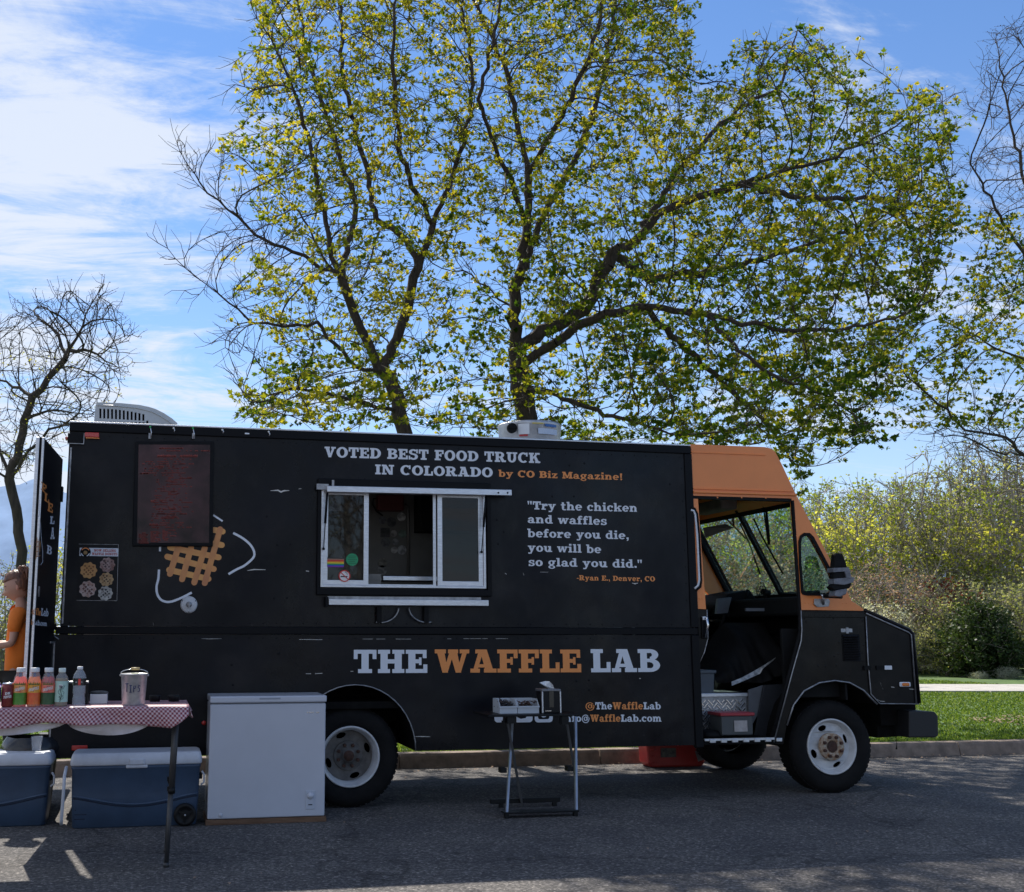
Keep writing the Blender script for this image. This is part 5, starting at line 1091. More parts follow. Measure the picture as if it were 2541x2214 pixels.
wheel(xf_, .08, .44, .0, label='white front wheel with a rusty hub')
wheel(xre_, .10, .44, .12, front=False, label='grimy deep dished rear wheel')
wheel(xre_, .40, .44, .12, near=False, front=False); wheel(xf_, TW-.08, .44, .0, near=False, sgn=-1); wheel(xre_, TW-.10, .44, .0, near=False, front=False, sgn=-1); wheel(xre_, TW-.40, .44, .0, near=False, front=False, sgn=-1)
P_('rear_axle', MB().tube([(xre_, .4, .44), (xre_, TW-.4, .44)], .07, 10).sphere((xre_, TW/2, .44), .2), chs)
P_('front_axle', MB().tube([(xf_, .3, .40), (xf_, TW-.3, .40)], .05, 8), chs)
P_('chassis_rail', MB().box(XL, .75, .62, XZ(2250, 1800)[0], .83, .80), chs); P_('chassis_rail', MB().box(XL, TW-.83, .62, XZ(2250, 1800)[0], TW-.75, .80), chs)
# ------------------------------------------------------------------ slab lettering
def A_(cx_, cy, rx, ry, tx, ty, a0, a1, n=None):
    n = n or max(4, int(abs(a1-a0)/18)); r_ = [math.radians(a0+(a1-a0)*i/n) for i in range(n+1)]
    return [('q', (cx_+rx*math.cos(r_[i]), cy+ry*math.sin(r_[i])), (cx_+rx*math.cos(r_[i+1]), cy+ry*math.sin(r_[i+1])), (cx_+(rx-tx)*math.cos(r_[i+1]), cy+(ry-ty)*math.sin(r_[i+1])), (cx_+(rx-tx)*math.cos(r_[i]), cy+(ry-ty)*math.sin(r_[i]))) for i in range(n)]
def R_(*b): return [('q', (b[0], b[1]), (b[2], b[1]), (b[2], b[3]), (b[0], b[3]))]
def G_(*p): return [('q',)+p]
s = .17
def glyphs():
    g = {}; st = R_(.1, 0, .38, 1); lf = R_(0, 0, .48, s)+R_(0, 1-s, .48, 1)
    g['I'] = (.5, [st, R_(0, 0, .48, s), R_(0, 1-s, .48, 1)])
    g['T'] = (.88, [R_(.30, 0, .58, 1), R_(0, 1-s, .88, 1), R_(0, .6, .15, 1), R_(.73, .6, .88, 1), R_(.17, 0, .71, s)])
    g['H'] = (1.03, [st, R_(.65, 0, .93, 1), R_(0, 0, .47, s), R_(.56, 0, 1.03, s), R_(0, 1-s, .47, 1), R_(.56, 1-s, 1.03, 1), R_(.3, .41, .7, .59)])
    g['E'] = (.86, [st, R_(0, 1-s, .82, 1), R_(0, 0, .85, s), R_(.3, .42, .56, .59), R_(.67, .64, .82, 1), R_(.69, 0, .85, .37), R_(.52, .34, .62, .67)])
    g['F'] = (.82, [st, R_(0, 1-s, .82, 1), R_(0, 0, .54, s), R_(.3, .42, .56, .59), R_(.66, .62, .82, 1), R_(.52, .34, .62, .67)])
    g['L'] = (.80, [st, R_(0, 1-s, .5, 1), R_(0, 0, .8, s), R_(.64, 0, .8, .44)])
    g['W'] = (1.36, [G_((.06, 1), (.36, 1), (.52, 0), (.30, 0)), G_((.32, 0), (.50, 0), (.78, .95), (.60, .95)), G_((.56, 1), (.86, 1), (1.04, 0), (.82, 0)), G_((.84, 0), (1.02, 0), (1.3, .97), (1.12, .97)), R_(0, 1-s, .44, 1), R_(.98, 1-s, 1.36, 1), R_(.52, 1-s, .92, 1)])
    g['V'] = (.98, [G_((.06, 1), (.38, 1), (.60, 0), (.36, 0)), G_((.40, 0), (.58, 0), (.90, .97), (.70, .97)), R_(0, 1-s, .46, 1), R_(.58, 1-s, .98, 1)])
    g['A'] = (1.04, [G_((.08, 0), (.26, 0), (.54, 1), (.36, 1)), G_((.62, 0), (.94, 0), (.66, 1), (.38, 1)), R_(.22, .22, .74, .36), R_(0, 0, .38, s), R_(.54, 0, 1.04, s), R_(.2, 1-s, .6, 1)])
    g['B'] = (.92, [st, R_(0, 0, .5, s), R_(0, 1-s, .5, 1), R_(.38, .43, .55, .58)]+[A_(.5, .75, .36, .25, .27, .16, -90, 90), A_(.5, .29, .42, .29, .28, .16, -90, 90)])
    g['D'] = (.98, [st, R_(0, 0, .46, s), R_(0, 1-s, .46, 1), A_(.44, .5, .54, .5, .29, .17, -90, 90)])
    g['O'] = (1.0, [A_(.5, .5, .5, .52, .29, .17, 0, 360, 20)])
    g['C'] = (.95, [A_(.5, .5, .5, .52, .28, .17, 48, 312), R_(.74, .62, .9, 1)])
    g['S'] = (.84, [A_(.42, .73, .40, .28, .27, .16, 25, 270), A_(.42, .29, .42, .31, .27, .16, -155, 90), R_(.68, .62, .82, 1), R_(0, 0, .14, .36)])
    g['R'] = (1.04, [st, R_(0, 0, .5, s), R_(0, 1-s, .5, 1), R_(.38, .40, .52, .55), A_(.5, .70, .38, .30, .27, .16, -90, 90), G_((.42, .48), (.72, .48), (.96, 0), (.66, 0)), R_(.7, 0, 1.04, s)])
    g['U'] = (1.0, [R_(.1, .36, .38, 1), R_(.66, .36, .88, 1), R_(0, 1-s, .5, 1), R_(.54, 1-s, 1.0, 1), A_(.49, .38, .39, .40, .27, .17, 180, 360)])
    g['K'] = (1.06, [st, lf[0:1], lf[1:2], G_((.38, .36), (.38, .6), (.70, .97), (.93, .97)), G_((.44, .60), (.66, .70), (1.0, 0), (.68, 0)), R_(.58, 0, 1.06, s), R_(.58, 1-s, 1.02, 1)])
    g['N'] = (1.08, [R_(.1, 0, .28, 1), R_(.78, 0, .96, 1), G_((.08, 1), (.40, 1), (.96, 0), (.66, 0)), R_(0, 0, .42, s), R_(0, 1-s, .36, 1), R_(.62, 1-s, 1.08, 1)])
    g['M'] = (1.26, [R_(.1, 0, .28, 1), R_(.88, 0, 1.16, 1), G_((.08, 1), (.38, 1), (.70, .1), (.50, .1)), G_((.52, .1), (.70, .1), (1.0, 1), (.84, 1)), R_(0, 0, .40, s), R_(.78, 0, 1.26, s), R_(0, 1-s, .3, 1), R_(.92, 1-s, 1.26, 1)])
    g['G'] = (1.02, [A_(.5, .5, .5, .52, .28, .17, 48, 340), R_(.74, .62, .9, 1), R_(.58, .34, 1.02, .50), R_(.7, .08, .92, .4)])
    g['P'] = (.92, [st, R_(0, 0, .52, s), R_(0, 1-s, .5, 1), A_(.5, .68, .40, .32, .27, .16, -90, 90)])
    q = .14; t_ = .24
    ring = lambda c: A_(c, .36, .37, .38, .24, .14, 0, 360, 18)
    g['o'] = (.76, [A_(.38, .36, .38, .38, .25, .14, 0, 360, 18)]); g['c'] = (.70, [A_(.38, .36, .38, .38, .25, .14, 45, 318), R_(.48, .46, .68, .68)])
    g['e'] = (.76, [A_(.38, .36, .38, .38, .25, .14, 0, 320), R_(.12, .30, .72, .42)])
    g['a'] = (.80, [R_(.42, 0, .66, .5), A_(.37, .46, .29, .28, .22, .14, 0, 160), A_(.32, .20, .32, .22, .22, .12, 0, 360), R_(.5, 0, .80, q), R_(.06, .46, .24, .62)])
    g['b'] = (.80, [R_(.06, 0, .30, 1.04), R_(-.04, 1.04-q, .2, 1.04), ring(.42)]); g['d'] = (.84, [R_(.48, 0, .72, 1.04), R_(.36, 1.04-q, .6, 1.04), ring(.37), R_(.6, 0, .84, q)])
    arch_ = lambda x: [A_(x+.28, .40, .32, .34, .24, .16, 0, 180)]
    g['n'] = (.90, [R_(.08, 0, .32, .72), R_(0, .72-q, .2, .72), R_(0, 0, .42, q), R_(.50, 0, .82, q), R_(.54, 0, .78, .42), A_(.46, .42, .32, .32, .24, .15, 0, 180)])
    g['h'] = (.90, [R_(.08, 0, .32, 1.04), R_(0, 1.04-q, .2, 1.04), R_(0, 0, .42, q), R_(.48, 0, .88, q), R_(.54, 0, .78, .42), A_(.46, .42, .32, .32, .24, .15, 0, 180)])
    g['m'] = (1.28, [R_(.08, 0, .30, .72), R_(0, .72-q, .2, .72), R_(0, 0, .36, q), R_(.42, 0, .74, q), R_(.82, 0, 1.24, q), R_(.48, 0, .70, .42), R_(.90, 0, 1.12, .42), A_(.42, .42, .28, .32, .22, .15, 0, 180), A_(.83, .42, .29, .32, .22, .15, 0, 180)])
    g['u'] = (.90, [R_(.08, .3, .32, .72), R_(0, .72-q, .2, .72), R_(.54, 0, .78, .72), R_(.44, .72-q, .6, .72), R_(.6, 0, .90, q), A_(.40, .32, .32, .34, .24, .15, 180, 360)])
    g['i'] = (.44, [R_(.1, 0, .34, .72), R_(0, .72-q, .2, .72), R_(0, 0, .44, q), R_(.09, .84, .35, 1.06)]); g['l'] = (.44, [R_(.1, 0, .34, 1.04), R_(0, 1.04-q, .2, 1.04), R_(0, 0, .44, q)])
    g['k'] = (.90, [R_(.08, 0, .32, 1.04), R_(0, 1.04-q, .2, 1.04), R_(0, 0, .4, q), G_((.32, .26), (.32, .44), (.60, .72), (.80, .72)), G_((.42, .44), (.60, .50), (.86, 0), (.60, 0)), R_(.5, 0, .9, q), R_(.52, .72-q, .86, .72)])
    g['r'] = (.68, [R_(.08, 0, .32, .72), R_(0, .72-q, .2, .72), R_(0, 0, .48, q), A_(.50, .42, .26, .32, .2, .16, 70, 180), R_(.46, .46, .68, .70)])
    g['s'] = (.66, [A_(.33, .53, .31, .21, .22, .12, 20, 270), A_(.33, .20, .33, .22, .22, .12, -160, 90), R_(.48, .44, .6, .74), R_(.02, -.02, .14, .26)])
    g['t'] = (.58, [R_(.12, .2, .36, .96), R_(0, .72-q, .52, .72), A_(.34, .2, .22, .22, .22, .15, 180, 290), R_(.36, -.02, .56, .12)])
    g['f'] = (.54, [R_(.10, 0, .34, .8), R_(0, .72-q, .52, .72), R_(0, 0, .46, q), A_(.36, .80, .26, .26, .24, .15, 60, 180), R_(.38, .86, .56, 1.0)])
    g['v'] = (.84, [G_((.04, .72), (.32, .72), (.52, 0), (.30, 0)), G_((.34, 0), (.50, 0), (.78, .70), (.62, .70)), R_(0, .72-q, .40, .72), R_(.50, .72-q, .84, .72)])
    g['y'] = (.84, [G_((.04, .72), (.32, .72), (.54, .02), (.34, -.02)), G_((.20, -.26), (.38, -.26), (.78, .70), (.60, .70)), R_(0, .72-q, .40, .72), R_(.50, .72-q, .84, .72), R_(.04, -.28, .30, -.12)])
    g['w'] = (1.16, [G_((.04, .72), (.30, .72), (.44, 0), (.24, 0)), G_((.28, 0), (.42, 0), (.66, .70), (.52, .70)), G_((.46, .72), (.72, .72), (.88, 0), (.68, 0)), G_((.72, 0), (.86, 0), (1.1, .70), (.96, .70)), R_(0, .72-q, .36, .72), R_(.82, .72-q, 1.16, .72)])
    g['z'] = (.70, [R_(.02, .72-q, .66, .72), R_(.02, 0, .68, q), G_((.04, .08), (.30, .08), (.64, .64), (.38, .64)), R_(.02, .48, .14, .72), R_(.56, 0, .68, .24)])
    g['g'] = (.80, [A_(.36, .44, .33, .30, .22, .12, 0, 360), A_(.38, -.08, .36, .22, .18, .11, 0, 360), R_(.5, .58, .80, .72), G_((.1, .02), (.34, .02), (.4, .18), (.2, .2))])
    g['.'] = (.3, [R_(.04, 0, .27, .23)]); g[','] = (.32, [R_(.04, 0, .27, .23), G_((.15, 0), (.27, 0), (.2, -.2), (.06, -.2))]); g['!'] = (.38, [R_(.08, 0, .31, .22), G_((.12, .3), (.27, .3), (.33, 1), (.06, 1))]); g['-'] = (.42, [R_(.02, .28, .38, .44)])
    g['"'] = (.52, [G_((.06, .6), (.16, .6), (.22, 1.02), (.0, 1.02)), G_((.34, .6), (.44, .6), (.5, 1.02), (.28, 1.02))]); g['1'] = (.5, [R_(.15, 0, .38, 1), R_(0, 0, .5, .14), G_((0, .78), (.2, .7), (.38, 1), (.2, 1))])
    g['@'] = (1.16, [A_(.56, .40, .56, .60, .13, .11, 40, 335), A_(.56, .42, .28, .30, .15, .11, 0, 360), R_(.72, .18, .86, .72), A_(.90, .42, .22, .28, .12, .1, -90, 60)])
    g[' '] = (.42, []); g['$'] = g['S']; g[':'] = (.3, [R_(.04, 0, .27, .23), R_(.04, .48, .27, .7)])
    return g
GL = glyphs()
def text(mb, s_, place, track=.07, y0=0.):
    """place(x in cap heights, y, layer) -> world point"""
    x = 0.
    for ch in s_:
        w_, prs = GL.get(ch, GL['o']); k = 0
        for pr_ in prs:
            k += 1
            for t in pr_: mb.quad(*[place(x+a, b, k) for a, b in t[1:]])
        x += w_+track
    return x-track
def textlen(s_, track=.07): return sum(GL.get(c, GL['o'])[0]+track for c in s_)-track
def line(s_, u0, v0, u1, v1, cap, m_, Y=-.0015, name='lettering', track=.07, parent=None, by_px=True):
    a, b = at(u0, v0, Y), at(u1, v1, Y); T_ = textlen(s_, track); capm = abs(at((u0+u1)/2, (v0+v1)/2-cap, Y)[2]-at((u0+u1)/2, (v0+v1)/2, Y)[2]); d = (b-a)/T_
    x0 = 0.; off = root_loc(parent or truck)
    for wd in s_.split(' '):
        mb = MB(); text(mb, wd, lambda x, y, k: (a[0]+d[0]*(x+x0), Y-.0002*k, a[2]+d[2]*(x+x0)+capm*y), track)
        x0 += textlen(wd, track)+GL[' '][0]+track*2
        me = bpy.data.meshes.new(name); me.from_pydata([(p[0]-off.x, p[1]-off.y, p[2]-off.z) for p in mb.v], [], mb.f); me.materials.append(m_); me.update()
        o = bpy.data.objects.new(name, me); COL.objects.link(o); o.parent = parent or truck
line('VOTED BEST FOOD TRUCK', 805, 1134.5, 1340.5, 1149.5, 25.5, whp)
line('IN COLORADO', 931, 1177, 1223, 1184.5, 24, whp)
line('by CO Biz Magazine!', 1237.5, 1183, 1545, 1191.5, 16.5, orp)
line('"Try the chicken', 1309, 1264, 1582, 1270.5, 20, whp); line('and waffles', 1309.5, 1298, 1506, 1303, 20, whp); line('before you die,', 1309.5, 1333, 1561, 1338.5, 20, whp)
line('you will be', 1310, 1368.5, 1492, 1373, 20, whp); line('so glad you did."', 1311.5, 1404.5, 1594, 1409.5, 20, whp); line('-Ryan E., Denver, CO', 1431, 1440, 1625.5, 1443, 12.5, orp)
YL = .0025
line('THE', 877.5, 1670.5, 1061, 1670, 57.5, whp, YL, track=.06); line('WAFFLE', 1079, 1669.5, 1443, 1668.5, 57, orp, YL, track=.04); line('LAB', 1467, 1668.5, 1638.5, 1667.5, 57, whp, YL, track=.05)
line('@', 1453, 1760.5, 1476, 1760.5, 17.5, orp, YL); line('The', 1477.5, 1760.4, 1519, 1760.4, 17.5, whp, YL); line('Waffle', 1520.5, 1760.4, 1596, 1760.4, 17.5, orp, YL); line('Lab', 1597, 1760.4, 1640, 1760.4, 17.5, whp, YL)
line('info@', 1394, 1791.5, 1463.5, 1791, 17.5, whp, YL); line('Waffle', 1465, 1791, 1540, 1791, 17.5, orp, YL); line('Lab.com', 1541, 1791, 1642, 1791, 17.5, whp, YL)
# social icons
def rrect(u0, v0, u1, v1, r_, Y):
    a, b = at(u0, v1, Y), at(u1, v0, Y); x0, z0, x1, z1 = a[0], a[2], b[0], b[2]; P = []
    for cx_, cz, a0 in ((x1-r_, z1-r_, 0), (x0+r_, z1-r_, PI/2), (x0+r_, z0+r_, PI), (x1-r_, z0+r_, 1.5*PI)):
        P += [(cx_+r_*math.cos(a0+t*PI/8), Y, cz+r_*math.sin(a0+t*PI/8)) for t in range(5)]
    return P
for (u0, u1), kind in (((1227, 1270), 'f'), ((1276, 1321), 'b'), ((1327, 1371), 'c')):
    P_('social_icon', MB().quad(*rrect(u0, 1748, u1, 1793, .03, YL-.0002)), whp)
    cxp = (u0+u1)/2
    if kind == 'f': line('f', cxp-4, 1793, cxp+14, 1793, 34, blk, YL-.0008, 'icon_glyph')
    elif kind == 'b':
        P_('icon_glyph', MB().quad(*[tuple(at(u, v, YL-.001)) for u, v in [(cxp-15, 1780), (cxp-6, 1784), (cxp+6, 1782), (cxp+13, 1770), (cxp+15, 1760), (cxp+10, 1758), (cxp+3, 1760), (cxp-1, 1767), (cxp-14, 1760), (cxp-11, 1773)]]), blk)
    else:
        P_('icon_glyph', MB().quad(*rrect(cxp-14, 1757, cxp+14, 1785, .02, YL-.0008)), blk); c_ = at(cxp, 1771, YL-.0015); P_('icon_glyph', MB().lathe([(.02, c_[1]), (.035, c_[1])], (c_[0], 0, c_[2]), 'y', 20, False, False), whp)
# waffle flask emblem
def r6(x, y): return 170+x/3.7325, 1080+y/3.7325
def strip(pts, w_, m_, Y, name, n=24, cap=True):
    q = [np.array(at(*p, Y)) for p in pts]; mb = MB(); w2 = w_/2
    L_ = []; Rr = []
    for i, p in enumerate(q):
        d = q[min(i+1, len(q)-1)]-q[max(i-1, 0)]; d /= np.linalg.norm(d); nrm = np.array([-d[2], 0, d[0]]); L_.append(p+nrm*w2); Rr.append(p-nrm*w2)
    def cp(p, d): 
        a0 = math.atan2(d[2], d[0]); return [p+np.array([w2*math.cos(a0+t), 0, w2*math.sin(a0+t)]) for t in np.linspace(-PI/2, PI/2, 7)]
    for i in range(len(q)-1): mb.quad(L_[i], L_[i+1], Rr[i+1], Rr[i])
    if cap:
        mb.add(cp(q[0]+np.array([0, -.0001, 0]), q[0]-q[1]), [tuple(range(7))]); mb.add(cp(q[-1]+np.array([0, -.0001, 0]), q[-1]-q[-2]), [tuple(range(7))])
    return P_(name, mb, m_)
def smooth(pts, k=6):
    out_ = []
    P = [pts[0]]+list(pts)+[pts[-1]]
    for i in range(1, len(P)-2):
        for j in range(k):
            t = j/k; a, b, c, d = map(np.array, P[i-1:i+3]); out_.append(tuple(.5*((2*b)+(-a+c)*t+(2*a-5*b+4*c-d)*t*t+(-a+3*b-3*c+d)*t**3)))
    return out_+[pts[-1]]
wa1 = mat('waffle_vinyl', (.66, .26, .085), .45, c2=(.74, .36, .10), vscale=5); wa2 = mat('waffle_vinyl_dark', (.50, .19, .085), .45, c2=(.70, .30, .09), vscale=4)
for i, (a, b) in enumerate([((942, 1040), (1390, 1132)), ((915, 1125), (1345, 1240)), ((932, 1248), (1296, 1332)), ((1345, 878), (1428, 893)), ((1345, 1003), (1420, 1018))]): strip([r6(*a), r6(*b)], .052, wa1, -.0015, 'waffle_bar')
for i, (a, b) in enumerate([((940, 1285), (1016, 1042)), ((1052, 1335), (1135, 1045)), ((1165, 1365), (1262, 1045)), ((1262, 1370), (1404, 872))]): strip([r6(*a), r6(*b)], .052, wa2, -.0021, 'waffle_bar')
strip([r6(*p) for p in smooth([(838, 1245), (832, 1330), (816, 1400), (822, 1470), (852, 1520), (900, 1543), (960, 1540), (1050, 1505), (1142, 1458)])], .02, whp, -.0016, 'flask_outline', cap=False)
strip([(500+x/2.987, 1040+y/2.987) for x, y in smooth([(235, 845), (300, 880), (360, 930), (390, 985), (382, 1030), (320, 1085), (260, 1115), (200, 1150)])], .02, whp, -.0016, 'flask_outline', cap=False)
strip([r6(1340, 740), r6(1427, 797)], .016, whp, -.0016, 'flask_outline', cap=False); strip([r6(848, 1035), r6(847, 1076)], .018, whp, -.0016, 'flask_outline', cap=False)
# menu writing (worn red marker behind the acrylic)
mk = mat('menu_red_ink', (.42, .07, .05), .5); mb = MB(); rr = random.Random(12)
def scrawl(x0, x1, y, h, d=.8):
    x = x0
    while x < x1:
        w_ = rr.uniform(8, 26)
        if rr.random() < d:
            k = int(w_/5)+1
            for i in range(k):
                xa = x+i*w_/k; p = at(*r6(xa, y+rr.uniform(-1, 1)), -.0387); q = at(*r6(xa+w_/k*rr.uniform(.4, .8), y-h*rr.uniform(.4, 1)), -.0387)
                mb.quad((p[0], -.0387, p[2]), (p[0]+.008, -.0387, p[2]), (q[0]+.007, -.0387, q[2]), (q[0], -.0387, q[2])); mb.quad((p[0], -.0387, p[2]), (q[0]+.002, -.0387, p[2]), (q[0]+.002, -.0387, p[2]+.009), (p[0], -.0387, p[2]+.009))
        x += w_+rr.uniform(4, 9)
for y, a, b, h, d in [(128, 840, 1060, 14, .9), (150, 880, 1280, 9, .8), (205, 820, 1180, 26, .9), (228, 850, 1150, 8, .6), (270, 680, 1160, 8, .5), (300, 800, 880, 18, .9), (302, 960, 1150, 8, .7), (352, 960, 1010, 10, .7), (362, 660, 720, 14, 1), (405, 900, 1120, 12, .6), (430, 900, 1060, 10, .5), (462, 905, 1080, 12, .7), (530, 920, 1000, 12, .7), (555, 920, 990, 10, .7), (580, 920, 980, 10, .7), (622, 740, 870, 22, .8), (612, 930, 970, 9, .7), (690, 870, 1000, 18, .7), (682, 740, 850, 10, .4), (735, 780, 1100, 14, .7), (765, 860, 980, 14, .9), (842, 715, 842, 30, .8), (870, 760, 830, 9, .6)]+[(y_, 690+(y_*37)%130, 1000+(y_*53)%170, 9, .45) for y_ in range(250, 860, 21)]: scrawl(a, b, y, h, d)
for y in range(900, 1000, 13): scrawl(650, 715, y+12, 10, .95); scrawl(760, 830, y, 8, .8); scrawl(870, rr.choice([915, 990]), y-14, 8, .8)
P_('menu_writing', mb, mk, parent=bd, kind='stuff')
# waffle donut poster
pa = [at(195.5, 1350.6), at(294, 1352), at(290, 1490.5), at(190, 1489.5)]
ps = P_('poster', MB().quad(*[(p[0], -.0012, p[2]) for p in pa]), mat('poster_black', (.005, .005, .007), .4, spec=.2)); 
def pq(L_, y, m_, nm): return P_(nm, MB().quad(*[(at(u, v)[0], y, at(u, v)[2]) for u, v in L_]), m_, parent=ps)
pq([(190, 1489.5), (290, 1490.5), (290, 1491.2), (190, 1490.2)], -.0016, alu_d, 'poster_edge'); pq([(293.4, 1352), (294.2, 1352), (290.6, 1490), (289.8, 1490)], -.0016, alu_d, 'poster_edge'); pq([(195.5, 1350), (294, 1351.4), (294, 1352), (195.5, 1350.6)], -.0016, alu_d, 'poster_edge')
pq([(198, 1359.5), (294, 1361), (293.5, 1381), (197, 1379.5)], -.0018, whp, 'banner')
inkr = mat('banner_red_ink', (.45, .06, .05), .5)
line('NOW SELLING', 233.5, 1369, 288, 1370, 6.2, inkr, -.0024, 'banner_lettering', parent=ps); line('WAFFLE DONUTS', 228, 1377.5, 291, 1378.3, 6.2, inkr, -.0024, 'banner_lettering', parent=ps)
c_ = at(212, 1370.5); P_('badge', MB().lathe([(.045, -.0028), (.045, -.002)], (c_[0], 0, c_[2]), 'y', 24, False), rub, parent=ps); P_('badge_emblem', MB().lathe([(.0, -.0036), (.017, -.0034), (.006, -.003)], (c_[0], 0, c_[2]-.004), 'y', 12, False), mat('badge_gold', (.35, .2, .07), .5), parent=ps)
for a0, a1, m_ in ((.5, 2.6, org), (3.4, 4.3, whp), (5.1, 6.0, whp)): P_('badge_ring', MB().lathe([(.031, -.0032), (.039, -.0032)], (c_[0], 0, c_[2]), 'y', 8, False, False, a0, a1), m_, parent=ps)
dcol = {'plain': ((.50, .24, .075), (.62, .33, .12), (.22, .08, .02)), 'crumb': ((.20, .09, .07), (.42, .3, .27), (.05, .03, .03)), 'choc': ((.35, .19, .07), (.55, .38, .2), (.07, .03, .015)), 'pinkish': ((.42, .24, .18), (.62, .5, .45), (.14, .06, .05)), 'cookie': ((.25, .22, .19), (.6, .58, .52), (.03, .03, .03))}
for (u, v, r_, kd) in [(220, 1415.5, .068, 'plain'), (266.5, 1402, .062, 'crumb'), (264, 1438, .058, 'choc'), (217.5, 1462, .068, 'pinkish'), (261.5, 1472.5, .060, 'cookie')]:
    c_ = at(u, v); c1, c2, c3 = dcol[kd]; m_ = mat('donut_'+kd, c1, .6, c2=c2, vscale=26 if kd != 'plain' else 8, detail=2); mh = mat('donut_hole_'+kd, c3, .6)
    P_('waffle_donut', MB().quad(*[(c_[0]+r_*(1+.07*math.cos(9*t))*math.cos(t), -.0022, c_[2]+r_*(1+.07*math.cos(9*t))*math.sin(t)) for t in [2*PI*i/54 for i in range(54)]]), m_, parent=ps)
    hb = MB(); e = r_*.36; 
    for i in range(-2, 3):
        for j in range(-2, 3):
            x_, z_ = (i+.0)*e*math.cos(.7)-(j+.0)*e*math.sin(.7), i*e*math.sin(.7)+j*e*math.cos(.7)
            if math.hypot(x_, z_) < r_*.8:
                h_ = e*(.32 if kd == 'plain' else rr.uniform(.1, .42)); hb.quad(*[(c_[0]+x_+h_*math.cos(.7+PI/4+k*PI/2)*1.3, -.0028, c_[2]+z_+h_*math.sin(.7+PI/4+k*PI/2)*1.3) for k in range(4)])
    P_('donut_pocket', hb, mh, parent=ps)
# lettering on the open rear door
def dline(s_, s0, s1, z, cap, m_, name='door_lettering', track=.06):
    T_ = textlen(s_, track); mb = MB(); text(mb, s_, lambda x, y, k: dp(s0+(s1-s0)*x/T_, z+cap*y, .002+.0003*k), track)
    me = bpy.data.meshes.new(name); off = root_loc(door); me.from_pydata([(p[0]-off.x, p[1]-off.y, p[2]-off.z) for p in mb.v], [], mb.f); me.materials.append(m_); me.update()
    o = bpy.data.objects.new(name, me); COL.objects.link(o); o.parent = door
def dsz(u, v):
    d = FW+RT*(u-PCX)/FPX-UP*(v-1107)/FPX; nv = np.array([nn[0], nn[1], 0]); O = np.array([hx, hy, 0]); p = CAM+d*((O-CAM)@nv)/(d@nv)
    return (p-O)@np.array([dn[0], dn[1], 0]), p[2]
def dtext(s_, u0, v0, u1, v1, cap_px, m_, rot=0.):
    (sa, za), (sb, zb_) = dsz(u0, v0), dsz(u1, v1); capm = dsz(u0, v0-cap_px)[1]-za
    T_ = textlen(s_, .05); mb = MB()
    text(mb, s_, lambda x, y, k: dp(sa+(sb-sa)*x/T_+rot*y*capm, za+(zb_-za)*x/T_+capm*y, .002+.0003*k), .05)
    me = bpy.data.meshes.new('door_lettering'); off = root_loc(door); me.from_pydata([(p[0]-off.x, p[1]-off.y, p[2]-off.z) for p in mb.v], [], mb.f); me.materials.append(m_); me.update()
    o = bpy.data.objects.new('door_lettering', me); COL.objects.link(o); o.parent = door
dtext('affle', 77.5, 1524, 101, 1528, 17, orp); dtext('Lab', 101, 1528, 119, 1530, 19, whp); dtext('le', 76, 1550, 82, 1551, 12, orp); dtext('Lab.com', 82.5, 1551, 115, 1554, 13, whp)
dtext('F', 101, 1216, 114, 1226, 22, orp, .25); dtext('L', 109, 1242, 121, 1250, 22, orp, .2); dtext('E', 117, 1268, 130, 1274, 24, orp, .12)
dtext('L', 123, 1300, 134, 1301, 20, whp); dtext('A', 124, 1338, 134, 1338, 30, whp); dtext('B', 115, 1373, 127, 1378, 22, whp, -.1)
def dstrip(pts, w_, m_, nm):
    q = [dsz(u, v) for u, v in pts]; mb = MB()
    for (a, b), (c, d) in zip(q[:-1], q[1:]): mb.quad(dp(a-w_, b, .003), dp(a+w_, b, .003), dp(c+w_, d, .003), dp(c-w_, d, .003))
    mb.build(nm, m_, door)
dstrip([(97, 1240), (96, 1262), (97, 1278), (93, 1284)], .012, whp, 'flask_outline'); dstrip([(99, 1292), (101, 1330), (105, 1370), (105, 1395), (100, 1402), (92, 1401)], .012, whp, 'flask_outline')
for i in range(5):
    dstrip([(91+i*2.2, 1334+i*3), (88+i*2.0, 1388-i*4)], .012, wa1, 'waffle_bar')
for i in range(4): dstrip([(88.5, 1346+i*12), (99, 1343+i*12)], .03, wa2, 'waffle_bar')
# ------------------------------------------------------------------ things in front of the truck
def lobj(name, loc, label, cat, group=None): return empty(name, loc, label, cat, group)
wenam = mat('white_enamel', (.52, .54, .60), .3, var=.04, vscale=2, coat=.3)
bplast = mat('blue_cooler_plastic', (.042, .072, .125), .45, var=.12, vscale=5, bump=.06, bscale=90)
wplast = mat('white_cooler_plastic', (.55, .57, .62), .5, var=.1, vscale=6)
bk = mat('black_plastic', (.007, .007, .0075), .45, bump=.05, bscale=40, spec=.25)
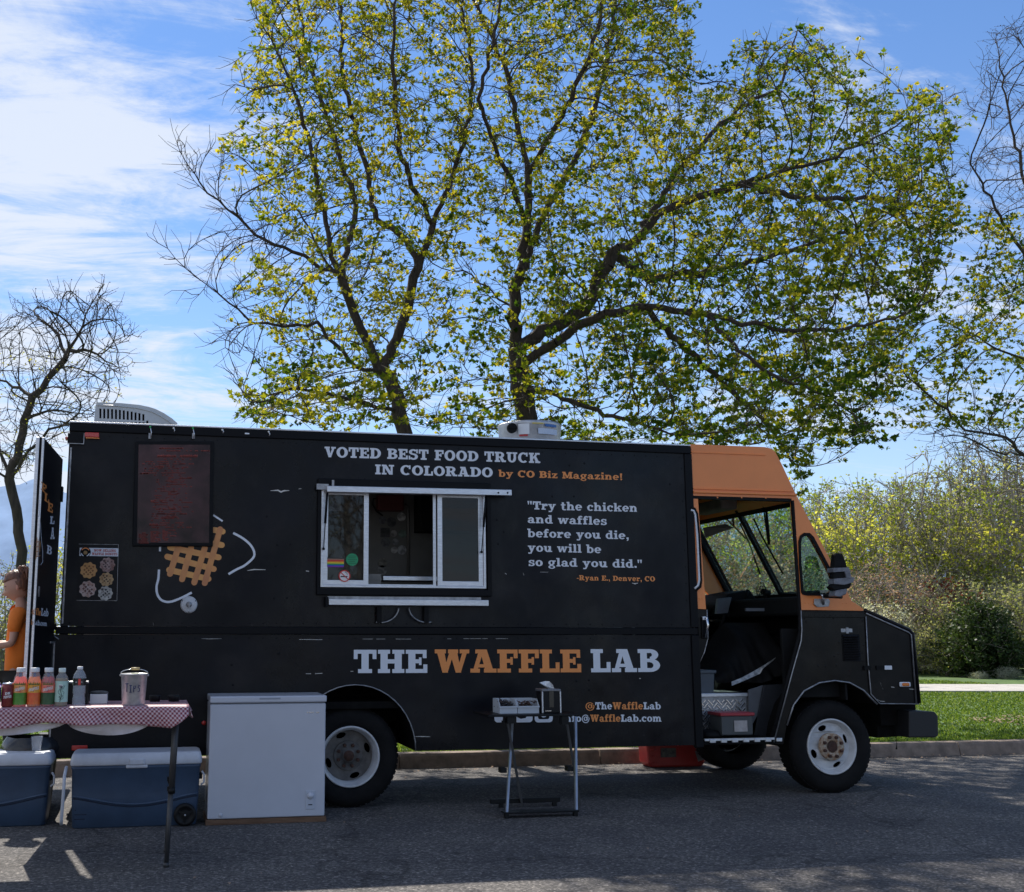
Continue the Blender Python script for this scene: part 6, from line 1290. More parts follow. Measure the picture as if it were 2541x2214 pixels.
# chest freezer
fa = atz(510, 2049, 0); fy = fa[1]; x0, x1 = fa[0], at(807, 2030, fy)[0]; fh = at(522, 1728.5, fy)[2]; fd = .52
fz = lobj('chest_freezer', ((x0+x1)/2, fy+fd/2, 0), 'white chest freezer on a wooden base standing by the rear wheel', 'freezer')
b_ = at(509, 2034.7, fy)[2]
pl = MB().box(x0+.0, fy+.0, .0, x1+.01, fy+fd, b_-.004).build('wooden_base', mat('ply_base', (.10, .052, .028), .85, c2=(.19, .11, .065), vscale=4, stretch=(1, 1, 8), bump=.3), fz, bevel=.003)
ld = at(520, 1746.5, fy)[2]
MB().box(x0+.012, fy+.01, b_, x1-.004, fy+fd-.02, ld-.006).build('body', wenam, fz, bevel=.010, seg=3)
MB().box(x0+.02, fy+.02, ld-.008, x1-.012, fy+fd-.03, ld+.004).build('gasket', mat('grey_gasket', (.16, .17, .19), .6), fz)
lid = MB().box(x0+.008, fy-.006, ld+.003, x1+.002, fy+fd-.01, fh+.0).build('lid', wenam, fz, bevel=.012, seg=3)
def fq(u0, v0, u1, v1, y0, y1, nm, m_, bv=0., par=None):
    a, b = at(u0, v1, fy), at(u1, v0, fy); return MB().box(a[0], y0, a[2], b[0], y1, b[2]).build(nm, m_, par or fz, bevel=bv)
fq(644, 1731, 696, 1736, fy-.0075, fy-.004, 'lid_handle', mat('grey_recess', (.30, .32, .37), .5), par=lid)
ct = fq(759, 1962, 782, 2009, fy+.004, fy+.011, 'control_panel', mat('panel_grey', (.50, .53, .60), .4), .003)
c_ = at(770.5, 1975, fy); MB().lathe([(.0, fy-.014), (.022, fy-.013), (.027, fy-.004), (.03, fy+.006)], (c_[0], 0, c_[2]), 'y', 20).box(c_[0]-.02, fy-.024, c_[2]-.004, c_[0]+.02, fy-.012, c_[2]+.004).build('dial', wenam, ct)
fq(765, 1996, 775, 1998.5, fy+.001, fy+.005, 'indicator', rub, par=ct)
for u in (762, 767, 771.5, 776, 785, 789): fq(u, 1766.5, u+3, 1769.5, fy+.007, fy+.011, 'nameplate_letter', chrome)
c_ = at(547.5, 2024, fy); MB().lathe([(.0, fy+.004), (.016, fy+.005), (.018, fy+.011)], (c_[0], 0, c_[2]), 'y', 14).build('drain_cap', wenam, fz)
# coolers ------------------------------------------------------------
def cooler(x0, x1, y, h, d, label, wheel_right=True, dent=False, loc0=None):
    """body front face at y, from x0 to x1"""
    o = lobj('cooler', ((x0+x1)/2, y+d/2, 0), label, 'cooler', 'blue coolers with white lids under the table')
    zl = h*.83; n = 26
    # body: slightly flared box as a lofted rounded rectangle
    def ring(ins, z, r_=.04, wob=None):
        P = []
        for cx_, cy, a0 in ((x1-ins-r_, y+d-ins-r_, 0), (x0+ins+r_, y+d-ins-r_, PI/2), (x0+ins+r_, y+ins+r_, PI), (x1-ins-r_, y+ins+r_, 1.5*PI)):
            P += [(cx_+r_*math.cos(a0+t*PI/10), cy+r_*math.sin(a0+t*PI/10), z) for t in range(6)]
        return P
    def loft(rs, nm, m_, par=o, cap=True):
        k = len(rs[0]); vs = [p for r_ in rs for p in r_]; fs = [(j*k+i, j*k+(i+1) % k, (j+1)*k+(i+1) % k, (j+1)*k+i) for j in range(len(rs)-1) for i in range(k)]
        mb = MB().add(vs, fs, True)
        if cap: mb.f += [tuple(range(k)), tuple(len(vs)-k+i for i in range(k))]; mb.sm += [False]*2
        return mb.build(nm, m_, par)
    body = loft([ring(.045, .0), ring(.032, .012), ring(.02, zl*.5), ring(.014, zl-.03), ring(.008, zl-.022), ring(.008, zl)], 'body', bplast)
    lid_ = loft([ring(.004, zl+.002), ring(.0, zl+.012), ring(.0, zl+.045), ring(.012, h-.01), ring(.03, h), ring(.06, h-.003)], 'lid', wplast)
    # wavy ridge on the front
    pts = [(x0+.03+(x1-x0-.06)*t, y+.022, zl*(.52-.15*math.sin(PI*t)**1.3)+.0) for t in np.linspace(0, 1, 26)]
    MB().tube(pts, .009, 6).build('moulded_ridge', bplast, body); MB().tube([(a, b-.001, c-.016) for a, b, c in pts], .006, 5).build('ridge_painted_shade', mat('blue_groove_shade', (.008, .016, .04), .6), body)  # dark blue tube paints in the shade below the ridge
    xm = (x0+x1)/2
    MB().box(xm-.085, y-.006, zl-.022, xm+.085, y+.03, zl+.004).box(xm-.06, y-.012, zl+.004, xm+.06, y+.02, zl+.05).build('latch', wplast, lid_, bevel=.008)
    if wheel_right:
        wc = (x1-.125, y+.02, .088); 
        w1 = MB().lathe([(.0, -.01), (.03, -.014), (.05, -.008), (.062, -.02), (.086, -.018), (.09, .0), (.088, .035), (.0, .035)], (wc[0], wc[1]-.02, wc[2]), 'y', 28).build('wheel', bk, o)
        for k in range(3): a = k*2*PI/3+.5; MB().bar((wc[0], wc[1]-.038, wc[2]), (wc[0]+.06*math.cos(a), wc[1]-.034, wc[2]+.06*math.sin(a)), .016, .01, up=(0, 1, 0)).build('spoke', bk, w1)
        MB().sphere((wc[0], wc[1]-.042, wc[2]), .008, 8, 5).build('axle_cap', alu, w1)
        for k in range(4): z = .07+k*.035; MB().box(x0+.05, y+.026, z, x0+.13+.012*k, y+.040, z+.008).build('foot_groove', MATS['blue_groove_shade'], body)
    hd = MB().tube([(x1-.0, y+.05, zl-.06), (x1+.02, y+.05, zl-.09), (x1+.02, y+.05, zl-.15), (x1-.005, y+.05, zl-.17)], .009, 6); hd.build('side_handle', wplast, o)
    MB().box(x1-.02, y+.10, zl-.13, x1+.008, y+.3, zl-.10).build('grip', bk, o)
    return o
c0 = atz(166, 2060, 0); cy = c0[1]; cx1 = at(499, 1990, cy)[0]; ch = at(300, 1868, cy+.02)[2]
cooler(c0[0], cx1, cy, ch, .42, 'blue wheeled cooler with white lid, between the table leg and the white freezer')
c1 = atz(118, 2050, 0); cooler(c1[0]-1.0, c1[0]+.01, c1[1]-.02, ch-.01, .42, 'blue cooler with white lid at the left frame edge under the table', wheel_right=False)
MB().tube([at(165, 1903, cy+.05), at(160, 1925, cy-.01), at(157, 1975, cy-.02), at(152, 2035, cy-.02), at(152, 2046, cy)], .013, 7).build('x', wplast); o = bpy.context.scene.objects['x']; o.name = 'drain_hose'; tag(o, 'white plastic hose hanging between the two coolers', 'hose')
# left table -----------------------------------------------------------
lg = atz(412, 2152, 0); ty0 = lg[1]-.05; ty1 = ty0+.62
tz = at(435, 1752, ty0)[2]; tx1 = at(458, 1750, ty0)[0]; tx0 = tx1-2.2
tb = lobj('folding_table', ((tx0+tx1)/2, (ty0+ty1)/2, 0), 'tall folding table at the left with one extended grey leg showing', 'table')
MB().box(tx0, ty0+.01, tz-.045, tx1-.02, ty1, tz-.006).build('tabletop', mat('table_plastic', (.55, .54, .52), .6), tb, bevel=.01)
legm = mat('leg_steel', (.05, .05, .052), .45, metal=.3, var=.2, vscale=12)
def leg(x, y, dx=0., splay=.0):
    l_ = MB().tube([(x, y, tz-.05), (x+dx*.5, y, .48)], .021, 10).build('leg', legm, tb); MB().tube([(x+dx*.5, y, .50), (x+dx, y, .0)], .016, 10).tube([(x+dx, y, .03), (x+dx, y, .0)], .02, 10).build('leg_extension', legm, l_); MB().tube([(x+dx*.5-.0, y, .47), (x+dx*.5, y, .51)], .025, 10).box(x+dx*.5-.03, y-.012, .485, x+dx*.5-.018, y+.012, .515).build('collar', bk, l_)
txl = at(438, 1800, lg[1])[0]
leg(txl, lg[1], lg[0]-txl); leg(txl+.006, ty1-.05, lg[0]-txl); leg(tx0+.1, lg[1]); leg(tx0+.1, ty1-.05)
MB().tube([(txl, lg[1], tz-.1), (txl-.02, ty1-.05, tz-.1)], .012, 6).build('crossbar', legm, tb)
# checked cloth
def cloth_mat():
    M = bpy.data.materials.new('checked_cloth'); M.use_nodes = True; n = M.node_tree.nodes; l = M.node_tree.links; b = n['Principled BSDF']
    uv = n.new('ShaderNodeUVMap'); mp = n.new('ShaderNodeMapping'); l.new(uv.outputs[0], mp.inputs[0]); mp.inputs['Rotation'].default_value = (0, 0, PI/4)
    sp_ = n.new('ShaderNodeSeparateXYZ'); l.new(mp.outputs[0], sp_.inputs[0]); s_ = []
    for i in range(2):
        a = n.new('ShaderNodeMath'); a.operation = 'MULTIPLY'; a.inputs[1].default_value = 48; l.new(sp_.outputs[i], a.inputs[0])
        f = n.new('ShaderNodeMath'); f.operation = 'FRACT'; l.new(a.outputs[0], f.inputs[0]); g = n.new('ShaderNodeMath'); g.operation = 'GREATER_THAN'; g.inputs[1].default_value = .5; l.new(f.outputs[0], g.inputs[0]); s_.append(g.outputs[0])
    mn = n.new('ShaderNodeMath'); mn.operation = 'MULTIPLY'; l.new(s_[0], mn.inputs[0]); l.new(s_[1], mn.inputs[1]); sm = n.new('ShaderNodeMath'); sm.operation = 'ADD'; l.new(s_[0], sm.inputs[0]); l.new(s_[1], sm.inputs[1])
    h = n.new('ShaderNodeMath'); h.operation = 'MULTIPLY'; h.inputs[1].default_value = .5; l.new(sm.outputs[0], h.inputs[0])
    r = n.new('ShaderNodeValToRGB'); r.color_ramp.interpolation = 'CONSTANT'; e = r.color_ramp.elements; e[0].color = (.74, .68, .70, 1); e[1].position = .9; e[1].color = (.16, .012, .03, 1); e.new(.3).color = (.58, .26, .30, 1)
    l.new(h.outputs[0], r.inputs[0]); l.new(r.outputs[0], b.inputs['Base Color']); b.inputs['Roughness'].default_value = .42
    t = n.new('ShaderNodeBsdfTranslucent'); t.inputs[0].default_value = (.6, .5, .5, 1); x = n.new('ShaderNodeMixShader'); x.inputs[0].default_value = .25; l.new(b.outputs[0], x.inputs[1]); l.new(t.outputs[0], x.inputs[2]); l.new(x.outputs[0], n['Material Output'].inputs[0]); return M
def cloth():
    vs, fs, uv = [], [], []; nx = 120
    prof = [(ty1+.02, tz-.10, -.12), (ty1+.015, tz-.01, -.02), (ty1-.02, tz+.002, .0), (ty1-.2, tz+.003, .2), (ty0+.2, tz+.003, .42), (ty0+.03, tz+.003, .6), (ty0-.004, tz-.004, .64)]
    drop = [.02, .04, .06, .08, .1, .118]
    for i in range(nx+1):
        t = i/nx; x = tx0-.05+(tx1+.03-tx0+.05)*t; xr = x-tx1; u = (tx1+.03-x)
        hang = .115+.012*math.sin(u*5.2)-.02*math.exp(-((u-.55)/.14)**2)+.012*math.sin(u*11+1)
        if u < .12: hang *= .42+.58*(u/.12)**.8
        elif u < .3: hang *= 1.06
        col = [(x, y, z, w_) for y, z, w_ in prof]
        for k in range(1, 8):
            q = k/7*hang; y = ty0-.012-.018*math.sin(u*9+k*.25)*k/7-.012*math.sin(u*23)*k/7-.01*k/7; col.append((x+.02*k/7*math.sin(u*8), y, tz-.006-q, .65+q))
        for p in col: vs.append(p[:3]); uv.append((x, p[3]))
    m_ = len(prof)+7
    for i in range(nx):
        for j in range(m_-1): fs.append((i*m_+j, (i+1)*m_+j, (i+1)*m_+j+1, i*m_+j+1))
    # end flap on the right
    k0 = len(vs); ny, nz = 14, 5
    for j in range(ny+1):
        for k in range(nz+1): y = ty0+(ty1-ty0)*j/ny; q = k/nz*(.07+.02*math.sin(j*.8)); vs.append((tx1+.03+.012*math.sin(j*1.3)*k/nz+.004*k, y, tz+.003-q)); uv.append((tx1+.03+q, y-ty0))
    for j in range(ny):
        for k in range(nz): a = k0+j*(nz+1)+k; fs.append((a, a+1, a+nz+2, a+nz+1))
    me = bpy.data.meshes.new('tablecloth'); me.from_pydata(vs, [], fs); me.polygons.foreach_set('use_smooth', [True]*len(fs)); me.materials.append(cloth_mat())
    ul = me.uv_layers.new(name='UVMap'); 
    for lp in me.loops: ul.data[lp.index].uv = uv[lp.vertex_index]
    o = bpy.data.objects.new('tablecloth', me); COL.objects.link(o); s_ = o.modifiers.new('solid', 'SOLIDIFY'); s_.thickness = .0015; return tag(o, 'red and white checked vinyl cloth spread over the left table', 'tablecloth')
cl = cloth()
# pale lining hanging in swags under the edge
lin_m = mat('cloth_lining', (.60, .55, .55), .8, var=.08, vscale=20)
def swag(xa, xb, dep, y):
    mb = MB(); n = 24
    for i in range(n+1):
        t = i/n; x = xa+(xb-xa)*t; q = dep*max(0, math.sin(PI*t))**.62
        for k in range(5): mb.v.append((x, y+.02*math.sin(t*9+k)*k/4+.01*k/4, tz-.10-(q)*k/4-.004))
    mb.f = [(i*5+k, i*5+k+1, (i+1)*5+k+1, (i+1)*5+k) for i in range(n) for k in range(4)]; mb.sm = [True]*len(mb.f)
    o = mb.build('cloth_lining', lin_m, cl); return o
sx = at(165, 1800, ty0)[0]; swag(at(166, 1800, ty0)[0], at(378, 1790, ty0)[0], .085, ty0+.02); swag(tx0+1.1-.7, at(164, 1800, ty0)[0], .078, ty0+.02)
# bottles --------------------------------------------------------------
def clearm(nm, tint, rough=.05, mixd=.25, dc=(.8, .8, .8)):
    M = bpy.data.materials.new(nm); M.use_nodes = True; n = M.node_tree.nodes; l = M.node_tree.links; b = n['Principled BSDF']; b.inputs['Base Color'].default_value = (*dc, 1); b.inputs['Roughness'].default_value = rough
    t = n.new('ShaderNodeBsdfTransparent'); t.inputs[0].default_value = (*tint, 1); x = n.new('ShaderNodeMixShader'); x.inputs[0].default_value = mixd; l.new(t.outputs[0], x.inputs[1]); l.new(b.outputs[0], x.inputs[2]); l.new(x.outputs[0], n['Material Output'].inputs[0]); return M
pet = clearm('clear_plastic', (.9, .92, .94), .05, .22)
def juice(nm, c):
    M = bpy.data.materials.new(nm); M.use_nodes = True; n = M.node_tree.nodes; l = M.node_tree.links; b = n['Principled BSDF']; b.inputs['Base Color'].default_value = (*c, 1); b.inputs['Roughness'].default_value = .1
    t = n.new('ShaderNodeBsdfTranslucent'); t.inputs[0].default_value = (*[min(1, q*1.4) for q in c], 1); x = n.new('ShaderNodeMixShader'); x.inputs[0].default_value = .7; l.new(b.outputs[0], x.inputs[1]); l.new(t.outputs[0], x.inputs[2]); l.new(x.outputs[0], n['Material Output'].inputs[0]); return M
capw = mat('white_cap', (.72, .72, .72), .4); navy = mat('navy_print', (.012, .02, .14), .4)
def place_x(u, v, y): return at(u, v, y)[0]
by_ = ty0+.06
def brand(o, s_, x, y, z, r_, w_, cap, slope, m_, bgm, bgh):
    mb = MB(); T_ = textlen(s_, .04)
    def pl_(off): return lambda a, b, k: (x+r_*math.sin(a), y-(r_+off+.00006*k)*math.cos(a), z+b)
    bg_ = MB(); n = 8; pts = []
    for i in range(n+1): a = -w_/2*1.12+w_*1.12*i/n; pts.append((a, slope*a))
    f_ = pl_(.0006)
    bg_.add([f_(a, b-bgh*.3, 0) for a, b in pts]+[f_(a, b+bgh, 0) for a, b in pts], [(i, i+1, i+2+n, i+1+n) for i in range(n)]); bg_.build('label_banner', bgm, o)
    g_ = pl_(.0012); text(mb, s_, lambda a, b, k: g_(-w_/2+w_*a/T_, slope*(-w_/2+w_*a/T_)+b*cap, k), .04); mb.build('label_lettering', m_, o)
def bottle(u, kind, label, ju, lab1, lab2, fruit):
    x = place_x(u, 1700, by_); y = by_; z = tz+.004; R = .0445; H = at(u, 1657, by_)[2]-z
    o = lobj('drink_bottle', (x, y, z), label, 'bottle', 'row of fruit drink bottles on the checked cloth')
    prof = [(.0, .0), (R*.9, .0), (R, .008), (R, H*.50), (R*1.0, H*.62), (R*.93, H*.72), (R*.7, H*.82), (R*.60, H*.87), (R*.56, H*.90)]
    MB().lathe([(r_, z+h) for r_, h in prof], (x, y, 0), 'z', 24).build('bottle_body', pet, o)
    MB().lathe([(r_*.95, z+.001+h*.93) for r_, h in prof[1:7]], (x, y, 0), 'z', 24).build('juice', juice(kind+'_juice', ju), o)
    MB().lathe([(R*.62, z+H*.885), (R*.64, z+H*.90), (R*.64, z+H-.003), (R*.58, z+H)], (x, y, 0), 'z', 20).build('cap', capw, o)
    # wrap label
    lm_ = mat(kind+'_label', lab1, .4, c2=lab2, vscale=16)
    MB().lathe([(R+.0006, z+.014), (R+.0006, z+H*.36)], (x, y, 0), 'z', 24, True, False).build('label_base', lm_, o)
    MB().lathe([(R+.0005, z+H*.36), (R+.0005, z+H*.60)], (x, y, 0), 'z', 20, True, False, PI*1.12, PI*1.88).build('label_fruit', mat(kind+'_fruit', fruit[0], .4, c2=fruit[1], vscale=26, detail=1), o)
    lf_ = MB()
    for k in range(7): a = -.7+k*.23; lf_.quad(*[(x+(R+.0018)*math.sin(a+da), y-(R+.0018)*math.cos(a+da), z+H*.56+dz_) for da, dz_ in ((-.12, 0), (.12, 0), (.02+.2*(k-3)/3, .018+.006*(k % 2)))])
    lf_.build('label_leaf', mat(kind+'_leaf', (.10, .13, .02), .5), o)
    brand(o, 'SNAPPLE', x, y, z+H*.42, R, 1.6, .018, .010, capw, navy, .028)
    MB().box(x-.008, y-R*.62, z+H*.76, x+.008, y-R*.35, z+H*.87).build('neck_seal', navy, o)
    return o
bottle(50.5, 'strawberry', 'pink fruit drink bottle with green label base, leftmost of the three white-capped ones', (.95, .25, .15), (.05, .22, .02), (.14, .30, .05), ((.70, .16, .05), (.85, .45, .12)))
bottle(85.5, 'mango', 'orange fruit drink bottle with red label base, middle of the three', (.95, .35, .05), (.70, .08, .03), (.80, .20, .04), ((.85, .40, .05), (.70, .30, .02)))
bottle(120, 'apple', 'red fruit drink bottle with dark green label base, next to the pale green tea bottle', (.80, .07, .05), (.02, .07, .03), (.05, .12, .04), ((.75, .10, .08), (.80, .25, .15)))
# tea bottle
x = place_x(153, 1700, by_); y = by_; z = tz+.004; H = at(153, 1658, by_)[2]-z; R = .042
o = lobj('tea_bottle', (x, y, z), 'square-shouldered tea bottle with a pale mint label and dark cap area', 'bottle')
pf = [(.0, 0), (R*.92, 0), (R, .008), (R, H*.70), (R*.9, H*.77), (R*.5, H*.87), (R*.46, H*.9)]
MB().lathe([(r_, z+h) for r_, h in pf], (x, y, 0), 'z', 24).build('bottle_body', pet, o); MB().lathe([(r_*.95, z+.001+h*.95) for r_, h in pf[1:5]], (x, y, 0), 'z', 24).build('tea', juice('tea_liquid', (.50, .36, .17)), o)
MB().lathe([(R*.53, z+H*.885), (R*.55, z+H*.9), (R*.55, z+H-.003), (R*.48, z+H)], (x, y, 0), 'z', 20).build('cap', mat('pale_cap', (.62, .70, .66), .4), o)
MB().lathe([(R+.0006, z+.028), (R+.0006, z+H*.66)], (x, y, 0), 'z', 24, True, False).build('label', mat('mint_label', (.42, .62, .54), .45), o)
br = MB(); rr = random.Random(3)
def lp(a, h): return (x+(R+.0022)*math.sin(a), y-(R+.0022)*math.cos(a), z+h)
for k in range(9): a = rr.uniform(-.6, .6); h = rr.uniform(.04, .12); br.tube([lp(a, h), lp(a+rr.uniform(-.35, .35), h+.012), lp(a+rr.uniform(-.4, .4), h+.026)], .0011, 4)
br.tube([lp(-.1, .03), lp(.15, .07), lp(-.05, .1), lp(.1, .13)], .0016, 4); br.build('label_branch_print', rub, o)
MB().quad(lp(-.35, .118), lp(.2, .118), lp(.2, .142), lp(-.35, .142)).build('label_plate', capw, o); mb = MB(); text(mb, 'TEA', lambda a, b, k: (lambda q: (q[0], q[1]-.0006, q[2]))(lp(-.30+a*.16, .123+b*.013)), .05); mb.build('label_lettering', rub, o)
# water bottle
x = place_x(197, 1700, by_+.02); y = by_+.02; H = at(197, 1654, y)[2]-z; R = .043
o = lobj('water_bottle', (x, y, z), 'clear ribbed water bottle with a black label, between the tea bottle and the pail', 'bottle')
pf = [(.0, .004), (R*.8, 0), (R, .01)]+[(R*(1-.07*(k % 2)-(.1 if 4 < k < 8 else 0)), .016+k*.0085) for k in range(12)]+[(R, H*.56), (R, H*.72), (R*.86, H*.80), (R*.6, H*.88), (R*.4, H*.92), (R*.36, H*.94)]
MB().lathe([(r_, z+h) for r_, h in pf], (x, y, 0), 'z', 24).build('bottle_body', clearm('water_plastic', (.90, .93, .97), .04, .30, (.6, .65, .72)), o)
MB().lathe([(R*.42, z+H*.925), (R*.44, z+H*.94), (R*.44, z+H-.002), (R*.38, z+H)], (x, y, 0), 'z', 18).build('cap', capw, o)
MB().lathe([(R+.0006, z+H*.52), (R+.0006, z+H*.70)], (x, y, 0), 'z', 24, True, False).build('label', mat('black_label', (.015, .015, .017), .3), o)
MB().box(x-.006, y-R-.002, z+H*.53, x+.010, y-R-.0012, z+H*.69).build('red_print', mat('red_print', (.7, .05, .04), .4), o); MB().box(x-.024, y-R*.75-.009, z+H*.60, x+.02, y-R*.75-.0085, z+H*.615).build('white_print', capw, o)
# soda can(s)
def can(u, label, c1, c2, s1, s2, col):
    x = place_x(u, 1720, by_-.01); y = by_-.01; H = at(20, 1694, y)[2]-z; R = .039
    o = lobj('soda_can', (x, y, z), label, 'can')
    MB().lathe([(R*.8, z), (R, z+.008), (R, z+H-.01)], (x, y, 0), 'z', 28).build('can_body', mat(col, c1, .25, c2=c2, vscale=18, metal=.3), o)
    MB().lathe([(R, z+H-.01), (R*.84, z+H), (R*.82, z+H-.001), (R*.8, z+H-.005), (.0, z+H-.005)], (x, y, 0), 'z', 28).build('can_top', chrome, o)
    for s_, hh, w_ in ((s1, .080, .9), (s2, .058, 1.35)):
        mb = MB(); T_ = textlen(s_, .04); text(mb, s_, lambda a, b, k: (x+R*math.sin(-w_/2+w_*a/T_+.1), y-(R+.0006+.00008*k)*math.cos(-w_/2+w_*a/T_+.1), z+hh+b*.016+.006*(-w_/2+w_*a/T_)), .04); mb.build('label_lettering', capw, o)
can(19.5, 'dark red soda can at the left end of the drinks row', (.16, .012, .02), (.24, .05, .035), 'DR', 'PEPPER', 'maroon_can')
can(-13, 'blue soda can cut off by the left frame edge', (.012, .03, .25), (.02, .05, .35), 'S', 'DA', 'blue_can')
# tips pail
x = place_x(331, 1740, by_+.04); y = by_+.04; H = at(331, 1672, y)[2]-z; rb, rt_ = .068, .088
tinm = mat('galvanised_tin', (.38, .38, .40), .42, metal=.6, c2=(.55, .55, .56), vscale=26, bump=.1, bscale=30)
o = lobj('tips_pail', (x, y, z), 'small galvanised pail with TIPS written on it, on the checked cloth', 'pail')
rb = (place_x(364, 1740, y)-place_x(303, 1740, y))/2*.93; rt_ = rb*1.15
MB().lathe([(.0, z+.004), (rb*.96, z), (rb, z+.006), (rt_, z+H-.008), (rt_*1.05, z+H-.004), (rt_*1.03, z+H+.002), (rt_*.97, z+H-.004), (rb*.93, z+.01), (.0, z+.01)], (x, y, 0), 'z', 36, True, False).build('pail_body', tinm, o)
MB().tube([(x+rt_*1.06*math.cos(t), y-.02*math.sin(t), z+H-.008+.040*math.sin(t)**.7) for t in np.linspace(0.001, PI-.001, 17)], .0025, 6).build('wire_handle', chrome, o)
MB().tube([(x-.022, y-.02, z+H+.034), (x+.034, y-.02, z+H+.034)], .009, 10).build('handle_grip', mat('wooden_grip', (.55, .40, .18), .5), o)
for sg in (-1, 1): MB().sphere((x+sg*rt_*1.04, y, z+H-.01), .008, 8, 5).build('ear', tinm, o)
MB().box(x-.02, y-.03, z+H-.012, x+.03, y+.02, z+H+.004).build('banknote', mat('banknote', (.30, .36, .18), .7), o)
ink = mat('blue_marker', (.02, .03, .12), .6); hs = {'T': [[(0, 1), (.8, 1)], [(.4, 1), (.4, 0)]], 'I': [[(.1, .8), (.6, .8)], [(.35, .8), (.35, 0)], [(.1, 0), (.6, 0)]], 'P': [[(.1, 0), (.12, .75), (.5, .75), (.55, .5), (.12, .4)]], 'S': [[(.6, .72), (.25, .8), (.1, .55), (.5, .4), (.55, .12), (.1, .05)]]}
mb = MB(); xx = 0
for c__ in 'TIPS':
    for stx in hs[c__]:
        P = []
        for a, b in stx:
            hh = .088+b*.055; rr_ = rb+(rt_-rb)*hh/H+.0012; t = -.72+(xx+a)*.36; P.append((x+rr_*math.sin(t), y-rr_*math.cos(t), z+hh))
        mb.tube(P, .0028, 4)
    xx += .95
mb.build('tips_lettering', ink, o)
# odds and ends at the back of the table
def tbox(nm, u0, v0, u1, v1, y, d, m_, label, cat, bv=.004):
    a, b = at(u0, v1, y), at(u1, v0, y); zb_ = tz+.005; o = MB().box(a[0], y, zb_, b[0], y+d, max(b[2], zb_+.01)).build(nm, m_, None, bevel=bv); return tag(o, label, cat)
o = lobj('napkin_caddy', (at(190, 1700, by_+.14)[0], by_+.14, tz), 'black caddy with a chrome rim behind the water bottle', 'caddy'); a, b = at(165, 1740, by_+.14), at(220, 1690, by_+.14)
MB().box(a[0], by_+.14, tz+.005, b[0], by_+.28, b[2]-.012).build('caddy_body', bk, o, bevel=.005); MB().box(a[0]-.002, by_+.136, b[2]-.014, b[0]+.002, by_+.284, b[2]).build('caddy_rim', chrome, o, bevel=.003)
o = lobj('paper_stack', (at(245, 1720, by_+.2)[0], by_+.2, tz), 'white paper stack with a dark stone on top', 'papers'); a, b = at(223, 1733, by_+.2), at(266, 1723, by_+.2)
MB().box(a[0], by_+.2, tz+.005, b[0], by_+.34, b[2]).build('sheets', capw, o, bevel=.002); MB().sphere(((a[0]+b[0])/2, by_+.27, b[2]+.008), .05, 14, 8, (1.3, .8, .3)).build('stone', mat('paperweight', (.10, .095, .09), .6, var=.5, vscale=18), o)
tag(MB().lathe([(.0, tz+.005), (.034, tz+.005), (.042, tz+.045), (.04, tz+.05)], (at(385, 1720, by_+.36)[0], by_+.36, 0), 'z', 18).build('black_bowl', bk), 'shiny black bowl on the cloth just right of the pail', 'bowl')
tag(MB().lathe([(.0, tz+.005), (.036, tz+.005), (.044, tz+.047), (.04, tz+.052)], (at(432, 1720, by_+.36)[0], by_+.36, 0), 'z', 18).build('black_bowl', bk), 'black bowl at the far right corner of the checked cloth', 'bowl')
# under the table: bin bag, plastic cup
x, y = at(75, 1850, -.02)[0], .1
o = lobj('waste_bin', (x, y, 0), 'black waste bin with a shiny liner behind the left cooler', 'bin')
MB().lathe([(.0, 0), (.17, 0), (.22, .60), (.215, .61)], (x, y, 0), 'z', 24).build('bin_body', bk, o); rr = random.Random(8); mb = MB(); n = 30
for j in range(5):
    for i in range(n): a = 2*PI*i/n; r_ = .222+.015*rr.random()+.01*j*(j < 3)-.03*(j > 3); mb.v.append((x+r_*math.cos(a), y+r_*math.sin(a), .48+j*.045+.01*rr.random()))
mb.f = [(j*n+i, j*n+(i+1) % n, (j+1)*n+(i+1) % n, (j+1)*n+i) for j in range(4) for i in range(n)]; mb.sm = [True]*len(mb.f); mb.build('bin_liner', mat('bin_liner', (.02, .02, .022), .18, bump=.5, bscale=14), o)
cp = at(89, 1871, c1[1]+.08); 
tag(MB().lathe([(.0, ch), (.034, ch), (.046, ch+.11), (.048, ch+.112), (.045, ch+.112), (.032, ch+.004)], (cp[0], c1[1]+.1, 0), 'z', 20, True, False).build('plastic_cup', clearm('cup_plastic', (.85, .87, .9), .1, .35, (.6, .62, .66))), 'clear plastic cup standing on the left cooler lid', 'cup')
# small folding table with serving things -----------------------------------
fm = atz(1257, 2031, 0); sy0 = fm[1]-.02; sy1 = sy0+.62
szt = at(1325, 1773, sy0)[2]
st = lobj('serving_stand', ((fm[0]+at(1432, 2030, sy0)[0])/2, (sy0+sy1)/2, 0), 'small black-topped folding stand on crossed aluminium legs before the truck side', 'table')
xa, xb = at(1212, 1772, sy0)[0], at(1440, 1776, sy0)[0]; ssy1 = sy0+.48
MB().box(xa, sy0, szt-.018, xb, ssy1, szt).build('tabletop', bk, st, bevel=.004)
alb = mat('anodised_leg', (.40, .43, .48), .38, metal=.55, var=.1, vscale=10); ald = mat('dull_leg', (.16, .16, .16), .5, metal=.4)
xl_, xr2 = fm[0], at(1430, 2030, sy0)[0]
def sleg(u0, v0, y0_, u1, v1, y1_, w_, m_): MB().bar(at(u0, v0, y0_), at(u1, v1, y1_), w_, .018, up=(1, 0, 0)).build('leg', m_, st)
sleg(1272, 1778, ssy1-.08, 1257, 2022, sy0+.03, .032, alb); sleg(1428, 1780, ssy1-.1, 1430, 2022, sy0+.03, .034, alb)
sleg(1257, 1778, sy0+.06, 1296, 2001, sy1-.03, .032, ald); sleg(1404, 1780, sy0+.06, 1440, 2003, sy1-.03, .030, ald)
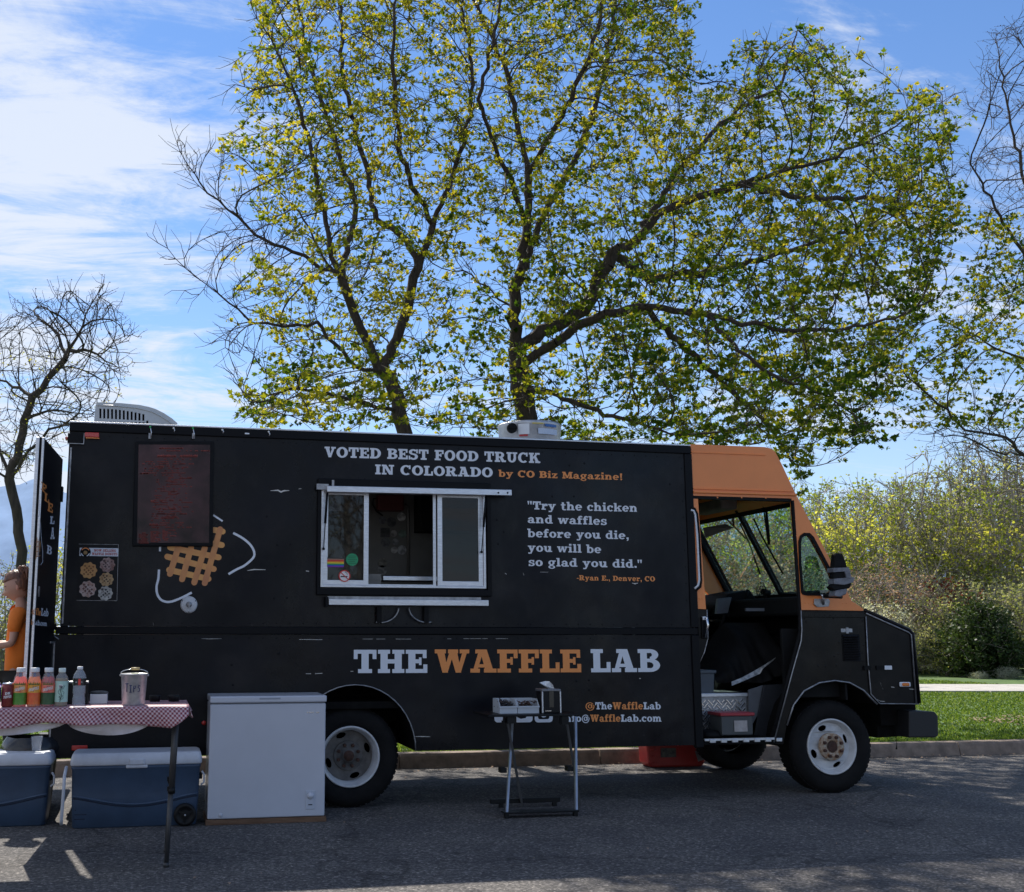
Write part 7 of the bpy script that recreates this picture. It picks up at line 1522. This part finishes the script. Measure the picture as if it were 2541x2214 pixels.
for x_, dx in ((xl_+.01, 0), (xr2-.0, 0)): MB().box(x_-.022, sy0+.12, .355, x_+.03, sy0+.2, .395).build('pivot_clip', bk, st)
MB().box(xl_+.02, sy0+.02, szt-.075, xl_+.10, sy0+.1, szt-.02).box(xr2-.10, sy0+.02, szt-.09, xr2-.04, sy0+.1, szt-.02).build('hinge_block', bk, st)
MB().box(xl_-.02, sy0, .035, xr2+.03, sy0+.12, .05).build('foot_board', bk, st, bevel=.004); MB().box(xl_+.03, sy1-.05, .035, xr2+.07, sy1-.01, .075).build('rear_bar', bk, st, bevel=.004)
for x_, y_ in ((xl_, sy0+.02), (xr2, sy0+.02), (xl_+.13, sy1-.03), (xr2+.02, sy1-.03)): MB().box(x_-.018, y_-.015, 0, x_+.018, y_+.02, .036).build('foot', bk, st)
def bin_(u0, u1, label):
    y0 = sy0+.10; a, b = at(u0, 1770, y0), at(u1, 1731, y0); x0, x1 = a[0], b[0]; z0 = szt+.002; hh = .12; d = .2
    o = lobj('storage_bin', ((x0+x1)/2, y0, z0), label, 'bin'); m_ = mat('white_bin_plastic', (.50, .54, .58), .5)
    t = .005
    MB().box(x0, y0, z0, x1, y0+d, z0+t).build('bin_base', m_, o); MB().box(x0+t, y0, z0+t, x1-t, y0+t, z0+.055).build('bin_front', m_, o); MB().box(x0+t, y0+d-t, z0+t, x1-t, y0+d, z0+hh).build('bin_back', m_, o)
    for xx in (x0, x1-t): MB().add([(xx+e, yy, zz) for e in (0, t) for yy, zz in ((y0, z0+t), (y0+d, z0+t), (y0+d, z0+hh), (y0+.05, z0+hh), (y0, z0+.07))], [(0, 1, 2, 3, 4), (5, 6, 7, 8, 9)]+[(i, (i+1) % 5, (i+1) % 5+5, i+5) for i in range(5)]).build('bin_wall', m_, o)
    MB().box(x0-.003, y0-.012, z0+.05, x1+.003, y0+.002, z0+.062).build('label_lip', m_, o)
    rr = random.Random(u0); cont = MB()
    for k in range(55): c = np.array([rr.uniform(x0+.02, x1-.02), rr.uniform(y0+.03, y0+d-.02), z0+rr.uniform(.04, .10)]); dv = np.array([rr.uniform(-.5, .5), rr.uniform(-1, 1), rr.uniform(-.1, .35)]); dv /= np.linalg.norm(dv); cont.bar(c-dv*.03, c+dv*.03, .012, .004)
    cont.build('utensils', mat('utensil_dark_%d' % (u0 % 2), ((.025, .022, .022), (.05, .025, .018))[u0 % 2], .4, c2=(.10, .05, .03) if u0 % 2 else (.05, .045, .045), vscale=18), o, kind='stuff')
bin_(1240, 1283, 'white open-front bin of dark plastic cutlery, left of the pair on the stand'); bin_(1285, 1337, 'white open-front bin of brownish packets beside the napkin dispenser')
y0 = sy0+.08; a, b = at(1345.5, 1771, y0), at(1392, 1710, y0); z0 = szt+.002
nd_ = lobj('napkin_dispenser', ((a[0]+b[0])/2, y0+.08, z0), 'black and steel napkin dispenser with one napkin sticking up', 'dispenser')
MB().box(a[0]+.006, y0+.004, z0, b[0]-.006, y0+.17, b[2]-.01).build('dispenser_body', bk, nd_, bevel=.006); MB().box(a[0], y0, b[2]-.02, b[0], y0+.175, b[2]).build('dispenser_top', mat('brushed_grey', (.22, .22, .23), .4, metal=.5), nd_, bevel=.006)
for x_ in (a[0], b[0]-.012): MB().box(x_, y0-.002, z0, x_+.012, y0+.02, b[2]-.02).build('side_rail', alu, nd_, bevel=.003)
MB().box((a[0]+b[0])/2-.02, y0+.0, z0+.05, (a[0]+b[0])/2+.02, y0+.005, z0+.19).build('window', mat('smoked_window', (.05, .045, .035), .2), nd_)
for k in range(5): MB().box(a[0]+.03+k*.011, y0+.0005, z0+.016, a[0]+.038+k*.011, y0+.004, z0+.024).build('badge_letter', chrome, nd_)
q = [at(u, v, y0+.09) for u, v in [(1339, 1694), (1355, 1690.5), (1363, 1691), (1370, 1699), (1377, 1710), (1368, 1711), (1352, 1702)]]
MB().add([(p[0], p[1]+.02*math.sin(i*1.7), p[2]) for i, p in enumerate(q)]+[(p[0]+.004, p[1]+.03+.02*math.sin(i*1.7), p[2]-.004) for i, p in enumerate(q)], [tuple(range(7)), tuple(range(7, 14))]+[(i, (i+1) % 7, (i+1) % 7+7, i+7) for i in range(7)]).build('napkin', capw, nd_)
# red can by the kerb
a = at(1610, 1895, 2.35); b = at(1752, 1850, 2.35); 
rc = lobj('red_fuel_can', ((a[0]+b[0])/2, 2.5, 0), 'red plastic fuel container lying at the kerb beneath the truck', 'container')
rp_ = mat('red_plastic', (.42, .035, .03), .45, var=.15, vscale=8)
zt_ = .30; MB().prism([(a[0], .05), (a[0]+.04, .0), (b[0]-.05, .0), (b[0]-.01, .05), (b[0]-.03, zt_), (a[0]+.02, zt_+.01), (a[0]-.01, zt_-.06)], 2.36, 2.62).build('container_body', rp_, rc, bevel=.025, seg=3)
for k in range(3): MB().tube([(a[0]+.03, 2.352, .06+k*.07), (a[0]+.09, 2.352, .06+k*.07)], .008, 6).build('moulded_rib', rp_, rc)
c_, d_ = at(1640, 1880, 2.355), at(1677, 1856, 2.355); MB().box(c_[0], 2.352, c_[2], d_[0], 2.358, d_[2]).build('sticker', mat('black_sticker', (.03, .03, .03), .4, c2=(.16, .15, .13), vscale=24), rc)
P0 = [at(u, v, 2.34) for u, v in [(1725, 1864), (1742, 1862), (1755, 1882), (1733, 1890)]]; MB().add([tuple(p) for p in P0]+[(p[0], p[1]+.01, p[2]) for p in P0], [(0, 1, 2, 3), (4, 5, 6, 7), (0, 1, 5, 4), (1, 2, 6, 5), (2, 3, 7, 6), (3, 0, 4, 7)]).build('foil_tape', mat('foil_tape', (.55, .55, .55), .3, metal=.8, bump=1., bscale=35), rc)
# tubs in the cab
def tub(u0, v0, u1, v1, y, d, tap, m_, lidm, label, nm='storage_tub', sticker=None):
    a, b = at(u0, v1, y), at(u1, v0, y); x0, x1, z0, z1 = a[0], b[0], a[2], b[2]; o = lobj(nm, ((x0+x1)/2, y+d/2, z0), label, 'tub')
    lo = [(x0+tap, y+tap, z0), (x1-tap, y+tap, z0), (x1-tap, y+d-tap, z0), (x0+tap, y+d-tap, z0)]; hi = [(x0+.008, y+.008, z1-.03), (x1-.008, y+.008, z1-.03), (x1-.008, y+d-.008, z1-.03), (x0+.008, y+d-.008, z1-.03)]
    MB().add(lo+hi, [(0, 1, 2, 3), (4, 5, 6, 7), (0, 1, 5, 4), (1, 2, 6, 5), (2, 3, 7, 6), (3, 0, 4, 7)]).build('tub_body', m_, o, bevel=.01)
    MB().box(x0-.006, y-.006, z1-.032, x1+.006, y+d+.006, z1).build('tub_lid', lidm, o, bevel=.008)
    if sticker: c_, d_ = at(sticker[0], sticker[3], y-.0), at(sticker[2], sticker[1], y); MB().box(c_[0], y+.000, c_[2], d_[0], y+.004, d_[2]).build('sticker', mat('tub_sticker', (.34, .30, .28), .6, c2=(.45, .42, .40), vscale=20), o)
tub(1791, 1768, 1871, 1826, .06, .26, .012, clearm('tub_plastic', (.5, .52, .52), .3, .75, (.10, .11, .115)), mat('red_lid', (.34, .03, .04), .45), 'clear plastic tub with a red lid on the cab step', sticker=(1823, 1788, 1854, 1816))
tub(1735, 1663, 1776, 1722, .46, .3, .02, mat('grey_tub', (.10, .12, .14), .5), mat('grey_tub', (.10, .12, .14), .5), 'tall grey tub inside the cab doorway, above the steps', 'grey_tub')
o = MB().lathe([(.0, 0), (.10, 0), (.13, .02), (.10, .06), (.04, .075), (0, .075)], (at(1780, 1835, .15)[0]-.06, .2, sz+.031), 'z', 20).build('floor_mat_roll', rub); tag(o, 'crumpled black rubber mat on the cab step', 'mat')
# ------------------------------------------------------------------ the woman behind the door
def skin(name, pts, rad, edges, m_, parent, sub=2, root=0):
    me = bpy.data.meshes.new(name); me.from_pydata([tuple(map(float, p)) for p in pts], edges, []); o = bpy.data.objects.new(name, me); COL.objects.link(o)
    md = o.modifiers.new('s', 'SKIN'); 
    if not me.skin_vertices: 
        bm = bmesh.new(); bm.from_mesh(me); bm.verts.layers.skin.verify(); bm.to_mesh(me); bm.free()
    for i, r_ in enumerate(rad):
        r_ = r_ if isinstance(r_, tuple) else (r_, r_); me.skin_vertices[0].data[i].radius = r_; me.skin_vertices[0].data[i].use_root = (i == root)
    md.use_smooth_shade = True; s_ = o.modifiers.new('u', 'SUBSURF'); s_.levels = sub; s_.render_levels = sub
    dg = bpy.context.evaluated_depsgraph_get(); dg.update(); ev = o.evaluated_get(dg); m2 = bpy.data.meshes.new_from_object(ev); o.modifiers.clear(); o.data = m2; m2.materials.clear(); m2.materials.append(m_)
    for p in m2.polygons: p.use_smooth = True; p.material_index = 0
    if parent:
        off = root_loc(parent); m2.transform(Matrix.Translation(-off)); o.parent = parent
    return o
skn = mat('skin', (.50, .27, .19), .5, var=.06, vscale=10); shirt = mat('orange_shirt', (.78, .19, .02), .8, var=.08, vscale=5, bump=.9, bscale=7); trs = mat('black_trousers', (.018, .017, .018), .8, var=.2, vscale=8); hairm = mat('brown_hair', (.045, .018, .010), .45, c2=(.26, .10, .05), vscale=30, stretch=(1, 1, .15), bump=.5, bscale=60)
HY = .65; hp = at(42, 1456, HY); hx_, hz_ = hp[0], hp[2]; bz = .30
per = lobj('person', (hx_+.05, HY, bz), 'woman in an orange T-shirt and black trousers looking down behind the open door', 'person')
o = MB().box(hx_-.35, HY-.25, 0, hx_+.35, HY+.3, bz).build('step_box', bk, None, bevel=.02); tag(o, 'black step box the woman in orange stands on', 'step box')
sh_z = hz_-.21; hip = hz_-.78; D_ = hx_+.04                      # she faces -X
J = {'pelvis': (D_, HY, hip), 'waist': (D_+.005, HY, hip+.17), 'chest': (D_+.0, HY, hip+.38), 'neckb': (D_+.015, HY, sh_z+.03), 'neck': (D_-.005, HY, hz_-.12), 'skull': (hx_, HY, hz_-.02),
     'shn': (D_+.0, HY-.14, sh_z), 'eln': (D_-.03, HY-.20, sh_z-.30), 'wrn': (D_-.28, HY-.19, sh_z-.33), 'shf': (D_+.0, HY+.14, sh_z), 'elf': (D_-.03, HY+.20, sh_z-.30), 'wrf': (D_-.28, HY+.15, sh_z-.30),
     'hpn': (D_, HY-.09, hip-.05), 'knn': (D_-.03, HY-.10, hip-.47), 'ann': (D_+.02, HY-.10, bz+.09), 'hpf': (D_, HY+.09, hip-.05), 'knf': (D_-.0, HY+.10, hip-.47), 'anf': (D_+.05, HY+.10, bz+.09), 'ton': (D_-.13, HY-.11, bz+.035), 'tof': (D_-.10, HY+.11, bz+.035)}
nm_ = list(J); E_ = [('pelvis', 'waist'), ('waist', 'chest'), ('chest', 'neckb'), ('neckb', 'neck'), ('neck', 'skull'), ('chest', 'shn'), ('shn', 'eln'), ('eln', 'wrn'), ('chest', 'shf'), ('shf', 'elf'), ('elf', 'wrf'), ('pelvis', 'hpn'), ('hpn', 'knn'), ('knn', 'ann'), ('pelvis', 'hpf'), ('hpf', 'knf'), ('knf', 'anf'), ('ann', 'ton'), ('anf', 'tof')]
rd = {'pelvis': (.12, .10), 'waist': (.10, .085), 'chest': (.12, .10), 'neckb': .06, 'neck': .048, 'skull': .055, 'shn': .052, 'eln': .036, 'wrn': .024, 'shf': .052, 'elf': .036, 'wrf': .024, 'hpn': .078, 'knn': .05, 'ann': .032, 'hpf': .078, 'knf': .05, 'anf': .032, 'ton': .028, 'tof': .028}
skin('body', [J[k] for k in nm_], [rd[k] for k in nm_], [(nm_.index(a), nm_.index(b)) for a, b in E_], skn, per)
# head with a face in profile (towards -X)
HS = 1.13
def head():
    mb = MB(); n, m_ = 32, 26
    for j in range(m_+1):
        t = PI*j/m_; 
        for i in range(n):
            a = 2*PI*i/n; x = math.sin(t)*math.cos(a); y = math.sin(t)*math.sin(a); z = math.cos(t)
            f = max(0, -x)                                           # forward
            X = x*.098*HS; Y_ = y*.075*HS; Z = z*.118*HS
            if z < -.1: X = X*(1-.18*(-z-.1))-.012*f; Y_ *= 1-.28*(-z-.1)
            if f > .55 and abs(y) < .4:
                w_ = max(0, 1-abs(y)/.28)
                X -= .026*w_*math.exp(-((z+.16)/.10)**2)             # nose
                X -= .010*w_*math.exp(-((z+.04)/.14)**2)
                X -= .010*max(0, 1-abs(y)/.3)*math.exp(-((z+.43)/.07)**2)   # lips
                X -= .010*w_*math.exp(-((z+.74)/.12)**2)             # chin
                X += .007*math.exp(-((z-.10)/.07)**2)*max(0, 1-abs(abs(y)-.22)/.2)  # eye sockets
            ang = .42                                                # looking down
            X2 = X*math.cos(ang)-Z*math.sin(ang)*-1; Z2 = Z*math.cos(ang)+X*math.sin(ang)
            mb.v.append((hx_+X*math.cos(ang)-(-Z)*math.sin(-ang)*-1 if False else hx_+X*math.cos(ang)+Z*-math.sin(ang), HY+Y_, hz_+.0+X*math.sin(ang)+Z*math.cos(ang)))
    mb.f = [(j*n+i, (j+1)*n+i, (j+1)*n+(i+1) % n, j*n+(i+1) % n) for j in range(m_) for i in range(n)]; mb.sm = [True]*len(mb.f); return mb
hd = head().build('head', skn, per)
def hpnt(x, y, z): x, y, z = x*HS, y*HS, z*HS; ang = .42; return (hx_+x*math.cos(ang)-z*math.sin(ang), HY+y, hz_+x*math.sin(ang)+z*math.cos(ang))
for sg in (-1, 1):
    MB().sphere(hpnt(-.078, sg*.030, .006), .012, 10, 6).build('eye', mat('eyelid', (.10, .05, .04), .5), hd); MB().tube([hpnt(-.088, sg*.016, .03), hpnt(-.084, sg*.032, .036), hpnt(-.072, sg*.048, .030)], .0035, 5).build('eyebrow', hairm, hd)
    MB().sphere(hpnt(.012, sg*.076, -.012), .028, 12, 8, (.62, .35, 1)).build('ear', mat('ear_skin', (.58, .27, .19), .5), hd)
MB().tube([hpnt(-.096, -.018, -.052), hpnt(-.104, 0, -.050), hpnt(-.096, .018, -.052)], .0055, 6).build('lips', mat('lips', (.45, .13, .11), .45), hd)
hr = MB(); n, m_ = 30, 18
for j in range(m_+1):
    t = PI*.66*j/m_
    for i in range(n):
        a = 2*PI*i/n; x = math.sin(t)*math.cos(a); y = math.sin(t)*math.sin(a); z = math.cos(t); bump_ = .004*math.sin(a*13+j)
        k = 1.10+bump_*8
        if x < .10: zz = max(z, .42); X, Y_, Z = x*.098*k, y*.075*k, (.36 if z < .42 else z)*.118*k; 
        else: X, Y_, Z = x*.105*k, y*.078*k, z*.12*k
        if x < .10 and z < .42: X *= .80; Y_ *= .72
        hr.v.append(hpnt(X+.006, Y_, Z+.004))
hr.f = [(j*n+i, (j+1)*n+i, (j+1)*n+(i+1) % n, j*n+(i+1) % n) for j in range(m_) for i in range(n)]; hr.sm = [True]*len(hr.f); hair = hr.build('hair', hairm, per)
rr = random.Random(6); b0 = np.array(hpnt(.045, 0, .118)); pt = MB()
for k in range(46):
    d0 = np.array([rr.uniform(.5, 1.1), rr.uniform(-.35, .35), rr.uniform(.1, .8)]); p1 = b0+d0*.05; p2 = p1+np.array([rr.uniform(.02, .07), rr.uniform(-.03, .03), rr.uniform(-.05, .02)]); p3 = p2+np.array([rr.uniform(-.01, .05), rr.uniform(-.03, .03), -rr.uniform(.07, .13)]); p4 = p3+np.array([rr.uniform(-.03, .02), rr.uniform(-.02, .02), -rr.uniform(.05, .12)])
    pt.tube([b0, p1, p2, p3, p4], [.008, .012, .010, .007, .002], 5)
pt.build('ponytail', hairm, hair); MB().lathe([(.018, -.008), (.026, 0), (.018, .008)], tuple(b0), 'x', 14).build('hair_tie', rub, hair)
wisp = MB()
for k in range(16): a = rr.uniform(-.06, .06); p0 = np.array(hpnt(-.05+rr.uniform(-.03, .08), a, .12)); wisp.tube([p0, p0+np.array([rr.uniform(-.04, .03), rr.uniform(-.02, .02), rr.uniform(.0, .03)]), p0+np.array([rr.uniform(-.07, .05), rr.uniform(-.03, .03), rr.uniform(-.01, .04)])], [.003, .002, .001], 4)
wisp.build('loose_hair', hairm, hair, kind='stuff')
# shirt, trousers, shoes follow the body
def J3(k, d=(0, 0, 0)): return tuple(np.array(J[k])+np.array(d))
sp_ = [J3('pelvis', (0, 0, -.08)), J3('waist'), J3('chest'), J3('neckb', (0, 0, -.03)), J3('shn'), J3('eln', (0, 0, .09)), J3('shf'), J3('elf', (0, 0, .09))]
skin('shirt', sp_, [(.175, .15), (.142, .122), (.152, .127), (.065, .065), (.075, .075), (.068, .068), (.075, .075), (.068, .068)], [(0, 1), (1, 2), (2, 3), (2, 4), (4, 5), (2, 6), (6, 7)], shirt, per, root=1)
skin('trousers', [J3('pelvis', (0, 0, .08)), J3('hpn'), J3('knn'), J3('ann', (0, 0, .03)), J3('hpf'), J3('knf'), J3('anf', (0, 0, .03))], [(.142, .124), .10, .07, .055, .10, .07, .055], [(0, 1), (1, 2), (2, 3), (0, 4), (4, 5), (5, 6)], trs, per)
for a, t in (('ann', 'ton'), ('anf', 'tof')): skin('shoe', [J3(a, (.03, 0, -.03)), J3(a, (-.03, 0, -.035)), J3(t, (-.03, 0, .005))], [.045, .048, .032], [(0, 1), (1, 2)], bk, per)
# hands: palm and five fingers
for wk, el, sg in (('wrn', 'eln', -1), ('wrf', 'elf', 1)):
    w_ = np.array(J[wk]); ax = w_-np.array(J[el]); ax /= np.linalg.norm(ax); sd = np.array([0, 1., 0]); upv = np.cross(ax, sd)
    skin('palm', [w_-ax*.01, w_+ax*.035, w_+ax*.08], [(.022, .018), (.040, .015), (.040, .013)], [(0, 1), (1, 2)], skn, per)
    for f in range(4):
        o_ = w_+ax*.07+sd*(-.030+.020*f); l1 = (.036, .042, .038, .030)[f]
        skin('finger', [o_, o_+ax*l1, o_+ax*l1*1.6-upv*.02, o_+ax*l1*1.75-upv*.042], [.0092, .0085, .008, .0065], [(0, 1), (1, 2), (2, 3)], skn, per, sub=1)
    o_ = w_+ax*.02-sd*sg*-.03; skin('thumb', [o_, o_+ax*.03+sd*sg*.02*-1, o_+ax*.055+sd*sg*-.022-upv*.012], [.012, .010, .008], [(0, 1), (1, 2)], skn, per, sub=1)
